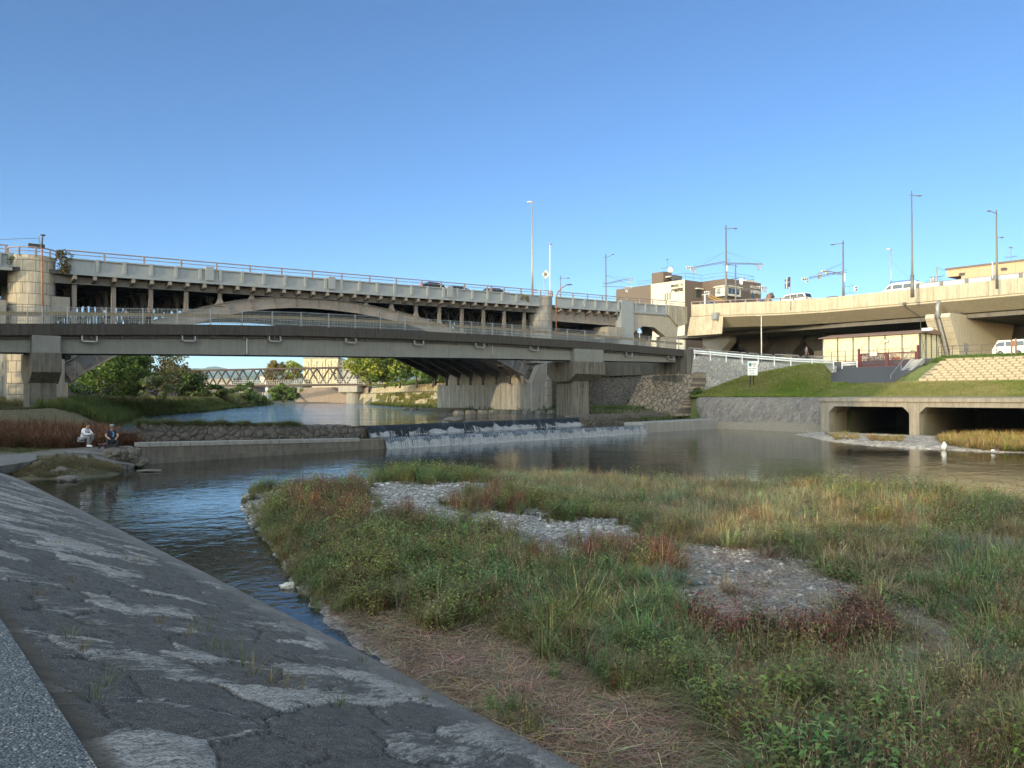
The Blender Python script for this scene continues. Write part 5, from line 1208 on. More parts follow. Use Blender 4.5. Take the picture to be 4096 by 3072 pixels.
tree(76, 398, 118, 9, 8, GR, 'green tree half hidden by the left pier', n=24, leaf=.25, low=.1)
tree(156, 405, 99, 3.3, 3.4, [(.30, .34, .20), (.22, .28, .12)], 'pale leaved bush arching over the bank grass', 'bush', n=18, leaf=.16, low=.05, trunk=.06)
for k, (x, D, h_, w_, lab) in enumerate([(191, 128, 4.6, 4.4, 'round dark green bush at the waterside in front of the truss bridge end'), (213, 150, 3.0, 5, 'low wide dark bush, second from the left along the waterline'), (236, 172, 3.4, 7, 'spreading green bush below the left truss pier'), (258, 190, 3.6, 5, 'bush with a reddish top at the tip of the left bank'), (246, 200, 4.4, 4.5, 'taller green bush just left of the concrete truss pier')]):
    tree(x, 400, D, h_, w_, [(.05, .085, .02), (.075, .10, .03)], lab, 'bush', n=20, leaf=.26, low=.0, trunk=.08)
rt = [(371, 185, 10.5, 10, YG, 'yellow green tree at the left end of the row above the stone wall'), (385, 180, 11, 10, YG+GR, 'yellowish green tree, second in the row above the stone wall'), (400, 176, 12, 11, DG, 'dark green tree in the middle of the row above the stone wall'), (417, 170, 12, 10, DG+YG, 'green tree next to the arch foundation, fourth in the row'), (433, 163, 10.5, 8, YG+GR, 'bright green tree at the right end of the row, beside the arch')]
for x, D, h_, w_, c, lab in rt: tree(x, 390, D, h_, w_, c, lab, n=44, leaf=.34, low=.14, zb=5.6, group=None, per=120)
ft = [(276, 330, 9.5, 9, OL, 'olive tree seen through the truss, left of the cream building'), (293, 335, 10, 9, YG, 'lighter tree seen through the truss, touching the cream building'), (284, 248, 4.6, 9, [(.12, .14, .04)]+GR, 'wide leafy tree below the truss bridge deck'), (307, 300, 7, 4, DG, 'narrow dark tree behind the cream building foot')]
for x, D, h_, w_, c, lab in ft: tree(x, 385, D, h_, w_, c, lab, n=26, leaf=.45, low=.1, zb={330: 8, 335: 8, 248: 2.0, 300: 3.}[D])
tree(58, 306, 92, 3.2, 3.2, [(.12, .12, .04)], 'small', 'shrub', n=8, leaf=.12) if False else None
# shrub growing out of the parapet beside the left drum pier, and weeds on the ledge
def shrub(P, R, rgb, label, name='shrub', n=10, leaf=.09, per=50, cat='shrub', group=None):
    r = np.random.default_rng(int(abs(P.x)*7+P.y)); root = empty(name, tuple(P), label, cat, group)
    VV, FF, CC, off = [], [], [], 0
    for k in range(n):
        v = r.normal(size=3); v /= np.linalg.norm(v); V, Fc, C = tmpl_clump(r, per, (1, 1, 1), leaf/(R[0]*.5)); b = np.asarray(rgb)*r.uniform(.7, 1.35)
        VV.append(V*R[0]*.5+v*np.array(R)*.6+np.array([0, 0, R[2]*.6])); FF.append(Fc+off); CC.append(b[None]*C[:, None]); off += len(V)
    numesh('foliage', np.concatenate(VV), np.concatenate(FF), M['leaf'], col=np.clip(np.concatenate(CC), .004, 1), parent=root)
    mb = MB()
    for k in range(5): a = k*1.26; mb.tube([(0, 0, -.05), (math.cos(a)*R[0]*.4, math.sin(a)*R[1]*.4, R[2]*.8)], [.02, .008], 5)
    mb.build('stem', M['bark'], root, local=True)
    return root
p = onT(64, 264, T-.15); shrub(Vector((p.x, T-.1, p.z-.5)), (.75, .4, 1.3), (.10, .085, .035), 'brown green shrub growing on the bridge beside the left drum pier', n=14, per=60)
for (x, y, c, l) in ((523, 300, (.26, .2, .1), 'dry yellowish weed on the parapet ledge near the right drum pier'), (528, 301, (.2, .16, .08), 'second dry weed on the parapet ledge, closest to the right drum pier'), (11, 264, (.09, .1, .03), 'small weed on the parapet ledge left of the left drum pier')):
    p = onT(x, y, T-.05); shrub(p, (.35, .2, .55), c, l, 'weed', n=6, leaf=.05, cat='weed')
p = Vector((77.2, 62.8, 3.35)); shrub(p+Vector((0, 0, -.1)), (1.0, 1.0, .8), (.06, .11, .02), 'leafy green bush at the foot of the grey stone wall', 'bush', n=14, leaf=.12)
# ================================================================ STONE WALLS, REVETMENTS
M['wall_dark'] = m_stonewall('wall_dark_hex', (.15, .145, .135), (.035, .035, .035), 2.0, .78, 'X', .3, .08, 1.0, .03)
M['wall_grey'] = m_stonewall('wall_grey_stone', (.33, .33, .315), (.12, .12, .11), 2.4, .55, 'X', .4, .06, 1.5, .022, .85)
M['wall_warm'] = m_stonewall('wall_warm_stone', (.30, .26, .20), (.09, .075, .06), 1.9, .78, 'X', .5, .08)
M['wall_lit'] = m_stonewall('wall_far_stone', (.42, .36, .24), (.16, .14, .07), .9, .4, 'X', .4, .12)
mb = MB()
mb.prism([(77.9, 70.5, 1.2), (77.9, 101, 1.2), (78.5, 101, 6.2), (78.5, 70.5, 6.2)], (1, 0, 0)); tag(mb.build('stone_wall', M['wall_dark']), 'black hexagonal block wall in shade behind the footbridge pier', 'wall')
mb = MB(); mb.box(78.1, 80.2, 69.8, 101, 6.2, 8.1); mb.box(77.6, 79.6, 64.6, 69.8, 6.0, 9.1); mb.box(76.9, 78.4, 64.8, 69.4, 3.0, 6.0)
tag(mb.build('bridge_abutment', M['conc_stain']), 'stained concrete abutment block under the right end of the footbridge', 'abutment')
mb = MB(); mb.prism([(73.5, 62.8, 1.2), (73.8, 71.5, 1.2), (77.3, 71.5, 6.1), (77.8, 63.2, 6.3)], (2.5, 0, 0)); tag(mb.build('stone_wall', M['wall_warm']), 'rough reddish and buff stone slope below the footbridge abutment', 'wall')
mb = MB(); WL = [(77.9, 66.0), (78.9, 64.5), (82.2, 60.1), (85.6, 55.8), (88.9, 51.9)]
def wz(t): return float(np.interp(t, [51.8, 55.7, 60, 66], [7.02, 7.25, 7.75, 8.55]))
for k in range(len(WL)-1):
    a, b = WL[k], WL[k+1]
    bt = .9
    mb.face([(a[0]-bt, a[1]-bt*.4, 2.6), (b[0]-bt*.8, b[1]-bt*.4, 2.6), (b[0], b[1], wz(b[1])), (a[0], a[1], wz(a[1]))])
    mb.face([(a[0], a[1], wz(a[1])), (b[0], b[1], wz(b[1])), (b[0]+.6, b[1]+.3, wz(b[1])), (a[0]+.6, a[1]+.3, wz(a[1]))])
tag(mb.build('retaining_wall', M['wall_grey']), 'light grey fitted stone wall below the white guardrail, grass rising against it', 'wall')
# riverside road behind that wall
mb = MB()
for k in range(len(WL)-1):
    a, b = WL[k], WL[k+1]; mb.face([(a[0]+.5, a[1]+.2, wz(a[1])-.02), (b[0]+.5, b[1]+.2, wz(b[1])-.02), (b[0]+9, b[1]+9, max(7.75, wz(b[1])-.4)), (a[0]+9, a[1]+9, 8.1)])
tag(mb.build('road', M['asphalt']), kind='structure')
AX, AY = np.meshgrid(np.linspace(84.2, 97.5, 60), np.linspace(42.9, 57, 60), indexing='ij'); az = terr(AX, AY)+.06; V = np.stack([AX, AY, az], -1).reshape(-1, 3); I = np.arange(59*59); i = I//59; j = I % 59; a = i*60+j; Fq = np.stack([a, a+60, a+61, a+1], -1); cc = V[Fq].mean(1); Fq = Fq[cc[:, 1] < .5924*cc[:, 0]+.1]
tag(numesh('path', V, Fq, M['asphalt'], nper=4, smooth=True), kind='structure')
mb = MB()
for k in range(12):
    y0 = 43-2.2*k; mb.face([(84.0, y0, 4.90), (86.1, y0, 4.99), (86.1, y0-2.2, 4.99), (84.0, y0-2.2, 4.90)])
tag(mb.build('path', m_ground('gravel_path', (.24, .21, .16), (.30, .27, .21), (.17, .15, .11))), kind='structure')
# far sunlit wall upstream
mb = MB(); tt = np.arange(101, 240, 6.0)
def tier(mb, off, z0, z1, bat=1.0):
    for k in range(len(tt)-1):
        a, b = tt[k], tt[k+1]; xa, xb = Rb(a)+off, Rb(b)+off
        mb.face([(xa-bat, a, z0), (xb-bat, b, z0), (xb, b, z1), (xa, a, z1)]); mb.face([(xa, a, z1), (xb, b, z1), (xb+1.2, b, z1), (xa+1.2, a, z1)])
tier(mb, 0, .8, 4.3); tag(mb.build('stone_wall', M['wall_lit']), 'long sunlit stone wall along the far right bank, weeds growing over it', 'wall')
mb = MB(); tier(mb, 3.5, 4.0, 6.2, .6); tag(mb.build('stone_wall', M['wall_lit']), 'upper tier of pale masonry under the row of green trees', 'wall')
mb = MB(); tt = np.arange(101, 240, 6.0)
for k in range(len(tt)-1):
    a, b = tt[k], tt[k+1]; mb.face([(Rb(a)+4, a, 6.2), (Rb(b)+4, b, 6.2), (Rb(b)+16, b, 8.6), (Rb(a)+16, a, 8.6)])
tag(mb.build('hillside', M['lawn']), kind='structure')
def bedR(name, o0, o1, z, t0, t1, n, temps, s, rgbs):
    t = nr.uniform(t0, t1, n); X = Rb(t)+nr.uniform(o0, o1, n); c = np.asarray(rgbs)[nr.integers(0, len(rgbs), n)]*(1+nr.normal(0, .25, (n, 1)))
    return tag(scatter(name, temps, np.stack([X, t, np.full(n, z)+(X-Rb(t)-4)*.2*(z > 5)], -1), s*nr.uniform(.6, 1.3, n), np.clip(c, .004, 1), M['leaf']), kind='stuff')
bedR('bank_grass', -4, -.5, 1.35, 118, 190, 2600, BIGREED, .9, [(.09, .12, .03), (.13, .14, .04)]); bedR('bank_grass', 4, 12, 6.2, 104, 230, 5000, BIGREED, .8, [(.09, .14, .03), (.14, .17, .04)])
V_ = []
n = 5000; t = nr.uniform(101, 200, n); u = nr.random(n); P = np.stack([Rb(t)-1+u*.95, t, .9+3.4*u], -1); kk_ = vnoise(t*.3, u*4, 5) > .5
tag(scatter('creeping_weeds', [tmpl_clump(tr_, 14, (.3, .3, .3), .12)], P[kk_], nr.uniform(.5, 1.2, kk_.sum()), jit((.17, .17, .05), kk_.sum(), .3), M['leaf']), kind='stuff')
# dark revetment on the left bank
mb = MB(); tt = np.arange(96, 210, 6.0)
for k in range(len(tt)-1):
    a, b = tt[k], tt[k+1]; mb.face([(Lb(a)-14.2, a, 2.9), (Lb(b)-14.2, b, 2.9), (Lb(b)-19, b, 5.3), (Lb(a)-19, a, 5.3)])
tag(mb.build('revetment', m_concrete('revetment_dark', (.13, .12, .11), .6, .4, .4)), 'dark sloping revetment wall behind the bushes of the left bank', 'revetment')
# rocks and broken slabs at the left, below the sitting men
M['rock'] = m_concrete('rock', (.15, .14, .12), .4, .5, .8, bump=.03, sc=2.2)
M['slab'] = m_concrete('broken_slab', (.15, .148, .14), .45, .6, .7, bump=.02, sc=1.6)
def rock(P, R, label, rot=0, seed=1, mat=None, name='rock', cat='rock', group=None, flat=False):
    r = np.random.default_rng(seed); bm = bmesh.new(); bmesh.ops.create_icosphere(bm, subdivisions=3, radius=1)
    k = r.uniform(0, 10, 3)
    for v in bm.verts:
        d = noise.noise(v.co*1.1+Vector(k))*.45+noise.noise(v.co*2.7+Vector(k))*.2; v.co *= 1+d
        if flat: v.co.z = max(-.6, min(.6, v.co.z))
    me = bpy.data.meshes.new(name); bm.to_mesh(me); bm.free(); me.materials.append(mat or M['rock'])
    o = bpy.data.objects.new(name, me); COL.objects.link(o); o.location = P; o.scale = R; o.rotation_euler = (0, 0, rot)
    return tag(o, label, cat, group)
def brokenslab(pxs, z, th, label, tilt=None, mat=None):
    pts = [onZ(x, y, z) for x, y in pxs]; c = sum((p for p in pts), Vector())/len(pts)
    mb = MB(); out = []
    for i in range(len(pts)):
        a, b = pts[i], pts[(i+1) % len(pts)]
        for k in range(4): u = k/4; p = a.lerp(b, u); w_ = .05*math.sin(i*5.1+k*2.3); out.append(p+(p-c).normalized()*w_*2)
    top = [p-c for p in out]
    if tilt: top = [Vector((p.x, p.y, p.x*tilt[0]+p.y*tilt[1])) for p in top]
    mb.prism([p-Vector((0, 0, th)) for p in top], (0, 0, th)); o = mb.build('broken_slab', mat or M['slab'], bevel=.03); o.location = c
    return tag(o, label, 'slab')
# the ledge the men sit on
LGd = [(-60, 462, 38.2), (0, 458.5, 38.7), (36, 455.8, 39.0), (60, 454.3, 39.2), (104, 451.6, 39.8), (120, 450.6, 40.1), (137, 449.6, 40.6)]
LG = [onD(x, y, D) for x, y, D in LGd]; back = [Vector((p.x-1.0, p.y+6.5, p.z+.03)) for p in LG]
mb = MB()
for k in range(len(LG)-1):
    a, b, c, d = LG[k], LG[k+1], back[k+1], back[k]; z = Vector((0, 0, 1.6)); mb.face([a, b, c, d]); mb.face([a-z, b-z, b, a])
tag(mb.build('concrete_ledge', M['weir']), 'worn concrete and stone ledge under the two men by the water', 'ledge')
k_ = 0
for (xa, xb) in ((-24, 12), (13, 34), (35, 58), (59, 88), (118, 132), (132.5, 141)):
    def lz(x): return onD(x, float(np.interp(x, [q[0] for q in LGd], [q[1] for q in LGd])), float(np.interp(x, [q[0] for q in LGd], [q[2] for q in LGd]))-.02)
    a, b = lz(xa), lz(xb); d = (b-a); d.z = 0; d.normalize(); n_ = Vector((-d.y, d.x, 0)); up = Vector((0, 0, .05 if k_ != 4 else .2))
    mb = MB(); m0, m1 = a-n_*.3+up, b-n_*.3+up; mid = (m0+m1)/2+n_*.03-Vector((0, 0, .02)); mb.prism([m0, mid, m1, b+n_*.4+up, a+n_*.45+up], (0, 0, -.36)); o = mb.build('stone_block', M['weir'], bevel=.05)
    tag(o, ['worn kerb stone at the far left edge of the ledge', 'short kerb stone left of the grass covered rocks', 'kerb stone just left of the man in white', 'long kerb stone under the feet of the man in white', 'raised square block where the weir coping begins', 'block touching the left end of the lower weir'][k_], 'stone'); k_ += 1
for x, y, D, R, lab in ((113.5, 454.5, 39.2, (.40, .36, .34), 'rounded stone block below the man with the cap'), (122, 455, 39.4, (.30, .3, .30), 'rounded block between the capped man and the weir wall'), (129.5, 456, 39.8, (.38, .36, .38), 'large rounded block next to the weir wall crack'), (106.5, 452.5, 39.4, (.16, .2, .16), 'small grey stone at the feet of the capped man'), (140, 462, 40.2, (.42, .35, .24), 'rounded boulder at the corner of the weir wall and the water')):
    rock(tuple(onD(x, y, D)), R, lab, seed=int(x), mat=M['weir'], name='stone_block', cat='stone')
def slabD(pts, th, label):
    P = [onD(*q) for q in pts]; c = sum(P, Vector())/len(P); out = []
    for i in range(len(P)):
        a, b = P[i], P[(i+1) % len(P)]
        for k in range(5): u = k/5; p = a.lerp(b, u); w_ = .06*math.sin(i*5.1+k*2.3+len(pts)); dd = (p-c); dd.z = 0; out.append(p+dd.normalized()*w_-c)
    mb = MB(); n = len(out); top = [Vector((0, 0, .03))]+out
    for i in range(n): mb.face([top[0], out[i], out[(i+1) % n]])
    low = [p*.93-Vector((0, 0, th*(.8+.3*math.sin(i*2.1)))) for i, p in enumerate(out)]
    for i in range(n): mb.face([out[i], low[i], low[(i+1) % n], out[(i+1) % n]])
    mb.face(list(reversed(low))); o = mb.build('broken_slab', M['slab']); o.location = c; return tag(o, label, 'slab')
slabD([(89.7, 452.1, 39.2), (107, 454.4, 40.0), (122, 457.2, 40.3), (134.8, 460.9, 40.4), (134.2, 465, 39.4), (113.4, 462.8, 38.4), (95.8, 458.8, 38.1)], .30, 'big tilted concrete slab leaning down to the water below the capped man')
slabD([(64, 450.6, 39.8), (84, 450.2, 40.0), (104, 452.6, 39.6), (108, 455.2, 38.9), (88, 453.3, 38.8), (66, 452.3, 39.0)], .2, 'cracked flat slab in front of the man in white')
slabD([(-30, 455.5, 38), (36.5, 453.7, 38.4), (36.5, 459.6, 36.3), (29.6, 461.5, 35.6), (0, 466, 34.2), (-30, 471, 33.4)], .36, 'flat undermined concrete slab at the left picture edge')
slabD([(98, 467.2, 38), (114, 469, 37.5), (106, 472.5, 36.6), (92, 473.5, 36.2)], .2, 'small wet slab lying at the waterline under the tilted one')
slabD([(77, 455.6, 38.6), (87, 455.4, 38.6), (88, 460.5, 37.4), (80, 460.5, 37.3)], .3, 'pale squarish slab standing in the grass of the rubble')
rk = [(62, 476, .5, .55, .38, 'round grey rock among the grass at the waterline'), (72, 474.5, .9, .45, .2, 'flat pale rock running along the water edge'), (84, 474, .7, .35, .16, 'second flat rock of the chain along the water'), (92.5, 473.2, .6, .3, .13, 'last low rock of the chain, farthest out in the water'), (68, 479.5, .5, .35, .16, 'low rock nearest the foot of the stone slope'), (45, 470, .5, .4, .25, 'brownish boulder beneath the flat slab'), (38, 474, .45, .4, .2, 'dark boulder beside the slope edge'), (60, 466, .5, .4, .25, 'boulder half buried in the grass mound'), (150, 470.5, .5, .2, .06, 'barely emerged rock in the dark water below the weir wall'), (80, 462, .45, .35, .25, 'pale rock under the tilted slab')]
for x, y, a, b, c, lab in rk: p = onZ(x, y, .05); rock((p.x, p.y, .05), (a, b, c), lab, rot=x, seed=int(x*3))
mb = MB(); p = onD(58, 468, 36.4)
GXm, GYm = np.meshgrid(np.linspace(-3.0, 3.0, 34), np.linspace(-2.8, 3.2, 34), indexing='ij'); dd_ = np.hypot(GXm/2.5, (GYm-.4)/2.9)
hm = .62*np.clip(1-dd_**2, -1, 1)+(fbm(GXm+3, GYm, 3, 6)-.5)*.4; Vm = np.stack([GXm+p.x+.3, GYm+p.y, hm], -1).reshape(-1, 3); I = np.arange(33*33); i = I//33; j = I % 33; a = i*34+j
o = numesh('rubble_mound', Vm, np.stack([a, a+34, a+35, a+1], -1), M['soil'], nper=4, smooth=True); tag(o, kind='structure')
n = 2600; qx = nr.uniform(-2.6, 2.6, n); qy = nr.uniform(-2.4, 3.0, n); qh = .62*(1-np.hypot(qx/2.5, (qy-.4)/2.9)**2); ok = qh > .05
tag(scatter('dry_grass', TUFT, np.stack([qx+p.x+.3, qy+p.y, qh+.0], -1)[ok], nr.uniform(.3, .75, ok.sum()), np.where(nr.random((ok.sum(), 1)) < .5, np.array([[.11, .12, .045]]), np.array([[.19, .14, .075]])), M['grass']), kind='stuff')
# blocks along the berm, and the rocks upstream
for k, (x, y) in enumerate([(459, 412.4), (471, 412), (483, 411.8), (494, 411.6), (505.5, 411.8), (517, 411.9), (528, 412), (541, 412.3), (553, 412.2), (566, 412), (578, 411.5)]):
    p = onZ(x, y, 1.6); s = .62; mb = MB(); mb.prism([(p.x-s, p.y-.4, 1.25), (p.x+s, p.y-.4, 1.25), (p.x+s*.55, p.y-.3, 1.8), (p.x-s*.55, p.y-.3, 1.8)], (0, .9, 0)); o = mb.build('foot_block', M['slab'], bevel=.05)
    tag(o, 'trapezoidal concrete block on the upper pool edge below the bridge pier', 'block', 'concrete blocks along the upper pool edge')
for k, (x, y) in enumerate([(408, 409.6), (414, 410), (421, 409.7), (428, 410.2), (435, 410), (443, 410.6), (450, 411.4)]):
    p = onZ(x, y, 1.45); rock((p.x, p.y, 1.45), (.8, .6, .32), 'dark low block lying in the water at the foot of the pale foundation', rot=k, seed=k, group='dark blocks at the foundation foot', mat=M['weir'])
p = onZ(436, 410, 1.5); 
p = lerp(U1, U2, .37); rock((p.x+.2, p.y+.9, 1.5), (.9, .45, .28), 'pale rock perched on the crest of the upper weir', seed=5)
rock(tuple(onZ(248, 497.6, .08)), (.2, .15, .12), 'white stone at the tip of the gravel bar', seed=9, mat=M['offwhite'])
rock(tuple(onZ(287, 586, .03)), (.14, .1, .06), 'small white stone at the water near the green plants', seed=19, mat=M['offwhite'])
rock(tuple(onZ(788, 556, .35)), (.16, .14, .1), 'grey stone lying on the bare gravel patch', seed=29)
def lit_rock(): pass
p = onZ(944, 448.6, .1); rock((p.x, p.y, .26), (.15, .13, .24), 'crumpled white bag standing at the water in front of the red reeds', seed=13, mat=M['white'], name='bag', cat='bag')
p = onZ(993, 451.3, .1); rock((p.x, p.y, .14), (.12, .10, .08), 'small white rock at the right end of the gravel strip', seed=14, mat=M['white'])
p = onZ(291, 562, .0); mb = MB(); mb.tube([(0, 0, 0), (.2, -.08, .02), (.24, -.1, .03)], [.035, .035, .015], 8); o = mb.build('plastic_bottle', M['offwhite'], smooth=True); o.location = (p.x, p.y, .03); tag(o, 'pale plastic bottle floating at the foot of the green plants', 'bottle')

# ================================================================ BLOCK REVETMENT, STAIRS, GATE, FENCES, SHED
M['grid'] = m_concrete('grid_concrete', (.30, .26, .19), .55, .5, .5, seed=101); M['gridblk'] = m_concrete('grid_block', (.42, .35, .23), .6, .4, .5, seed=103)
root = empty('block_revetment', (89, 30, 4.9), 'sunlit concrete grid revetment with rows of small step blocks', 'revetment')
yR0, yR1 = 38.6, 14.0
def rev(u, y): return Vector((86.1+6.1*u, y, 5.02+2.5*u))
mb = MB(); mb.face([rev(0, 41.6)-Vector((0, 0, .12)), rev(1, 41.6)-Vector((0, 0, .12)), rev(1, yR1)-Vector((0, 0, .12)), rev(0, yR1)-Vector((0, 0, .12))]); mb.build('bed', M['grid'], root)
mb = MB(); rows = 9; nc = 32
for r in range(rows+1): u = r/rows; mb.bar(rev(u, 41.4), rev(u, yR1), .13, .12)
for c in range(nc+5): y = 45.5-.95*c; mb.bar(rev(0, y-0), rev(1, y-3.6), .13, .13) if y-0 < 41.6 else None
mb.build('lattice', M['grid'], root)
mb = MB()
for r in range(rows):
    for c in range(nc+4):
        u0 = (r+.15)/rows; u1 = (r+.62)/rows; y = 45.0-.95*c-3.6*u0
        if y > 41.2: continue
        a = rev(u0, y); b = rev(u1, y-.2); mb.prism([a+Vector((-.05, 0, 0)), a+Vector((-.05, 0, .20)), b+Vector((0, 0, .02))], (0, -.72, 0))
mb.build('step_block', M['gridblk'], root)
tag(mb and root, None)
# stairs
sy0, sy1 = tX(896, 86.2), tX(917, 92)
st = empty('staircase', (86, sy0, 4.9), 'pale concrete stairs beside the grid revetment', 'staircase')
a0_, a1_ = tX(893.5, 86.1), tX(911.8, 92.1); b0_, b1_ = tX(899.2, 86.1), tX(922.0, 92.1)
M['stairc'] = m_concrete('stair_concrete', (.33, .33, .31), .6, .4, .3, seed=105)
for (p0, p1) in ((a0_, a1_), (b0_, b1_)):
    mb = MB(); mb.prism([(86.0, p0-.15, 4.7), (86.0, p0-.15, 5.15), (92.3, p1-.15, 7.75), (92.3, p1-.15, 7.2)], (0, .32, 0)); mb.build('stringer', M['stairc'], st)
mb = MB()
for k in range(14):
    u = k/14; y_a = a0_+(a1_-a0_)*u; y_b = b0_+(b1_-b0_)*u; x = 86.1+6.1*u; mb.box(x, x+.47, y_b, y_a, 4.7+2.55*u-.1, 5.0+2.6*u+.14)
mb.build('steps', M['stairc'], st)
mb = MB(); hp = [Vector((85.6, a0_+.1, 5.7)), Vector((88.8, (a0_+a1_)/2+.1, 7.2)), Vector((92.2, a1_+.1, 8.6)), Vector((92.8, a1_, 8.6))]; mb.tube(hp, .04, 6)
for p in hp[:3]: mb.tube([p, p-Vector((0, 0, .85))], .035, 6)
mb.build('handrail', M['galv'], st)
# gate
X = 92.0; g0_, g1_, gm_ = tX(858.5, X), tX(917.5, X), tX(886.3, X); zb_, zt_ = 6.85, 8.75
gt = empty('gate', (X, g0_, zb_), 'maroon metal double gate with vertical bars at the top of the asphalt ramp', 'gate')
for y, h_ in ((g0_, 9.05), (g1_, 9.15)): mb = MB(); mb.box(X-.1, X+.1, y-.1, y+.1, zb_-.1, h_); mb.build('gate_post', M['red'], gt)
for (ya, yb) in ((g0_-.15, gm_+.03), (gm_-.03, g1_+.15)):
    mb = MB()
    for z in (zb_+.1, zt_-.35): mb.box(X-.05, X+.05, yb, ya, z-.07, z+.07)
    for y in (ya-.06, yb+.06): mb.box(X-.06, X+.06, y-.09, y+.09, zb_+.03, zt_-.3)
    y = ya-.22
    while y > yb+.1: mb.box(X-.015, X+.015, y-.015, y+.015, zb_+.1, zt_-.35); y -= .155
    mb.build('gate_leaf', M['red'], gt)
p = onX(873.5, 353.6, X-.08); mb = MB(); mb.box(X-.12, X-.08, p.y-.5, p.y+.5, p.z-.32, p.z+.32); s_ = mb.build('notice_board', M['wood'], gt); mb = MB(); mb.box(X-.13, X-.121, p.y-.42, p.y+.42, p.z-.25, p.z+.25); mb.build('panel', M['offwhite'], s_)
# guardrails
def guard(pts, label, name='guardrail', posts=None):
    root = empty(name, pts[0], label, 'guardrail'); mb = MB(); P_ = [Vector(p) for p in pts]
    mb.tube([p+Vector((0, 0, .60)) for p in P_], .10, 8); mb.tube([p+Vector((0, 0, .36)) for p in P_], .085, 8); mb.build('beam', M['white'], root, smooth=True)
    tot = 0
    for i in range(len(P_)-1):
        L = (P_[i+1]-P_[i]).length; n = max(1, round(L/2.1))
        for k in range(n+(i == len(P_)-2)):
            q = P_[i].lerp(P_[i+1], k/n)+Vector((-.12, -.08, 0)); mb = MB(); mb.cyl((q.x, q.y), .075, q.z-.4, q.z+.75, 8); mb.build('post', M['white'], root)
gp = [(x+.12, y+.05, wz(y)) for x, y in WL[1:-1]]; gp = [(77.6, 65.8, 8.55)]+gp+[(88.7, 52.2, 7.0)]
guard([Vector(p) for p in gp], 'long white tubular guardrail along the top of the grey stone wall')
a_, b_ = onX(842, 366, 90.3), onX(857, 367.5, 91.8)
guard([Vector((a_.x, a_.y, 6.75)), Vector((b_.x, b_.y, 6.85))], 'short white guardrail section next to the maroon gate')
# pipe barriers behind the guardrail
segs = [(688, 703), (704, 721.8), (722.5, 739.8), (740.3, 747), (748, 759), (760, 773.2), (774.5, 800), (802, 832)]
for k, (xa, xb) in enumerate(segs):
    def pt(x):
        for i in range(len(WL)-1):
            a, b = WL[i], WL[i+1]; pa = pix((a[0]+2.6, a[1]+1.8, 8.5))[0]; pb = pix((b[0]+2.6, b[1]+1.8, 8.5))[0]
            if pa <= x <= pb: u = (x-pa)/(pb-pa); X_q = a[0]+2.6+(b[0]-a[0])*u; Y_q = a[1]+1.8+(b[1]-a[1])*u; return Vector((X_q, Y_q, wz(Y_q-1.8)+.02))
        a, b = (WL[0], WL[1]) if x < 700 else (WL[-2], WL[-1]); pa = pix((a[0]+2.6, a[1]+1.8, 8.5))[0]; pb = pix((b[0]+2.6, b[1]+1.8, 8.5))[0]; u = (x-pa)/(pb-pa)
        X_q = a[0]+2.6+(b[0]-a[0])*u; Y_q = a[1]+1.8+(b[1]-a[1])*u; return Vector((X_q, Y_q, wz(Y_q-1.8)+.02))
    a, b = pt(xa), pt(xb); mb = MB(); up = Vector((0, 0, 1)); Hh = 1.05 if k < 6 else 1.15; d = (b-a).normalized(); L = (b-a).length
    mb.tube([a, a+up*(Hh-.15), a+up*Hh+d*.15, b+up*Hh-d*.15, b+up*(Hh-.15), b], .035, 6); mb.tube([a+up*.15, b+up*.15], .025, 6)
    nb = int(L/.16)
    for q in range(1, nb): c = a.lerp(b, q/nb); mb.tube([c+up*.15, c+up*Hh], .014, 4)
    o = mb.build('pipe_barrier', M['galv']); tag(o, 'grey tubular barrier behind the white guardrail, '+['first from the footbridge end', 'second from the footbridge end', 'third from the footbridge end', 'the short fourth one', 'fifth from the footbridge end', 'sixth, beside the lamp post', 'seventh, left of the walking person', 'last one, before the cream shed'][k], 'barrier')
# dark iron fence in front of the shed and along the road to the right
fz = 7.72
def fence(X, ya, yb, label, h=1.25, step=1.8, mat=None):
    root = empty('iron_fence', (X, ya, fz), label, 'fence'); mb = MB()
    for z in (h, .65, .15): mb.tube([(X, ya, fz+z), (X, yb, fz+z)], .025, 5)
    mb.build('rail', mat or M['steel_dark'], root); y = ya; mbp = MB()
    while y >= yb:
        mb = MB(); mb.box(X-.03, X+.03, y-.03, y+.03, fz-.2, fz+h); mb.build('post', mat or M['steel_dark'], root); y -= step
fence(94.4, tX(818, 94.4), tX(922, 94.4), 'thin dark pipe fence in front of the cream shed')
fence(94.8, tX(938, 94.8), tX(1001, 94.8), 'dark iron fence standing on the grass above the grid revetment', 1.3, 1.5)
p = onX(966, 347, 94.7); mb = MB(); mb.box(p.x-.03, p.x+.03, p.y-.22, p.y+.22, p.z-.4, p.z+.4); mb.box(p.x-.04, p.x-.02, p.y-.03, p.y+.03, 7.6, p.z-.4); tag(mb.build('dark_sign', M['steel_dark']), 'small dark plate sign standing at the iron fence under the viaduct pier', 'sign')
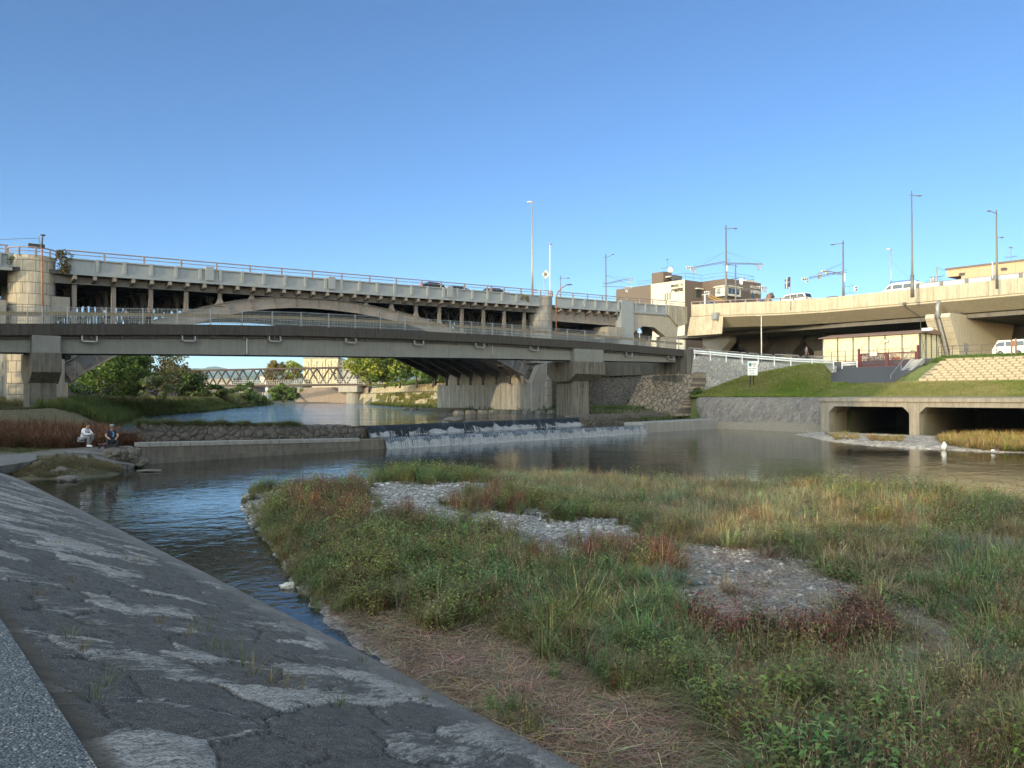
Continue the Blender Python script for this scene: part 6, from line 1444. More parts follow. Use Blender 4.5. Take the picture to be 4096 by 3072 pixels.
# shed
M['shed'] = m_plain('shed_siding', (.62, .58, .42), .6, 0, .08, 1); 
t = NT('shed_wall'); xyz = t.sep(); fr = t.math('FRACT', t.math('MULTIPLY', xyz[2], 3.2)); ln = t.math('LESS_THAN', fr, .10); n_w = t.noise(None, 1.2, 4)
t.col(t.mix(t.math('MULTIPLY', ln, .5), t.mix(n_w, (.50, .46, .31), (.58, .54, .37)), (.25, .22, .15))); t.bump(t.math('SUBTRACT', 1.0, ln), .01); M['shed'] = t.set(.6)
X = 97.0; y0s, y1s = tX(822.8, X), tX(919.3, X); sh = empty('site_shed', (X, y0s, 7.7), 'long cream prefabricated shed with braced panels under the viaduct', 'shed')
zs0, zs1 = 7.7, 10.9; mb = MB(); mb.box(X, X+5.4, y1s, y0s, zs0, zs1); mb.build('wall', M['shed'], sh)
mb = MB(); mb.prism([(X-.35, y0s+.5, zs1+.02), (X+2.7, y0s+.5, zs1+.55), (X+5.8, y0s+.5, zs1+.02), (X+5.8, y0s+.5, zs1-.05), (X-.35, y0s+.5, zs1-.06)], (0, y1s-y0s-.9, 0)); mb.build('roof', m_plain('roof_brown', (.17, .11, .09), .6), sh)
nb = 7; mbx = MB()
for k in range(nb):
    y = y0s+(y1s-y0s)*k/(nb-1); mb = MB(); mb.box(X-.09, X-.003, y-.05, y+.05, zs0, zs1); mb.build('wall_post', M['steel_dark'], sh)
for k, (i0, side) in enumerate([(0, 1), (2, 1), (3, -1), (3, 1), (5, 1), (5, -1)]):
    ya = y0s+(y1s-y0s)*i0/(nb-1); yb = y0s+(y1s-y0s)*(i0+1)/(nb-1); ymid = (ya+yb)/2
    mbx.tube([(X-.06, ya, zs1-.2), (X-.06, ymid, zs0+1.6)], .016, 4); mbx.tube([(X-.06, yb, zs1-.2), (X-.06, ymid, zs0+1.6)], .016, 4)
    mbx.tube([(X-.06, ymid, zs0+1.6), (X-.06, yb, zs0+.2)], .016, 4)
mbx.build('cross_brace', M['steel_dark'], sh)
for k in range(4): x = X+1.35*k+.1; mb = MB(); mb.box(x-.05, x+.05, y1s-.09, y1s-.003, zs0, zs1); mb.build('wall_post', M['steel_dark'], sh)
mb = MB(); mb.tube([(X+.2, y1s-.07, zs1-.2), (X+1.4, y1s-.07, zs0+.2)], .02, 4); mb.tube([(X+1.4, y1s-.07, zs1-.2), (X+.2, y1s-.07, zs0+.2)], .02, 4); mb.build('cross_brace', M['steel_dark'], sh)
M['win_yel'] = m_plain('window_film', (.62, .62, .30), .35, 0, .1)
for (x0_, x1_, ya_, yb_) in ((885, 900, 349, 353.8), (823, 837, 347.5, 355)):
    a, b = onX(x0_, ya_, X), onX(x1_, yb_, X); mb = MB(); mb.box(X-.05, X-.004, b.y, a.y, zs0+1.0, zs0+2.05); wf = mb.build('window', M['offwhite'], sh)
    ym = (a.y+b.y)/2
    for (u, v) in ((a.y-.06, ym+.03), (ym-.03, b.y+.06)): mb = MB(); mb.box(X-.06, X-.052, v, u, zs0+1.06, zs0+1.99); mb.build('pane', M['win_yel'], wf)
p = onX(887.5, 341, X); mb = MB(); mb.box(X-.3, X-.02, p.y-.18, p.y+.18, p.z-.18, p.z+.15); mb.build('vent_hood', M['offwhite'], sh)
p = onX(926, 328.5, 97); mb = MB(); mb.box(p.x, p.x+.5, p.y-.6, p.y+.5, zs1+.18, zs1+.5); mb.build('floodlight', M['white'], sh)
# orange lumps, heater and things by the shed
for k, (x, c) in enumerate([(893.5, (.45, .13, .04)), (898, (.42, .12, .04)), (905, (.6, .55, .35))]):
    p = onX(x, 361.5, 96.0); mb = MB(); mb.tube([(0, 0, 0), (0, 0, .1), (0, 0, .35), (0, 0, .45)], [.2, .24, .22, .12], 10); o = mb.build('bucket', m_plain('bucket_%d' % k, c, .5)); o.location = (96.0, p.y, 7.72)
    tag(o, ['orange bucket by the shed wall, left one of two', 'orange bucket by the shed wall, right one of two', 'cream coloured bucket by the shed wall'][k], 'bucket')
# ================================================================ BICYCLES
def bicycle(name, P, rz, col, label, group='bicycles parked behind the gate'):
    r = empty(name, P, label, 'bicycle', group, rz); fm = m_plain('bike_'+label[:6], col, .4, .3)
    for x in (-.52, .52):
        mb = MB(); mb.torus((x, 0, .34), .325, .022, (0, 1, 0), 24, 5); w_ = mb.build('wheel', M['black'], r, local=True); mb = MB(); mb.torus((x, 0, .34), .295, .012, (0, 1, 0), 24, 4)
        for k in range(8): a = k*math.pi/8; mb.tube([(x-.29*math.cos(a), 0, .34-.29*math.sin(a)), (x+.29*math.cos(a), 0, .34+.29*math.sin(a))], .004, 3)
        mb.build('rim', M['galv'], w_, local=True)
    mb = MB(); bb = (-.05, 0, .3); sd_ = (-.2, 0, .78); hd = (.38, 0, .85)
    for a, b in ((bb, sd_), (bb, hd), (sd_, (.36, 0, .78)), (bb, (-.52, 0, .34)), (sd_, (-.52, 0, .34)), (hd, (.52, 0, .34)), (hd, (.34, 0, 1.0))): mb.tube([a, b], .018, 6)
    mb.build('frame', fm, r, local=True); mb = MB(); mb.tube([(.34, -.27, .98), (.3, -.1, 1.02), (.34, 0, 1.02), (.3, .1, 1.02), (.34, .27, .98)], .014, 6); mb.build('handlebar', M['galv'], r, local=True)
    mb = MB(); mb.ball((-.23, 0, .84), (.14, .07, .04), 8, 5); mb.build('saddle', M['black'], r, local=True)
    mb = MB(); mb.prism([(.42, -.15, .68), (.68, -.15, .68), (.72, -.17, .92), (.40, -.17, .92)], (0, .3, 0)); mb.build('basket', M['steel_dark'], r, local=True); return r
bk = [(865.5, (.6, .6, .6), 'bicycle with white rimmed wheels, leftmost behind the gate'), (870, (.05, .05, .07), 'black bicycle second from the left behind the gate'), (876, (.08, .09, .2), 'dark blue bicycle in the middle below the notice board'), (881.5, (.35, .35, .36), 'silver bicycle just left of the gate centre post'), (889.8, (.06, .06, .06), 'dark bicycle right of the gate centre post, seen end on')]
for k, (x, c, lab) in enumerate(bk):
    p = onX(x, 362, 95.2+.2*(k % 2)); bicycle('bicycle', (p.x, p.y, 7.70), R_(90+(12 if k % 2 else -14)+(60 if k == 4 else 0)), c, lab)
# ================================================================ CARS
M['tyre'] = m_plain('tyre', (.02, .02, .02), .85); M['tail'] = m_plain('tail_lamp', (.5, .02, .02), .3); M['headl'] = m_plain('head_lamp', (.6, .62, .62), .15)
def car(P, rz, prof, wd, col, label, wins, cat='car', name='parked_car', roofcol=None, rack=False, group=None, rough=.25, dark_rear=True):
    """prof: side outline (x forward, z); wins: side windows as polygons in the same plane"""
    r = empty(name, P, label, cat, group, rz); pm = m_plain('paint_'+label.replace(' ', '_')[:14], col, rough, 0, .05, 1, .6)
    mb = MB(); hw = wd/2; n = len(prof)
    zmax = max(z for x, z in prof); hb = 1.0
    rows = []
    for sgn, ins in ((-1, 1.0), (-.92, 1.0), (.92, 1.0), (1, 1.0)):
        row = []
        for x, z in prof:
            tw = 1.0 if z < hb else 1-.16*(z-hb)/max(.1, zmax-hb); shr = 1.0 if abs(sgn) < 1 else .0
            y = sgn*hw*tw; zz = z if abs(sgn) < 1 else z-(.03 if z > .5 else 0); xx = x if abs(sgn) < 1 else x*.985
            row.append((xx, y, zz))
        rows.append(row)
    for row in rows: mb.v += row
    for a in range(3):
        for k in range(n): k2 = (k+1) % n; mb.f.append((a*n+k, a*n+k2, (a+1)*n+k2, (a+1)*n+k)); mb.m.append(0)
    mb.f.append(tuple(range(n))); mb.f.append(tuple(reversed(range(3*n, 4*n)))); mb.m += [0, 0]
    body = mb.build('body', pm, r, local=True)
    def yy(z): return hw*(1.0 if z < hb else 1-.16*(z-hb)/max(.1, zmax-hb))
    for wn in wins:
        for sg in (-1, 1):
            mb = MB(); mb.face([(x, sg*(yy(z)+.006), z) for x, z in wn]); mb.build('side_window', M['glass'], r, local=True)
    # windscreen and rear glass: the two steep upper edges of the outline
    for k in range(n):
        (xa, za), (xb, zb) = prof[k], prof[(k+1) % n]
        if min(za, zb) > .85 and abs(zb-za) > .25:
            nx_ = 1 if (xa+xb) > 0 else -1; mb = MB(); u0, u1 = .1, .88
            pa = (xa+(xb-xa)*u0+.012*nx_, za+(zb-za)*u0); pb = (xa+(xb-xa)*u1+.012*nx_, za+(zb-za)*u1)
            mb.face([(pa[0], -yy(pa[1])*.86, pa[1]+.005), (pa[0], yy(pa[1])*.86, pa[1]+.005), (pb[0], yy(pb[1])*.86, pb[1]+.005), (pb[0], -yy(pb[1])*.86, pb[1]+.005)]); mb.build('windscreen' if nx_ > 0 else 'rear_window', M['glass'], r, local=True)
    x0 = min(x for x, z in prof); x1 = max(x for x, z in prof)
    for x in (x0+.85, x1-.85):
        for sg in (-1, 1):
            mb = MB(); mb.tube([(x, sg*(hw-.2), .32), (x, sg*(hw+.01), .32)], .32, 18); w_ = mb.build('wheel', M['tyre'], r, local=True); mb = MB(); mb.tube([(x, sg*(hw-.1), .32), (x, sg*(hw+.02), .32)], .19, 14); mb.build('rim', M['galv'], w_, local=True)
    for sg in (-1, 1):
        mb = MB(); mb.box(x1-.08, x1+.01, sg*hw*.62-.17, sg*hw*.62+.17, .62, .80); mb.build('headlight', M['headl'], r, local=True)
        mb = MB(); mb.box(x0-.01, x0+.07, sg*hw*.80-.09, sg*hw*.80+.09, .75, 1.1); mb.build('tail_light', M['tail'], r, local=True)
        mb = MB(); mb.box(x1-1.5, x1-1.35, sg*(hw+.12)-.09, sg*(hw+.12)+.09, .98, 1.14); mb.build('wing_mirror', pm, r, local=True)
    if rack:
        mb = MB()
        for sg in (-1, 1): mb.tube([(x0+.5, sg*hw*.78, zmax+.16), (x1-1.7, sg*hw*.78, zmax+.16)], .025, 5)
        for k in range(7): x = x0+.5+(x1-x0-2.2)*k/6; mb.tube([(x, -hw*.78, zmax+.14), (x, hw*.78, zmax+.14)], .02, 5); mb.tube([(x, -hw*.78, zmax-.05), (x, -hw*.78, zmax+.16)], .03, 5); mb.tube([(x, hw*.78, zmax-.05), (x, hw*.78, zmax+.16)], .03, 5)
        mb.build('roof_rack', M['black'], r, local=True)
    return r
SEDAN = [(-2.2, .35), (2.2, .35), (2.25, .65), (2.1, .85), (1.15, .98), (.45, 1.42), (-.9, 1.45), (-1.6, 1.05), (-2.2, .98), (-2.25, .6)]
SEDW = [[(-1.35, 1.03), (-.85, 1.37), (-.1, 1.38), (-.1, 1.0)], [(-.02, 1.0), (-.02, 1.38), (.4, 1.36), (1.0, 1.0)]]
MINI = [(-2.35, .35), (2.35, .35), (2.4, .7), (2.2, .95), (1.7, 1.1), (.95, 1.72), (.5, 1.8), (-2.15, 1.78), (-2.38, 1.1), (-2.4, .6)]
MINW = [[(-2.15, 1.1), (-2.0, 1.68), (-1.05, 1.69), (-1.05, 1.1)], [(-.98, 1.1), (-.98, 1.69), (.1, 1.69), (.1, 1.1)], [(.17, 1.1), (.17, 1.68), (.85, 1.62), (1.5, 1.12)]]
VAN = [(-2.6, .35), (2.55, .35), (2.6, .8), (2.35, 1.12), (1.75, 1.35), (1.15, 2.0), (.6, 2.2), (-2.3, 2.24), (-2.58, 2.05), (-2.62, .6)]
VANW = [[(-1.9, 1.4), (-1.9, 1.95), (-.85, 1.95), (-.85, 1.4)], [(-.7, 1.4), (-.7, 1.95), (.55, 1.95), (.55, 1.4)], [(.75, 1.38), (.75, 1.9), (1.05, 1.9), (1.6, 1.4)]]
zr_ = lambda s: zp(s)-1.05
# on the road bridge, driving direction along the bridge
for (xa, yt, off, dr, c, lab) in ((433, 283, 4, 1, (.012, .012, .014), 'black car with a red lamp showing over the parapet, left of the pilaster'), (458, 286.5, 7.5, 1, (.02, .025, .05), 'dark blue car between two others behind the bridge railing'), (491, 288.3, 4, -1, (.012, .013, .022), 'dark saloon car beside the walking person on the bridge')):
    s = sT(xa, T+off); r = onT(xa, yt, T+off); z = r.z-1.45; car((s, T+off, z), 0 if dr > 0 else math.pi, SEDAN, 1.75, c, lab, SEDW)
vz = vt-1.0
def via_car(x, off, prof, wins, wd, c, lab, yt, htop, cat='car', rack=False, dirn=1, rzj=0):
    p = on_path(x); nn = Vector((1, .0, 0)) if x > 800 else Vector((.55, .83, 0)); d = ray(x, 300); k = (p[0]+off)/d.x if x > 790 else None
    D = p[0]*FH.x+p[1]*FH.y+off; q = onD(x, yt, D); z = q.z-htop
    return car((q.x, q.y, z), R_(90)*dirn+rzj, prof, wd, c, lab, wins, cat, 'van' if cat == 'van' else 'car', rack=rack)
via_car(794, 5, MINI, MINW, 1.8, (.70, .70, .68), 'white minivan with dark windows and black tail on the viaduct', 294.3, 1.8)
via_car(832, 5, SEDAN, SEDW, 1.75, (.02, .022, .035), 'dark car whose roof just shows over the viaduct parapet', 296.8, 1.45)
via_car(900, 4.5, VAN, VANW, 1.9, (.72, .70, .62), 'white high roofed van with a black roof rack on the viaduct', 283, 2.24, 'van', True)
via_car(708, 6, SEDAN, SEDW, 1.75, (.02, .018, .04), 'dark purple car at the left end of the viaduct', 302.3, 1.45)
via_car(762.5, 9, SEDAN, SEDW, 1.7, (.06, .12, .22), 'blue car roof in front of the white minivan', 300, 1.45)
p = onX(1012, 350, 97.5); car((97.5, p.y, 7.75), R_(90), [(-1.7, .35), (1.7, .35), (1.75, .8), (1.55, 1.05), (1.2, 1.75), (-1.55, 1.8), (-1.7, 1.2), (-1.72, .6)], 1.5, (.72, .70, .62), 'small white van parked behind the grass at the right picture edge', [[(-1.45, 1.1), (-1.4, 1.6), (-.5, 1.62), (-.5, 1.1)], [(-.42, 1.1), (-.42, 1.62), (.4, 1.6), (.4, 1.1)], [(.48, 1.1), (.48, 1.6), (1.1, 1.55), (1.35, 1.1)]], 'van', 'van')
# brown curved hood behind the parapet
q = onD(769, 299, 122); mb = MB(); mb.tube([(0, -.3, -1.6), (0, -.3, -.2), (0, .1, .45), (0, .8, .7), (0, 1.3, .35)], [.45, .45, .42, .36, .3], 10); o = mb.build('chute_hood', m_plain('brown_metal', (.16, .10, .08), .5)); o.location = q; o.rotation_euler = (0, 0, R_(-80)); tag(o, 'brown curved metal hood rising behind the viaduct rail', 'hood')
# ================================================================ LAMPS, SIGNALS, SIGNS
def pole_at(x, yt, yb, D, r0, r1, name, label, cat, zbase=None, mat=None, group=None):
    top = onD(x, yt, D); bot = onD(x, yb, D); z0 = zbase if zbase is not None else bot.z-1.0
    root = empty(name, (top.x, top.y, z0), label, cat, group); mb = MB(); mb.tube([(top.x, top.y, z0), (top.x, top.y, z0+(top.z-z0)*.3), (top.x, top.y, top.z)], [r0, (r0+r1)/2, r1], 10)
    mb.build('pole', mat or M['pole'], root, smooth=True); return root, top, z0
def arm(root, D, pts, r, mat=None, name='arm'):
    mb = MB(); mb.tube([onD(x, y, D) for x, y in pts], r, 6); return mb.build(name, mat or M['pole'], root)
def head(root, D, x, y, w, h=.12, mat=None, tilt=0):
    c = onD(x, y, D); mb = MB(); hw = w/2
    a = c-RV*hw+Vector((0, 0, tilt)); b = c+RV*hw; mb.tube([a, a.lerp(b, .3), a.lerp(b, .75), b], [h*.4, h*1.2, h, h*.4], 8); return mb.build('lamp_head', mat or M['pole'], root, smooth=True)
r, t_, z = pole_at(532.3, 201, 290, 106, .16, .06, 'street_lamp', 'very tall thin street lamp above the right drum pier', 'street lamp', mat=M['galv']); head(r, 106, 529.8, 202, .75, .1, M['offwhite']); arm(r, 106, [(532.2, 202.5), (527.8, 202)], .03)
r, t_, z = pole_at(549.8, 243.8, 292, 112, .12, .05, 'street_lamp', 'white slender lamp pole right behind the back of the diamond sign', 'street lamp', mat=M['white']); head(r, 112, 550.4, 244, .5, .09, M['galv']); arm(r, 112, [(549.8, 245.5), (552.3, 243.8)], .03)
r, t_, z = pole_at(560.6, 275.6, 295, 118, .09, .05, 'street_lamp', 'short grey lamp with a level arm, right of the drum pier', 'street lamp'); arm(r, 118, [(559, 278.3), (567, 278)], .04); head(r, 118, 568, 278.1, .5, .08)
# diamond sign seen from the back
r, t_, z = pole_at(544, 270, 292, 111, .045, .045, 'traffic_sign', 'diamond shaped sign plate seen from behind on a thin post', 'sign', mat=M['galv'])
c = onD(545.7, 274.3, 111); mb = MB(); mb.prism([c+RV*.5, c+UV*.62, c-RV*.5, c-UV*.62], FH*.03); mb.build('sign_plate', M['offwhite'], r); mb = MB(); mb.prism([c+RV*.2+UV*.22-FH*.02, c-RV*.2+UV*.22-FH*.02, c-RV*.2-UV*.22-FH*.02, c+RV*.2-UV*.22-FH*.02], FH*.015); mb.build('bracket', M['pole'], r)
# rusty lamps standing on the footbridge
top = onD(42, 235, 62.5); r = empty('street_lamp', (top.x, top.y, ztop(top.x)-.3), 'rust stained lamp post with a flat dark head in front of the left drum pier', 'street lamp'); mb = MB(); zz = ztop(top.x)
bx = onD(43.4, 316, 62.5); bx = Vector((top.x+.1, top.y, zz-.3)); m1 = Vector((top.x, top.y, zz+(top.z-zz)*.86)); mb.tube([bx, m1], [.085, .075], 10); mb.build('pole', M['rust'], r, smooth=True)
mb = MB(); mb.tube([m1, Vector((top.x+.02, top.y, top.z-.25)), Vector((top.x+.08, top.y, top.z-.05))], [.07, .06, .05], 8); mb.build('arm', M['steel_dark'], r, smooth=True); mb = MB(); mb.ball((top.x+.06, top.y, top.z), (.2, .14, .07), 12, 6); mb.build('lamp_head', M['steel_dark'], r, smooth=True)
D_ = onT(556, 300, TP+WID).dot(FH)-0; p0 = onD(556.2, 334, D_); r = empty('street_lamp', (p0.x, p0.y, p0.z-.5), 'rust stained curved lamp post in front of the right drum pier', 'street lamp'); mb = MB()
mb.tube([onD(x, y, D_) for x, y in [(556.2, 336), (556.2, 300), (556.4, 296), (558, 292), (561.5, 288), (566, 285.5)]], [.08, .075, .07, .065, .06, .05], 8); mb.build('pole', M['rust'], r, smooth=True); head(r, D_, 569, 284.4, .7, .08, M['steel_dark'], -.05)
# signal builder
def signal(root, D, x, y, n=3, w=.36, vert=False, extra=True, back=False):
    c = onD(x, y, D); mb = MB(); hh = w*.5; L = n*w/2
    ax, ay = (UV, RV) if vert else (RV, UV)
    mb.prism([c-ax*L-ay*hh, c+ax*L-ay*hh, c+ax*L+ay*hh, c-ax*L+ay*hh], FH*.18); b = mb.build('signal_head', M['white'], root, bevel=.02)
    for k in range(n):
        q = c+ax*((k-(n-1)/2)*w); mb = MB(); mb.tube([q-FH*.02, q-FH*.16], w*.34, 10); mb.build('lens', M['lens'], b)
    if extra:
        q0 = c+ax*((n-1)/2*w)-ay*w*1.05; mb = MB(); mb.prism([q0-ax*hh-ay*hh, q0+ax*hh-ay*hh, q0+ax*hh+ay*hh, q0-ax*hh+ay*hh], FH*.18); b = mb.build('signal_head', M['white'], root, bevel=.02); mb = MB(); mb.tube([q0-FH*.02, q0-FH*.14], w*.34, 10); mb.build('lens', M['lens'], b)
def device(root, D, x, y, w=1.2):
    c = onD(x, y, D); mb = MB(); mb.tube([c-RV*w/2, c+RV*w/2], .07, 6); mb.tube([c-RV*w/2-UV*.25, c+RV*w/2-UV*.25], .05, 6)
    for k in (-.4, 0, .4): mb.bar(c+RV*k*w-UV*.3, c+RV*k*w+UV*.05, .06, .1)
    mb.prism([c-RV*.15-UV*.75, c+RV*.2-UV*.75, c+RV*.2-UV*.35, c-RV*.15-UV*.35], FH*.3); mb.build('signal_back', M['galv'], root)
def guys(root, D, a, bs):
    mb = MB()
    for b in bs: mb.tube([onD(*a, D), onD(*b, D)], .012, 3)
    mb.build('guy_wire', M['steel_dark'], root)
D = 126; r, t_, z = pole_at(605.8, 254, 305, D, .16, .08, 'signal_pole', 'grey signal pole with two arms, standing between the drum pier and the brown building', 'signal pole')
arm(r, D, [(604, 257.5), (606, 257.5), (612, 255)], .045); head(r, D, 613, 254.4, .45, .08); arm(r, D, [(602.5, 283), (606.5, 283.3), (629, 278.5)], .06); arm(r, D, [(602.5, 286.5), (626, 287)], .05); arm(r, D, [(606.5, 284.4), (629, 279.8)], .03)
device(r, D, 630, 278.6, .9); signal(r, D, 630.5, 287.5, 3, .26, extra=False); device(r, D, 626.5, 287.5, .7); guys(r, D, (606.3, 275.5), [(628, 278), (622, 280), (630.5, 285)])
D = 118; r, t_, z = pole_at(725.9, 225, 304, D, .26, .09, 'signal_pole', 'tallest signal pole carrying long arms over the viaduct, in front of the brown building', 'signal pole')
arm(r, D, [(723.9, 228.2), (727, 228.6), (734, 228.4)], .05); head(r, D, 735.3, 228.5, .6, .1)
arm(r, D, [(726, 261.3), (694, 267)], .06); arm(r, D, [(726, 262.6), (694, 268)], .04); arm(r, D, [(726, 262.8), (762, 263.8)], .06); arm(r, D, [(726, 263.9), (758, 264.6)], .04); arm(r, D, [(722, 265), (728, 264)], .03); arm(r, D, [(726, 259.6), (730.4, 260)], .04)
signal(r, D, 689.4, 267.5, 3, .30); device(r, D, 694.6, 268, .7); device(r, D, 759.5, 264.2, 1.1)
guys(r, D, (725.3, 251.8), [(694, 265), (704.5, 263.8), (703, 264)]); guys(r, D, (726.8, 251.8), [(748.5, 262.5), (762, 262.7)])
arm(r, D, [(727, 279.6), (742, 277.5)], .04); arm(r, D, [(727, 285.5), (741, 283.8)], .04); arm(r, D, [(735.7, 279), (735.7, 285)], .03); arm(r, D, [(727.3, 282.9), (748, 287)], .03)
c = onD(741.3, 281.3, D); mb = MB(); mb.prism([c-RV*.22-UV*.45, c+RV*.22-UV*.45, c+RV*.22+UV*.45, c-RV*.22+UV*.45], FH*.12); mb.build('signal_back', M['white'], r, bevel=.03)
mb = MB(); c = onD(725.8, 268, D); mb.box(c.x-.12, c.x+.12, c.y-.3, c.y-.2, c.z-.5, c.z+.3); mb.build('notice_strip', M['white'], r)
D = 124; r, t_, z = pole_at(735.6, 264.3, 303, D, .17, .07, 'signal_pole', 'second pole just right of the tallest one, with a lamp arm and a signal arm', 'signal pole')
arm(r, D, [(737.5, 266.6), (735.6, 266), (730.5, 264.9)], .045); head(r, D, 729, 264.6, .5, .08); arm(r, D, [(736, 290), (758, 287.3)], .06); arm(r, D, [(736, 291.6), (758, 288.4)], .04)
signal(r, D, 760.4, 287.0, 3, .29); device(r, D, 765.3, 287.2, .5); arm(r, D, [(736, 284.8), (757, 286.3)], .03)
D = 120; r, t_, z = pole_at(704.8, 294, 303, D, .09, .09, 'signal_pole', 'short white bracket post with a signal head and yellow wrapped cables', 'signal pole', mat=M['white'])
arm(r, D, [(702, 295), (709, 294)], .05, M['white']); signal(r, D, 707.5, 292.2, 3, .29); arm(r, D, [(711, 292.3), (725, 292.8)], .03)
M['yel'] = m_plain('yellow_sleeve', (.45, .30, .05), .6); arm(r, D, [(708, 296), (712, 298.5), (716, 300.3), (721, 300.3), (725, 301.5)], .06, M['yel'], 'cable_sleeve'); arm(r, D, [(711, 295.2), (716, 298), (722, 299.8)], .06, M['yel'], 'cable_sleeve')
D = 112; r, t_, z = pole_at(790.4, 277.5, 303, D, .05, .05, 'traffic_sign', 'round and square sign plates with a black two lamp signal, seen from behind', 'sign', mat=M['galv'])
c = onD(786.5, 280.6, D); mb = MB(); mb.tube([c, c+FH*.03], .25, 18); mb.build('round_plate', M['steel'], r); c = onD(786.5, 286.2, D); mb = MB(); mb.prism([c-RV*.24-UV*.36, c+RV*.24-UV*.36, c+RV*.24+UV*.36, c-RV*.24+UV*.36], FH*.03); mb.build('square_plate', M['steel'], r)
c = onD(786.5, 283, D)-FH*.03; mb = MB(); mb.bar(c+UV*.6, c-UV*.75, .07, .05, FH); mb.build('bracket', M['white'], r)
for dy in (279.2, 284.3): c = onD(789.6, dy, D); mb = MB(); mb.prism([c-RV*.13-UV*.3, c+RV*.13-UV*.3, c+RV*.13+UV*.3, c-RV*.13+UV*.3], FH*.25); mb.build('signal_back', M['black'], r)
arm(r, D, [(786.5, 282.3), (790.4, 282.3)], .03)
D = 110; r, t_, z = pole_at(843, 240.6, 297, D, .21, .08, 'signal_pole', 'signal pole on the viaduct with arms reaching left and a pedestrian signal on its right', 'signal pole')
arm(r, D, [(844.6, 243.4), (842, 243.6), (834, 244.3)], .05); head(r, D, 832.3, 244.6, .6, .09)
arm(r, D, [(842.8, 273.5), (828, 271.3)], .06); arm(r, D, [(842.8, 275), (828, 273)], .04); arm(r, D, [(843, 271.5), (809, 277.6)], .06); arm(r, D, [(843, 272.8), (809, 279)], .035)
signal(r, D, 824.9, 271.3, 3, .26); device(r, D, 820, 273, .6); signal(r, D, 805, 279, 3, .28); guys(r, D, (842.5, 263.6), [(823, 269.5), (827, 270.5), (818, 274), (809, 277.3)])
arm(r, D, [(843, 286.8), (855, 285.6)], .025); arm(r, D, [(843, 293.5), (855, 292)], .025); arm(r, D, [(850, 286.2), (850, 292.8)], .02); signal(r, D, 855.8, 288.6, 2, .34, True, False); arm(r, D, [(844, 270), (846.8, 270)], .03); arm(r, D, [(844, 272.6), (847.4, 272.4)], .03)
mb = MB(); c = onD(843, 278, D); mb.box(c.x-.1, c.x+.1, c.y-.28, c.y-.2, c.z-.5, c.z+.6); mb.build('notice_strip', M['white'], r)
D = 128; r, t_, z = pole_at(891, 248.6, 284, D, .10, .08, 'street_lamp', 'thin pale lamp pole with a box head behind the white van', 'street lamp', mat=M['galv']); head(r, D, 888.7, 249.2, .75, .1, M['offwhite']); guys(r, D, (891.5, 262), [(909, 277.5)])
D = 99.5; r, t_, z = pole_at(911.6, 190.8, 289, D, .18, .07, 'street_lamp', 'tallest grey street lamp rising from the viaduct parapet by the white van', 'street lamp'); arm(r, D, [(909.3, 195), (912, 195.3), (918, 195.8)], .05); head(r, D, 919.3, 195.7, .65, .09)
mb = MB(); mb.cyl((t_.x, t_.y), .22, z, z+2.7, 10); mb.build('pole_base', M['pole'], r, smooth=True)
D = 93; r, t_, z = pole_at(996.3, 210, 280, D, .17, .07, 'street_lamp', 'grey lamp post with a high and a low lamp, farthest right', 'street lamp'); arm(r, D, [(997.3, 214.4), (996, 213.4), (990, 211)], .05); head(r, D, 988.9, 210.9, .45, .09); arm(r, D, [(996.6, 237.6), (1001, 237.4)], .04); head(r, D, 1002, 237.4, .4, .08); mb = MB(); c = onD(992.5, 270, D); mb.box(c.x-.06, c.x+.06, c.y-.03, c.y+.03, c.z-.9, c.z+.9); mb.build('notice_strip', M['white'], r); arm(r, D, [(992.5, 267), (997, 267)], .02); arm(r, D, [(992.5, 274), (997, 274)], .02)
D = 138; r, t_, z = pole_at(936.7, 267, 284, D, .19, .10, 'utility_pole', 'concrete utility pole with crossarm, transformers and drooping wires behind the viaduct', 'utility pole', mat=M['galv'])
arm(r, D, [(929.8, 277.6), (944, 275.8)], .06, None, 'crossarm')
for x, y in ((932, 280.5), (930.8, 281), (933.6, 279.5)): c = onD(x, y, D); mb = MB(); mb.cyl((c.x, c.y), .2, c.z-.35, c.z+.35, 8); mb.build('transformer', M['galv'], r)
mb = MB()
for a, m_, b in (((938, 277), (942, 282), (948, 284)), ((940, 276.5), (944, 281.5), (951, 284.5)), ((931, 280), (926.5, 281), (928.5, 286)), ((938.5, 279), (941, 282), (944, 283.5)), ((936.8, 267.2), (941, 269), (947, 271))): mb.tube([onD(*a, D), onD(*m_, D), onD(*b, D)], .025, 4)
mb.build('cable', M['steel_dark'], r)
# low lamp, crossing sign, notice board, brown signpost on the riverside road
D = 100; b = onD(761.4, 353, D); r, t_, z = pole_at(761.3, 315.2, 354, D, .07, .05, 'street_lamp', 'pale low street lamp in front of the dark space under the viaduct', 'street lamp', zbase=7.6, mat=M['offwhite']); head(r, D, 758.6, 315.6, .6, .06, M['offwhite'])
D = 101; r, t_, z = pole_at(639.6, 333, 346, D, .035, .035, 'crossing_sign', 'blue pedestrian crossing sign, pentagon with white triangle, at the footbridge end', 'sign', zbase=8.3, mat=M['white'])
c = onD(639.6, 330.4, D); M['blue'] = m_plain('sign_blue', (.03, .16, .42), .4, 0, .05); pent = [(0, .40), (.30, .0), (.30, -.36), (-.30, -.36), (-.30, .0)]
mb = MB(); mb.prism([c+RV*a+UV*b_ for a, b_ in pent], FH*.03); mb.build('sign_plate', M['blue'], r); mb = MB(); mb.prism([c-FH*.008+RV*a+UV*b_ for a, b_ in [(0, .26), (.22, -.28), (-.22, -.28)]], FH*.006); mb.build('triangle', M['white'], r)
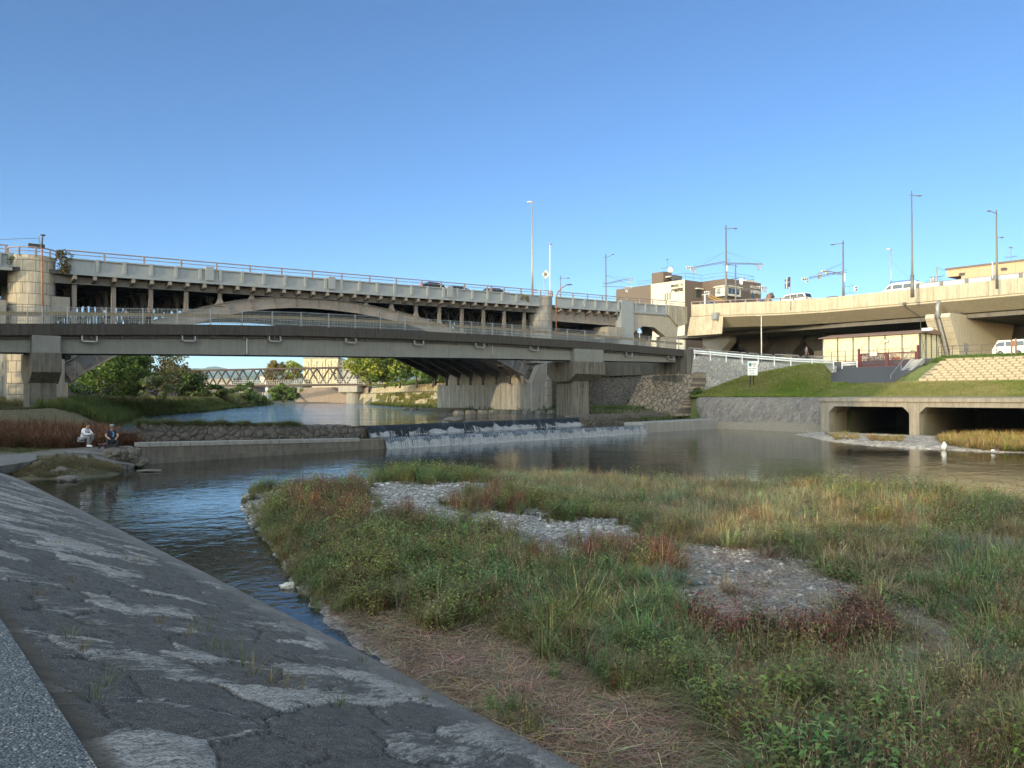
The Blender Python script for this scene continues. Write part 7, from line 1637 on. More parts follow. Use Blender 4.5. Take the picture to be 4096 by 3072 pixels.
mb = MB(); f_ = c-FH*.012; mb.ball(tuple(f_+UV*.08), .04, 8, 5); mb.bar(f_+UV*.04, f_-UV*.09, .05, .01, FH); mb.bar(f_-UV*.09, f_-UV*.24-RV*.09, .03, .01, FH); mb.bar(f_-UV*.09, f_-UV*.24+RV*.09, .03, .01, FH); mb.bar(f_, f_-UV*.09+RV*.09, .025, .01, FH); mb.build('walking_figure', M['black'], r)
sg = onD(752.6, 368.2, 93.6); r = empty('notice_sign', (sg.x, sg.y, float(terr(sg.x, sg.y))), 'white notice board with a green picture on two black posts in the grass slope', 'sign')
hw, hh = .56, .80; mb = MB(); mb.prism([sg-RV*hw-UV*hh, sg+RV*hw-UV*hh, sg+RV*hw+UV*hh, sg-RV*hw+UV*hh], FH*.03); mb.build('board', M['white'], r)
zg = float(terr(sg.x, sg.y))
for k in (-.24, .12): q = sg+RV*k+FH*.06; mb = MB(); mb.box(q.x-.04, q.x+.04, q.y-.04, q.y+.04, zg-.4, sg.z+.3); mb.build('post', M['black'], r)
q = sg-FH*.01; mb = MB()
def strip_(cx, cy, w_, h_): mb.prism([q+RV*(cx-w_/2)+UV*(cy-h_/2), q+RV*(cx+w_/2)+UV*(cy-h_/2), q+RV*(cx+w_/2)+UV*(cy+h_/2), q+RV*(cx-w_/2)+UV*(cy+h_/2)], FH*.005)
strip_(-.27, .40, .28, .38); mb.build('picture', m_plain('sign_teal', (.03, .16, .16), .4), r); mb = MB()
strip_(.18, .55, .5, .05); strip_(.18, .40, .45, .06); strip_(.16, .22, .22, .06); mb.build('red_lettering', m_plain('sign_maroon', (.22, .08, .12), .4), r); mb = MB()
strip_(-.27, -.06, .28, .06); strip_(.15, -.06, .42, .06); strip_(-.1, -.31, .6, .06); strip_(.02, -.57, .45, .05); mb.build('lettering', m_plain('sign_ink', (.05, .09, .10), .4), r)
mb = MB(); p = onX(1013.8, 353, 93.5)
for dy in (-.2, .2): mb.box(93.4, 93.56, p.y+dy-.07, p.y+dy+.07, 7.3, 9.45 if dy < 0 else 9.3)
mb.box(93.42, 93.5, p.y-.15, p.y+.15, 8.6, 9.2); tag(mb.build('wooden_signpost', M['wood']), 'brown two post marker in front of the small white van', 'signpost')
# signal box and wire on the left drum
D = 70.5; c = onD(36.5, 246.3, D); r = empty('traffic_signal', (c.x, c.y, zp(c.x)), 'black traffic signal seen from behind on top of the left drum pier', 'traffic signal'); mb = MB(); mb.box(c.x-.62, c.x+.62, c.y-.1, c.y+.15, c.z-.16, c.z+.2); mb.build('signal_back', M['black'], r)
mb = MB(); mb.tube([c-Vector((0, 0, 1.0)), c+Vector((0, 0, .2))], .05, 6); mb.tube([onD(40.6, 248, D), onD(39, 236, D)], .03, 5); mb.build('pole', M['pole'], r); mb = MB(); mb.tube([onD(-20, 240.3, D), onD(15, 238.9, D), onD(39.2, 238, D)], .02, 4); mb.tube([onD(39, 238, D), onD(38.4, 241, D), onD(40.5, 244.5, D)], .015, 4); mb.build('cable', M['steel_dark'], r)
# glazed sound barrier on the viaduct top at right
sb = empty('sound_barrier', (VX+.3, 45, vt), 'row of grey translucent panels on the viaduct parapet at the right', 'barrier'); M['panel'] = m_plain('panel_grey', (.30, .36, .40), .25, 0, .1)
ys = np.linspace(tX(917.5, VX+.3), 20, 11)
for k in range(10):
    mb = MB(); ya, yb = ys[k], ys[k+1]; hh_ = .62
    mb.box(VX+.27, VX+.33, yb+.12, ya-.12, vt+.04, vt+hh_-.06); mb.build('panel', M['panel'], sb); mb = MB(); mb.box(VX+.2, VX+.4, ya-.2, ya+.2, vt-.05, vt+hh_); mb.box(VX+.25, VX+.35, yb, ya, vt+hh_-.06, vt+hh_); mb.build('frame', M['pole'], sb)
# ================================================================ BROWN BUILDING WITH LETTERING
def m_ribbed(name, col, axis, pitch=.25, depth=.3):
    t = NT(name); xyz = t.sep(); f = t.math('FRACT', t.math('MULTIPLY', xyz[axis], 1/pitch)); n = t.noise(None, .4, 5)
    tri = t.math('ABSOLUTE', t.math('ADD', t.math('MULTIPLY', f, 2), -1)); c = t.mix(t.math('MULTIPLY', t.math('LESS_THAN', tri, .35), depth), col, tuple(x*.5 for x in col))
    t.col(t.mix(t.math('MULTIPLY', n, .3), c, tuple(x*.7 for x in col))); t.bump(tri, .05); return t.set(.65)
M['cream_rib'] = m_ribbed('cream_ribbed', (.52, .49, .38), 1, .55); M['brown_x'] = m_ribbed('brown_ribbed_x', (.115, .088, .07), 1, .2); M['brown_y'] = m_ribbed('brown_ribbed_y', (.115, .09, .072), 0, .2)
bd = empty('office_building', (114, 95, 8), 'brown and cream office building with a roof terrace and black Japanese lettering', 'building')
BX, BY_ = 113.7, 95.0; BT = onT(702.6, 281.5, BY_).z
yb_ = tX(651.5, BX); x1 = sT(702.6, BY_)
cz = onX(685.4, 279.7, BX).z
mb = MB(); mb.box(BX, x1+.1, BY_, yb_+9, 8, cz); mb.build('wall', M['brown_y'], bd)
mb = MB(); mb.box(BX-.14, BX-.01, BY_-.02, yb_, 8, cz+.02); mb.build('cream_front', M['cream_rib'], bd)
X2 = x1; Y2 = tX(726, X2); x3 = sT(761, Y2); z2 = onX(725.8, 278.4, X2).z
mb = MB(); mb.box(X2+.001, x3, Y2, yb_+9, 8, z2); mb.build('wing_wall', M['brown_y'], bd)
mb = MB(); mb.box(X2-.06, X2-.005, Y2, BY_, 8, z2-.02); mb.build('wing_front', M['brown_x'], bd)
# penthouse and lower annex
p0 = tX(651.8, BX+.3); p1 = tX(663.5, BX+.3); zp_ = onX(663.5, 271.4, BX+.3).z; pe = sT(675, p1)
mb = MB(); mb.box(BX+.3, BX+2.6, p1, p0, cz-1, zp_); mb.build('penthouse', M['brown_x'], bd); mb = MB(); mb.box(BX+2.6, pe, p1+1.6, p0, cz-1, zp_-.1); mb.build('penthouse', M['brown_y'], bd)
mb = MB(); mb.box(BX+.8, pe-.3, p1-1.2, p1-.02, zp_-1.1, zp_-.85); mb.build('canopy', M['offwhite'], bd)
mb = MB(); mb.box(BX+.4, pe-.4, p1-2.0, p1-1.9, cz, cz+1.3); mb.build('terrace_screen', M['steel'], bd)
ya0, ya1 = tX(651.5, BX+1), tX(632, BX+1); za = onX(640, 292.2, BX+1).z
mb = MB(); mb.box(BX+1, BX+8, ya0+.1, ya1, 8, za-1.8); mb.build('annex_wall', M['offwhite'], bd); mb = MB(); mb.prism([(BX+.6, ya0+.1, za-1.8), (BX+2.0, ya0+.1, za+1.2), (BX+8, ya0+.1, za+1.2), (BX+8, ya0+.1, za-1.8)], (0, ya1-ya0, 0)); mb.build('annex_roof', M['brown_x'], bd)
for (a, b) in ((644, 646.5), (648, 650.5)): u, v = tX(a, BX+.95), tX(b, BX+.95); mb = MB(); mb.box(BX+.94, BX+.99, v, u, za-4, za-2.3); mb.build('window', M['win_yel'], bd)
# roof railings
def roofrail(pts, z, h=1.15):
    mb = MB(); P_ = [Vector((x, y, z)) for x, y in pts]
    for k in (h, h*.5): mb.tube([p+Vector((0, 0, k)) for p in P_], .03, 4)
    for i in range(len(P_)-1):
        n = max(1, int((P_[i+1]-P_[i]).length/2.2))
        for k in range(n+1): q = P_[i].lerp(P_[i+1], k/n); mb.tube([q, q+Vector((0, 0, h))], .03, 4)
    mb.build('roof_railing', M['pole'], bd)
roofrail([(BX+.6, yb_-2.2), (BX+.6, BY_+.4), (X2+.3, BY_+.4), (X2+.3, Y2+.4), (x3-1.6, Y2+.4), (x3-1.6, Y2+6)], cz, 1.3)
roofrail([(BX+1.5, ya0), (BX+1.5, ya1-1)], za+1.2, .9)
mb = MB(); q = onT(752, 280, Y2+2.5); mb.box(q.x-1.8, q.x+1.8, q.y, q.y+1.6, z2, z2+.85); mb.build('roof_unit', M['offwhite'], bd)
# windows
for (a, b, yt, yb2) in ((664.6, 666, 293.5, 300.5), (666.9, 668.2, 293, 300), (669.4, 670.8, 292.4, 299.4)):
    u, v = tX(a, BX-.14), tX(b, BX-.14); zt1 = onX(a, yt, BX-.14).z; zb1 = onX(a, yb2, BX-.14).z; mb = MB(); mb.box(BX-.18, BX-.145, v, u, zb1, zt1); mb.build('window', M['glass'], bd)
u, v = sT(696.2, BY_-.02), sT(700.3, BY_-.02); zt1, zb1 = onT(698, 289.8, BY_).z, onT(698, 297.3, BY_).z
mb = MB(); mb.box(u, v, BY_-.08, BY_-.01, zb1, zt1); w_ = mb.build('window', M['glass'], bd); mb = MB(); mb.box(u-.3, v+.3, BY_-.6, BY_-.02, zt1+.05, zt1+.25); mb.build('awning', M['offwhite'], w_)
# corner bay window
a, b = tX(715.5, X2-.7), tX(726.3, X2-.7); zt1, zb1 = onX(716, 287.8, X2-.7).z, onX(716, 296.6, X2-.7).z
c_ = sT(740.8, Y2-.7)
mb = MB(); mb.prism([(X2-.7, a, zb1), (X2-.7, Y2-.7, zb1), (c_, Y2-.7, zb1), (c_, Y2-.02, zb1), (X2-.07, Y2-.02, zb1), (X2-.07, a, zb1)], (0, 0, zt1-zb1)); w_ = mb.build('bay_window', M['offwhite'], bd)
mb = MB(); mb.box(X2-.73, X2-.702, Y2+.2+(a-Y2)*.30, a-.35, zb1+.35, zt1-.2); mb.build('pane', M['glass'], w_)
L_ = c_-X2
for k in range(3): mb = MB(); mb.box(X2-.4+k*(L_)/3+.1, X2-.4+(k+1)*L_/3-.05, Y2-.73, Y2-.702, zb1+.35, zt1-.2); mb.build('pane', M['glass'], w_)
mb = MB(); mb.prism([(X2-1.0, a+.3, zt1), (X2-1.0, Y2-1.0, zt1), (c_+.3, Y2-1.0, zt1), (c_+.3, Y2-.03, zt1+.3), (X2-.07, Y2-.03, zt1+.3), (X2-.07, a+.3, zt1+.3)], (0, 0, .12)); mb.build('canopy', M['offwhite'], w_)
u = sT(752.5, Y2-.02); zt1 = onT(753, 293.3, Y2).z; mb = MB(); mb.box(u-.35, u+.4, Y2-.06, Y2-.01, zt1-1.0, zt1); mb.build('window', M['glass'], bd)
# lettering (solid letters)
def text(body, loc, size, rot, mat, parent, name='lettering', ext=.05, xs=1.0):
    cu = bpy.data.curves.new(name, 'FONT'); cu.body = body; cu.size = size; cu.extrude = ext; cu.align_x = 'LEFT'; cu.offset = size*.018
    o = bpy.data.objects.new('t', cu); COL.objects.link(o); bpy.context.view_layer.update()
    me = bpy.data.meshes.new_from_object(o.evaluated_get(bpy.context.evaluated_depsgraph_get())); bpy.data.objects.remove(o)
    o = bpy.data.objects.new(name, me); COL.objects.link(o); me.materials.clear(); me.materials.append(mat)
    o.parent = parent; o.location = Vector(loc)-worldloc(parent); o.rotation_euler = rot; o.scale = (xs, 1, 1); return o
M['ink'] = m_plain('letter_black', (.03, .025, .02), .4); M['inkw'] = m_plain('letter_pale', (.45, .44, .42), .4)
la, lb = tX(671.3, BX-.15), tX(683.4, BX-.15); zl1 = onX(671.5, 287.3, BX-.15).z; zl2 = onX(671.5, 291.6, BX-.15).z
wt = la-lb; text('㈱せばこや', (BX-.17, la, zl1), wt/5*1.0, (math.pi/2, 0, -math.pi/2), M['ink'], bd); text('戸嶋製粉', (BX-.17, la, zl2-.1), wt/4*1.0, (math.pi/2, 0, -math.pi/2), M['ink'], bd)
ua, ub = sT(750.6, Y2-.02), sT(760.3, Y2-.02); wt = ub-ua; zl1 = onT(751, 288.0, Y2).z; zl2 = onT(751, 291.6, Y2).z
text('㈱せばこや', (ua, Y2-.05, zl1), wt/5, (math.pi/2, 0, 0), M['inkw'], bd); text('戸嶋製粉', (ua, Y2-.05, zl2-.3), wt/4, (math.pi/2, 0, 0), M['inkw'], bd)
# antenna and dish
def antenna(parent, base, h, L, name='antenna'):
    mb = MB(); b = Vector(base); mb.tube([b, b+Vector((0, 0, h))], .05, 5)
    for dz, l in ((h, L*.25), (h*.35, L)):
        c = b+Vector((0, 0, dz)); mb.tube([c-RV*l*.6-Vector((0, 0, l*.1)), c+RV*l*.6+Vector((0, 0, l*.1))], .035, 4)
        for k in range(5): q = c+RV*l*(k/4-.5)*1.1; mb.tube([q-FH*.3+Vector((0, 0, -.15)), q+FH*.3+Vector((0, 0, .15))], .02, 3)
    return mb.build(name, M['pole'], parent)
b = onX(667.3, 272, BX+2); antenna(bd, b, onX(667.3, 259.5, BX+2).z-b.z, 1.9); mb = MB(); b = onX(669.9, 270, BX+2.5); mb.tube([b-FH*.2, b+FH*.1], [.5, .2], 14); mb.build('dish', M['offwhite'], bd)
# ================================================================ ORANGE BUILDING
M['tan_panel'] = m_plain('tan_panel', (.56, .37, .19), .6, 0, .08, .4)
t = NT('tan_panels'); xyz = t.sep(); f = t.math('FRACT', t.math('MULTIPLY', xyz[1], 1/2.6)); ln = t.math('LESS_THAN', f, .025); st = t.noise(t.map(scale=(1, 1.5, .1)), 1.5, 5)
t.col(t.mix(t.math('MULTIPLY', ln, .6), t.mix(t.math('MULTIPLY', t.ramp(st, [(.5, 0.0), (.8, 1.0)]), .4), (.42, .27, .17), (.32, .205, .13)), (.2, .13, .07))); M['tan'] = t.set(.6)
ob = empty('warehouse', (135, 50, 8), 'orange tan panelled building beyond the viaduct at the right', 'building')
yo = tX(946.8, 135); zt1 = onX(985, 265.4, 135).z; zu = onX(949, 277, 135).z
mb = MB(); mb.box(135.0, 165, 10, yo-2.2, 8, zt1); mb.build('wall', M['tan'], ob); mb = MB(); mb.box(135.02, 165, yo-2.2, yo, zu, zt1-.01); mb.build('overhang', M['tan'], ob); mb = MB(); mb.box(134.8, 165, 9.8, yo+.2, zt1, zt1+.25); mb.build('roof_edge', M['steel'], ob)
for x0_, y0_ in ((961.3, 274.4), (963, 274.2), (964.7, 274), (1003.3, 269.3), (1005, 269.1), (1006.8, 269)):
    p = onX(x0_-1, y0_, 134.97); mb = MB(); mb.torus(p, .2, .05, (1, 0, 0), 14, 5); mb.tube([p, p+Vector((.05, 0, 0))], .16, 10); mb.build('vent_cap', M['steel_dark'], ob)
b = onX(1011, 262, 137); antenna(ob, b, onX(1011, 247.5, 137).z-b.z, 1.6)
# ================================================================ TRUSS BRIDGE FAR UPSTREAM
M['truss'] = m_plain('truss_brown', (.034, .022, .018), .7, 0, .3, 1)
tb = empty('truss_bridge', tuple(onD(250, 395, 287)), 'distant brown steel truss bridge crossing the river under the blue hills', 'bridge')
def tp(x, y): return onD(x, y, 300-35*(x-186.5)/178.1)
A_, B_ = tp(186.5, 0), tp(364.6, 0); dA = Vector((B_.x-A_.x, B_.y-A_.y, 0)); LT = dA.length*1.14; dA.normalize(); nA = Vector((-dA.y, dA.x, 0))
zb_, zt_ = 7.5, 13.0; N_ = 11
for side in (0, 3.6):
    mb = MB(); o_ = nA*side; base = Vector((A_.x, A_.y, 0))+o_
    bn = [base+dA*(LT*(k+.5)/N_) for k in range(N_)]; tn = [base+dA*(LT*k/N_) for k in range(N_+1)]
    U = lambda p, z: Vector((p.x, p.y, z))
    for k in range(N_): mb.bar(U(tn[k], zt_), U(bn[k], zb_), .36, .36); mb.bar(U(bn[k], zb_), U(tn[k+1], zt_), .36, .36)
    mb.build('truss_web', M['truss'], tb); mb = MB(); mb.bar(U(tn[0], zt_), U(tn[-1], zt_), .5, .5); mb.bar(U(tn[0]-dA*4, zb_-.1), U(tn[-1]+dA*8, zb_-.1), .5, .8); mb.build('chord', M['truss'], tb)
mb = MB(); base = Vector((A_.x, A_.y, 0))
for k in range(N_+1): p = base+dA*(LT*k/N_); mb.bar(U(p, zt_), U(p+nA*3.6, zt_), .3, .3)
for k in range(N_): mb.bar(U(tn[k]-nA*3.6, zt_), U(tn[k+1], zt_), .2, .2)
mb.prism([U(base-dA*6, zb_-.4), U(base+dA*(LT+8), zb_-.4), U(base+dA*(LT+8)+nA*3.6, zb_-.4), U(base-dA*6+nA*3.6, zb_-.4)], (0, 0, .5)); mb.build('deck', M['truss'], tb)
mb = MB(); q0 = base-nA*.6+dA*LT*.26; q1 = base-nA*.6+dA*LT*1.0
for z in (zb_+.3, zb_+.95, zb_+1.6): mb.bar(U(q0, z), U(q1, z), .06, .06)
for k in range(70): p = q0.lerp(q1, k/69); mb.bar(U(p, zb_), U(p, zb_+1.6), .06, .06)
mb.build('walkway_railing', M['offwhite'], tb)
for x, y0_, w_ in ((248, 385.5, 5.5), (350.5, 384, 7.5)):
    p = tp(x, 385); p = Vector((p.x, p.y, 0))+nA*2; mb = MB(); mb.prism([p-dA*w_*.5-nA*3.5+Vector((0, 0, 5.0)), p+dA*w_*.5-nA*3.5+Vector((0, 0, 5.0)), p+dA*w_*.5+nA*3.5+Vector((0, 0, 5.0)), p-dA*w_*.5+nA*3.5+Vector((0, 0, 5.0))], (0, 0, 2.0))
    mb.tube([U(p, .5), U(p, 5.0)], 2.6 if x > 300 else 2.0, 16); mb.build('pier', M['conc_block'], tb)
# ================================================================ DISTANT BUILDINGS, HILLS
def block(x0, x1, yt, D, dep, col, label, winrows=0, wincols=0, zb=7.5, wallname='wall', win=None, roof=None, cat='building'):
    p0, p1 = onD(x0, yt, D), onD(x1, yt, D); z1 = (p0.z+p1.z)/2; root = empty('building', (p0.x, p0.y, zb), label, cat); d = (p1-p0); d.z = 0; d.normalize(); n = Vector((-d.y, d.x, 0)); L = (Vector((p1.x, p1.y, 0))-Vector((p0.x, p0.y, 0))).length
    a = Vector((p0.x, p0.y, zb)); mb = MB(); mb.prism([a, a+d*L, a+d*L+n*dep, a+n*dep], (0, 0, z1-zb)); mb.build('wall', col, root)
    mb = MB(); mb.prism([a-d*.3-n*.3+Vector((0, 0, z1-zb)), a+d*(L+.3)-n*.3+Vector((0, 0, z1-zb)), a+d*(L+.3)+n*dep+Vector((0, 0, z1-zb)), a-d*.3+n*dep+Vector((0, 0, z1-zb))], (0, 0, .5)); mb.build('roof', roof or M['conc'], root)
    for r in range(winrows):
        for c in range(wincols):
            q = a+d*(L*(c+.35)/wincols)-n*.06+Vector((0, 0, (z1-zb)*(r+.35)/winrows)); w_, h_ = L/wincols*.32, (z1-zb)/winrows*.32; mb = MB(); mb.prism([q, q+d*w_, q+d*w_+Vector((0, 0, h_)), q+Vector((0, 0, h_))], n*.05); mb.build('window', win or M['glass'], root)
    return root, a, d, n, L, z1
M['cream_far'] = m_concrete('cream_far', (.46, .42, .28), .75, .4, .3, sc=.15); M['grey_far'] = m_concrete('grey_far', (.28, .28, .25), .75, .3, .3, sc=.15)
root, a, d, n, L, z1 = block(303.5, 338, 358.5, 390, 14, M['cream_far'], 'large cream building with vertical pipes behind the truss bridge', 5, 6)
mb = MB()
for k in range(12): q = a+d*(L*(k+.5)/12)-n*.25; mb.tube([q+Vector((0, 0, 2)), q+Vector((0, 0, (z1-7.5)*(.75+.25*((k*7) % 5)/4)))], .22, 6)
mb.build('pipe', M['cream_far'], root)
block(338.2, 357, 360.5, 392, 14, M['grey_far'], 'grey side wing of the cream building, with a dark balcony frame', 4, 3, win=M['steel_dark'])
block(195, 200.5, 375.5, 520, 14, M['offwhite'], 'small white block seen through the left bays of the truss', 3, 2)
block(201, 233, 379.5, 430, 14, M['conc_frame'], 'low long beige building behind the left bays of the truss', 1, 8)
block(187, 232, 381.5, 380, 6, M['conc_frame'], 'grey concrete railway wall behind the truss deck', 0, 0, cat='wall')
block(260, 266, 376.5, 450, 12, M['offwhite'], 'small white house left of the olive tree in the truss', 2, 2)
block(358, 364, 374, 430, 10, M['grey_far'], 'small grey building at the right end of the truss bridge', 3, 2)
block(262, 268, 387.5, 330, 5, M['white'], 'white kiosk below the truss bridge deck', 1, 2, zb=2.5)
block(175, 262, 387.6, 322, 3, m_concrete('dark_culvert', (.10, .09, .08), .6), 'dark lower railway bridge behind the left truss pier', 0, 0, zb=5.5, cat='bridge')
mb = MB(); pts = [onD(x, 392, 300-(x-295)*.5) for x in range(295, 372, 6)]
for k in range(len(pts)-1):
    a, b = pts[k], pts[k+1]; mb.face([(a.x, a.y, 1.4), (b.x, b.y, 1.4), (b.x+1.2, b.y+1.2, 6.8), (a.x+1.2, a.y+1.2, 6.8)])
tag(mb.build('stone_wall', m_concrete('bank_wall_brown', (.24, .19, .15), .5, .8, .5, lines=(0, 2.5, 30, .2))), 'brown riverbank wall under the right truss pier', 'wall')
# hills
def hills(D, pts, zb, name, mat):
    V = []; n = len(pts)
    for (x, y) in pts: p = onD(x, y, D); V.append(p)
    mb = MB(); rows = 8
    base = len(mb.v)
    for r in range(rows+1):
        u = r/rows
        for i, p in enumerate(V):
            q = Vector((p.x, p.y, 0))-FH*(D*.22*u); z = zb+(p.z-zb)*(1-u)**1.3; z += noise.noise(Vector((i*.9, u*5, D*.01)))*(p.z-zb)*.12*(u > 0)*(u < 1); mb.v.append((q.x, q.y, z))
    for r in range(rows):
        for i in range(n-1): a = r*n+i; mb.f.append((a, a+1, a+n+1, a+n)); mb.m.append(0)
    o = mb.build(name, mat, smooth=True); tag(o, kind='structure')
M['forest_far'] = m_ground('hill_forest', (.035, .06, .03), (.05, .075, .035), (.07, .09, .05), .002, .02, 2)
rs_ = np.random.default_rng(8)
def ridge(x0, x1, ys, st=4, j=.5): xs = np.arange(x0, x1+st, st); return [(x, float(np.interp(x, [a for a, b in ys], [b for a, b in ys]))+rs_.normal(0, j*.4)) for x in xs]
hills(7000, ridge(-500, 1500, [(-500, 380), (0, 372), (160, 370), (180, 367), (195, 368.6), (204, 368.3), (214, 366.0), (222, 367.6), (235, 370), (300, 374), (420, 372), (600, 380), (1500, 384)]), 0, 'hills', M['forest_far'])
hills(4200, ridge(-500, 1500, [(-500, 384), (160, 379), (230, 377), (262, 374.8), (275, 373.2), (290, 374.5), (340, 377), (365, 376), (420, 379), (1500, 388)]), 0, 'hills', M['forest_far'])
# ================================================================ LEFT BANK BEHIND THE CAMERA (unseen blocks and trees added to throw the evening shade over the river)
M['apt'] = m_concrete('apartment_wall', (.42, .40, .36), .7, .3, .3, sc=.3)
def apartment(x0, x1, y0, y1, z1, label):
    root = empty('shade_apartment', ((x0+x1)/2, (y0+y1)/2, 4.7), label, 'building'); mb = MB(); mb.box(x0, x1, y0, y1, 4, z1); mb.build('wall', M['apt'], root); mb = MB(); mb.box(x0-.3, x1+.3, y0-.3, y1+.3, z1, z1+.6); mb.build('roof', M['conc'], root)
    nf = int((z1-5)/3); ny_ = int((y1-y0)/3.2); mb = MB()
    for f in range(nf): mb.box(x1, x1+1.0, y0+.2, y1-.2, 6+3*f-.1, 6+3*f+.05); mb.box(x1+.92, x1+1.0, y0+.2, y1-.2, 6+3*f, 6+3*f+1.0)
    mb.build('balconies', M['conc'], root); mb = MB()
    for f in range(nf):
        for k in range(ny_): y = y0+.6+k*(y1-y0-1)/ny_; mb.box(x1+.005, x1+.05, y, y+1.9, 6.1+3*f, 8.1+3*f)
    mb.build('windows', M['glass'], root)
apartment(-80, -64, 11, 50, 46, 'tall apartment block added out of view on the left bank to cast shade')
apartment(-88, -74, -55, -14, 28, 'lower apartment block added behind the camera to cast shade, farther downstream')
apartment(-88, -74, -5, 2, 28, 'narrow apartment tower added behind the camera to cast shade, beside a gap for sun')
for k, y in enumerate(range(-44, 98, 7)):
    rr = random.Random(k); h_ = rr.uniform(10, 11.5) if y > 60 else rr.uniform(9, 12.5) if y > 30 else rr.uniform(11.5, 15); x = -23+rr.uniform(-2, 2)
    if abs(y-1) < 6: h_ = 6.6
    tr = tree(0, 0, 50, h_, 8.5, DG, 'green bankside tree in the row added behind the camera to cast shade', n=26, leaf=.5, low=.12, zb=4.4, seed=k+50, per=60, group='shade trees added on the left bank behind the camera')
    tr.location = (x, y+rr.uniform(-1.5, 1.5), 4.4)
# ================================================================ PEOPLE AND DOG
M['skin'] = m_plain('skin', (.36, .20, .13), .55, 0, .08); M['hair'] = m_plain('hair_black', (.012, .010, .009), .5); M['shoew'] = m_plain('shoe_white', (.62, .62, .60), .6); M['shoeb'] = m_plain('shoe_black', (.02, .02, .022), .6)
def skinmesh(verts, edges, radii, mat, name, parent, root=0, sub=2):
    me = bpy.data.meshes.new('sk'); me.from_pydata([tuple(v) for v in verts], edges, []); o = bpy.data.objects.new('sk', me); COL.objects.link(o)
    o.modifiers.new('s', 'SKIN'); sv = me.skin_vertices[0].data
    for i, r in enumerate(radii): sv[i].radius = (r, r) if not isinstance(r, tuple) else r; sv[i].use_root = (i == root)
    m = o.modifiers.new('d', 'SUBSURF'); m.levels = sub; m.render_levels = sub
    bpy.context.view_layer.update(); me2 = bpy.data.meshes.new_from_object(o.evaluated_get(bpy.context.evaluated_depsgraph_get()))
    bpy.data.objects.remove(o); me2.name = name; me2.materials.clear(); me2.materials.append(mat); me2.polygons.foreach_set('use_smooth', [True]*len(me2.polygons))
    r = bpy.data.objects.new(name, me2); COL.objects.link(r); r.parent = parent; return r
def person(P, rz, J, label, shirt, trousers, hair=True, cap=None, shoes=None, long_sleeve=True, scale=1.0, mask=None, group=None, hold=None):
    root = empty('person', P, label, 'person', group, rz); root.scale = (scale,)*3; J = {k: Vector(v) for k, v in J.items()}
    V, E, Rr = [], [], []
    def add(p, r, par=None): V.append(Vector(p)); Rr.append(r); (E.append((par, len(V)-1)) if par is not None else None); return len(V)-1
    pel = add(J['pelvis'], (.15, .11)); sp = add(J['pelvis'].lerp(J['chest'], .5), (.13, .10), pel); ch = add(J['chest'], (.16, .11), sp); nk = add(J['neck'], .055, ch)
    hb = add(J['head']-Vector((0, 0, .07)), .062, nk); hd = add(J['head'], (.078, .095), hb); ht = add(J['head']+Vector((0, 0, .07)), (.07, .08), hd)
    for s in 'LR':
        sh = add(J['sh'+s], .062, ch); el = add(J['el'+s], .042, sh); wr = add(J['ha'+s], .028, el)
        d = (J['ha'+s]-J['el'+s]).normalized(); side = d.cross(Vector((0, 0, 1))); side = side.normalized() if side.length > .1 else Vector((1, 0, 0)); up = side.cross(d)
        pm = add(J['ha'+s]+d*.07, (.038, .02), wr)
        for k, (o_, L) in enumerate([(-.03, .065), (-.01, .075), (.01, .07), (.03, .055)]): f1 = add(J['ha'+s]+d*.11+side*o_, .009, pm); add(J['ha'+s]+d*(.11+L*.8)+side*o_-up*.03, .008, f1)
        th = add(J['ha'+s]+d*.06+side*(.045 if s == 'L' else -.045), .011, pm); add(J['ha'+s]+d*.10+side*(.055 if s == 'L' else -.055)-up*.01, .009, th)
        hp = add(J['hi'+s], .085, pel); kn = add(J['kn'+s], .055, hp); an = add(J['an'+s], .038, kn); to = add(J['an'+s]+J['ft'+s]*.16-Vector((0, 0, .045)), (.035, .025), an)
    skinmesh(V, E, Rr, M['skin'], 'body', root)
    # clothes
    V, E, Rr = [], [], []
    pel = add(J['pelvis'], (.165, .125)); sp = add(J['pelvis'].lerp(J['chest'], .5), (.155, .12), pel); ch = add(J['chest'], (.175, .125), sp); add(J['neck']-Vector((0, 0, .03)), .075, ch)
    for s in 'LR':
        sh = add(J['sh'+s], .078, ch)
        if long_sleeve: el = add(J['el'+s], .056, sh); add(J['el'+s].lerp(J['ha'+s], .93), .042, el)
        else: add(J['sh'+s].lerp(J['el'+s], .62), .07, sh)
    skinmesh(V, E, Rr, shirt, 'shirt', root)
    V, E, Rr = [], [], []
    pel = add(J['pelvis']-Vector((0, 0, .02)), (.168, .13))
    for s in 'LR': hp = add(J['hi'+s], .105, pel); kn = add(J['kn'+s], .078, hp); add(J['kn'+s].lerp(J['an'+s], .95), .062, kn)
    skinmesh(V, E, Rr, trousers, 'trousers', root)
    for s in 'LR':
        a = J['an'+s]; f = J['ft'+s].normalized(); mb = MB(); mb.tube([a-f*.07-Vector((0, 0, .03)), a+f*.03-Vector((0, 0, .03)), a+f*.13-Vector((0, 0, .045)), a+f*.20-Vector((0, 0, .055))], [.045, .055, .045, .03], 8); mb.build('shoe', shoes or M['shoew'], root, local=True, smooth=True)
    fdir = J.get('look', Vector((0, 1, 0))).normalized(); sd = fdir.cross(Vector((0, 0, 1))).normalized(); h = J['head']
    mb = MB(); mb.ball(tuple(h+fdir*.098-Vector((0, 0, .01))), (.014, .018, .02), 6, 4); mb.ball(tuple(h+sd*.083), (.012, .02, .03), 6, 4); mb.ball(tuple(h-sd*.083), (.012, .02, .03), 6, 4); mb.build('nose_and_ears', M['skin'], root, local=True, smooth=True)
    mb = MB()
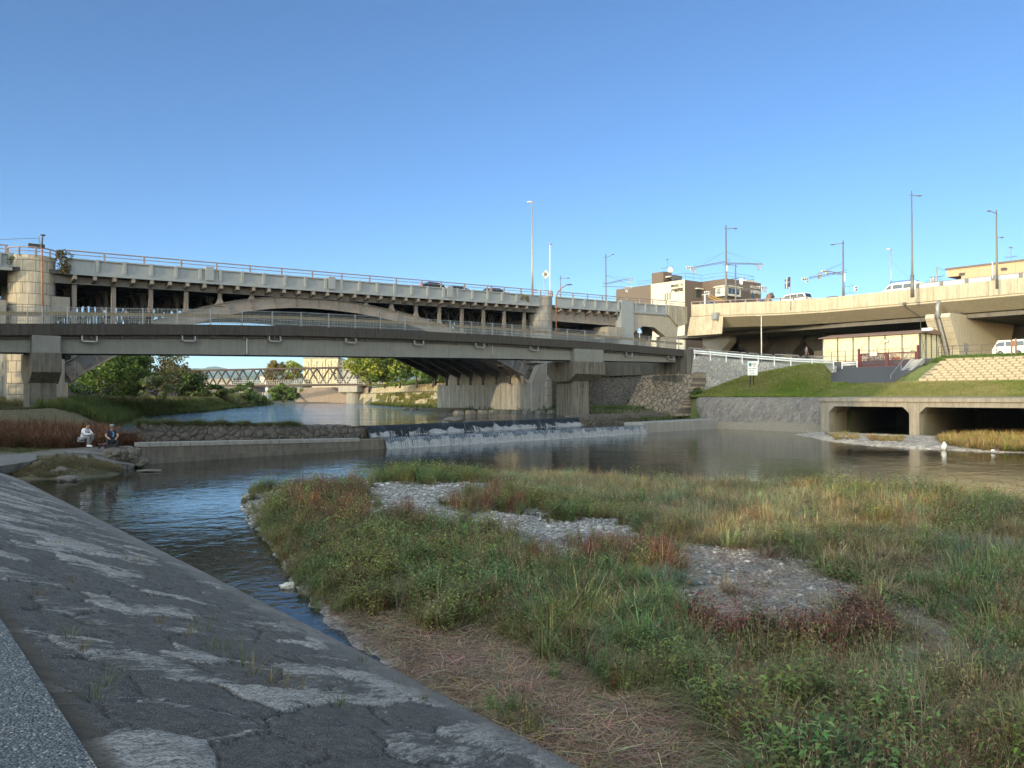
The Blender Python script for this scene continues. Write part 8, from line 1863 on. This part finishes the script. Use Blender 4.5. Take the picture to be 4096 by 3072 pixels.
    for k in (-1, 1): mb.ball(tuple(h+fdir*.086+sd*.032*k+Vector((0, 0, .018))), .010, 6, 4)
    mb.ball(tuple(h+fdir*.085-Vector((0, 0, .045))), (.022, .012, .006), 6, 4); mb.build('eyes_and_mouth', M['hair'], root, local=True)
    if hair: mb = MB(); mb.ball(tuple(h-fdir*.02+Vector((0, 0, .045))), (.092, .10, .082), 12, 8); mb.build('hair', M['hair'], root, local=True, smooth=True)
    if cap: mb = MB(); mb.tube([h+Vector((0, 0, .03)), h+Vector((0, 0, .11)), h+Vector((0, 0, .135))], [.106, .10, .07], 16); b = h+fdir*.12+Vector((0, 0, .04)); mb.ball(tuple(b), (.08, .07, .012), 10, 5); mb.build('cap', cap, root, local=True, smooth=True)
    if mask: mb = MB(); mb.ball(tuple(h+fdir*.05-Vector((0, 0, .04))), (.06, .06, .05), 10, 6); mb.build('face_mask', mask, root, local=True, smooth=True)
    if hold: mb = MB(); c = (J['haL']+J['haR'])/2; mb.bar(c+Vector((-.05, .08, 0)), c+Vector((.05, .09, .03)), .02, .11); mb.build('phone', hold, root, local=True)
    return root
SIT = dict(pelvis=(0, 0, .42), chest=(0, .10, .80), neck=(0, .14, .96), head=(0, .20, 1.09), shL=(-.19, .10, .88), shR=(.19, .10, .88), elL=(-.27, .28, .66), elR=(.27, .28, .66), haL=(-.18, .50, .58), haR=(.18, .50, .58),
    hiL=(-.10, .02, .40), hiR=(.10, .02, .40), knL=(-.20, .44, .52), knR=(.20, .44, .52), anL=(-.20, .38, .08), anR=(.20, .38, .08), ftL=(-.1, 1, 0), ftR=(.1, 1, 0))
SQ = dict(pelvis=(0, 0, .38), chest=(0, .20, .74), neck=(0, .27, .90), head=(0, .32, 1.03), shL=(-.19, .20, .82), shR=(.19, .20, .82), elL=(-.26, .36, .58), elR=(.26, .36, .60), haL=(-.07, .60, .60), haR=(.09, .60, .62),
    hiL=(-.10, .03, .36), hiR=(.10, .03, .36), knL=(-.19, .50, .52), knR=(.19, .52, .50), anL=(-.17, .24, .08), anR=(.20, .50, .08), ftL=(0, 1, 0), ftR=(0, 1, 0))
STD = dict(pelvis=(0, 0, .95), chest=(0, .01, 1.30), neck=(0, 0, 1.48), head=(0, .03, 1.60), shL=(-.19, 0, 1.40), shR=(.19, 0, 1.40), elL=(-.25, -.02, 1.12), elR=(.25, -.02, 1.12), haL=(-.25, .10, .90), haR=(.25, .10, .90),
    hiL=(-.10, 0, .90), hiR=(.10, 0, .90), knL=(-.11, .04, .50), knR=(.11, .02, .50), anL=(-.11, 0, .08), anR=(.11, 0, .08), ftL=(0, 1, 0), ftR=(0, 1, 0))
def fab(n, c): return m_plain('cloth_'+n, c, .85, 0, .15, 6)
camdir = lambda P: math.atan2(-P.x, -(0-P.y)) if 0 else 0
def face_cam(P, off=0): d = CAM-P; return math.atan2(-d.x, d.y)+R_(off)    # local +Y towards the camera
P1 = onD(82.2, 446.6, 40.2); person(P1, face_cam(P1, 50), SQ, 'man in a white long sleeved shirt and grey trousers squatting on the stone ledge', fab('white_shirt', (.60, .61, .64)), fab('grey_trousers', (.17, .175, .19)), long_sleeve=True, hold=M['black'])
# patterned shirt man sits on a block
P2_ = onD(111.2, 449.5, 40.0); P2_ = Vector(P2_); pr_ = person(P2_, face_cam(P2_, 6), SIT, 'man in a grey cap and navy t shirt with a blue print, sitting on stone', fab('navy_shirt', (.018, .022, .045)), fab('dark_trousers', (.02, .028, .04)), cap=m_plain('cap_grey', (.20, .23, .24), .8), shoes=M['shoeb'], long_sleeve=False)
mb = MB(); r_ = random.Random(2)
for k in range(9): mb.ball((-.075+r_.uniform(-.035, .035), .235-.0*k, .62+.028*k), (.022+r_.random()*.02, .008, .018), 6, 4)
mb.build('shirt_print', m_plain('print_blue', (.10, .28, .50), .7), pr_, local=True)
mb = MB(); mb.torus((.185, .475, .585), .032, .010, (0, 1, 0), 12, 5); mb.build('wristwatch', M['shoew'], pr_, local=True)
q = onD(111.4, 449, 40.4); mb = MB(); mb.box(q.x-.22, q.x+.22, q.y-.2, q.y+.2, .35, P2_.z+.30); tag(mb.build('stone_block', M['weir'], bevel=.04), 'stone block serving as a seat under the man with the cap', 'stone')
# dog
def dog(P, rz):
    root = empty('dog', P, 'small black dog with a red harness standing beside the man with the cap', 'dog', None, rz); V, E, Rr = [], [], []
    def add(p, r, par=None): V.append(Vector(p)); Rr.append(r); (E.append((par, len(V)-1)) if par is not None else None); return len(V)-1
    a = add((-.14, 0, .21), (.055, .06)); b = add((0, 0, .20), (.06, .065), a); c = add((.13, 0, .215), (.07, .075), b); n = add((.20, 0, .28), .045, c); h = add((.25, 0, .32), (.045, .045), n); add((.32, 0, .30), .022, h)
    t1 = add((-.20, 0, .27), .018, a); add((-.23, 0, .36), .014, t1)
    for s in (-1, 1):
        k = add((.13, s*.045, .12), .024, c); e = add((.125, s*.045, .06), .017, k); add((.135, s*.045, .015), .018, e)
        k = add((-.12, s*.045, .13), .034, a); e = add((-.18, s*.045, .075), .017, k); e2 = add((-.165, s*.045, .03), .015, e); add((-.15, s*.045, .012), .018, e2)
        q = add((.235, s*.035, .375), .014, h)
    skinmesh(V, E, Rr, M['hair'], 'body', root, 1); mb = MB(); mb.torus((.10, 0, .21), .078, .012, (1, 0, 0), 16, 5); mb.torus((.17, 0, .25), .062, .011, (1, .2, .4), 16, 5); mb.build('harness', m_plain('harness_red', (.5, .04, .04), .5), root, local=True)
Pd = onD(102.5, 449.2, 39.6); dog(Pd, math.atan2(RV.y, RV.x))
# on the footbridge
yb1 = TP+1.8
for (x, J, lab, sh_, tr_c, kw, dr) in (
    (107.5, dict(STD, chest=(0, .14, 1.20), neck=(0, .26, 1.34), head=(0, .34, 1.43), shL=(-.19, .18, 1.27), shR=(.19, .18, 1.27), elL=(-.24, .26, 1.0), elR=(.24, .26, 1.0), haL=(-.2, .48, 1.0), haR=(.2, .48, 1.0)), 'person in a white and blue shirt leaning forward at the footbridge railing', (.50, .54, .62), (.03, .03, .04), {}, -72),
    (126.5, dict(STD), 'shorter person with a face mask on the footbridge, between two others', (.10, .09, .09), (.05, .05, .06), dict(mask=m_plain('mask_blue', (.35, .45, .48), .8), scale=.86), -20),
    (148.5, dict(STD, elR=(.25, .12, 1.18), haR=(.08, .18, 1.45)), 'person in black with a hand raised to the face, rightmost on the footbridge', (.03, .03, .035), (.02, .02, .025), {}, 8)):
    s = sT(x, yb1); P = Vector((s, yb1, ztop(s)-.25)); person(P, face_cam(P, dr), J, lab, fab(lab[:9], sh_), fab('t'+lab[:8], tr_c), shoes=M['shoeb'], **kw)
s = sT(491, T+1.6); P = Vector((s, T+1.6, zr_(s)+.15)); person(P, R_(-90), dict(STD, knL=(-.11, .16, .52), anL=(-.11, .25, .1), knR=(.11, .02, .5), anR=(.11, -.18, .12)), 'person in a dark cap with a backpack walking along the road bridge railing', fab('brown_top', (.12, .09, .08)), fab('beige_trousers', (.22, .16, .12)), cap=m_plain('cap_dark', (.05, .05, .06), .8), shoes=M['shoeb'], scale=1.02)
P = onD(806.5, 362, 99); P.z = 7.75; person(P, face_cam(P, 60), dict(STD), 'person in a dark top walking behind the pipe barriers beside the cream shed', fab('slate_top', (.10, .10, .12)), fab('blk_trousers', (.03, .03, .03)), shoes=M['shoeb'])
# ================================================================ HAZE (one even box of thin air round everything)
hm = bpy.data.materials.new('haze_air'); hm.use_nodes = True; t_ = hm.node_tree; t_.nodes.remove(t_.nodes['Principled BSDF'])
pv = t_.nodes.new('ShaderNodeVolumePrincipled'); pv.inputs['Color'].default_value = (.50, .74, 1.0, 1); pv.inputs['Density'].default_value = 5e-5; pv.inputs['Anisotropy'].default_value = 0.0
t_.links.new(pv.outputs[0], t_.nodes['Material Output'].inputs['Volume'])
mb = MB(); mb.box(-5200, 7000, -4000, 11000, -8, 330); o = mb.build('haze', hm); tag(o, kind='stuff')
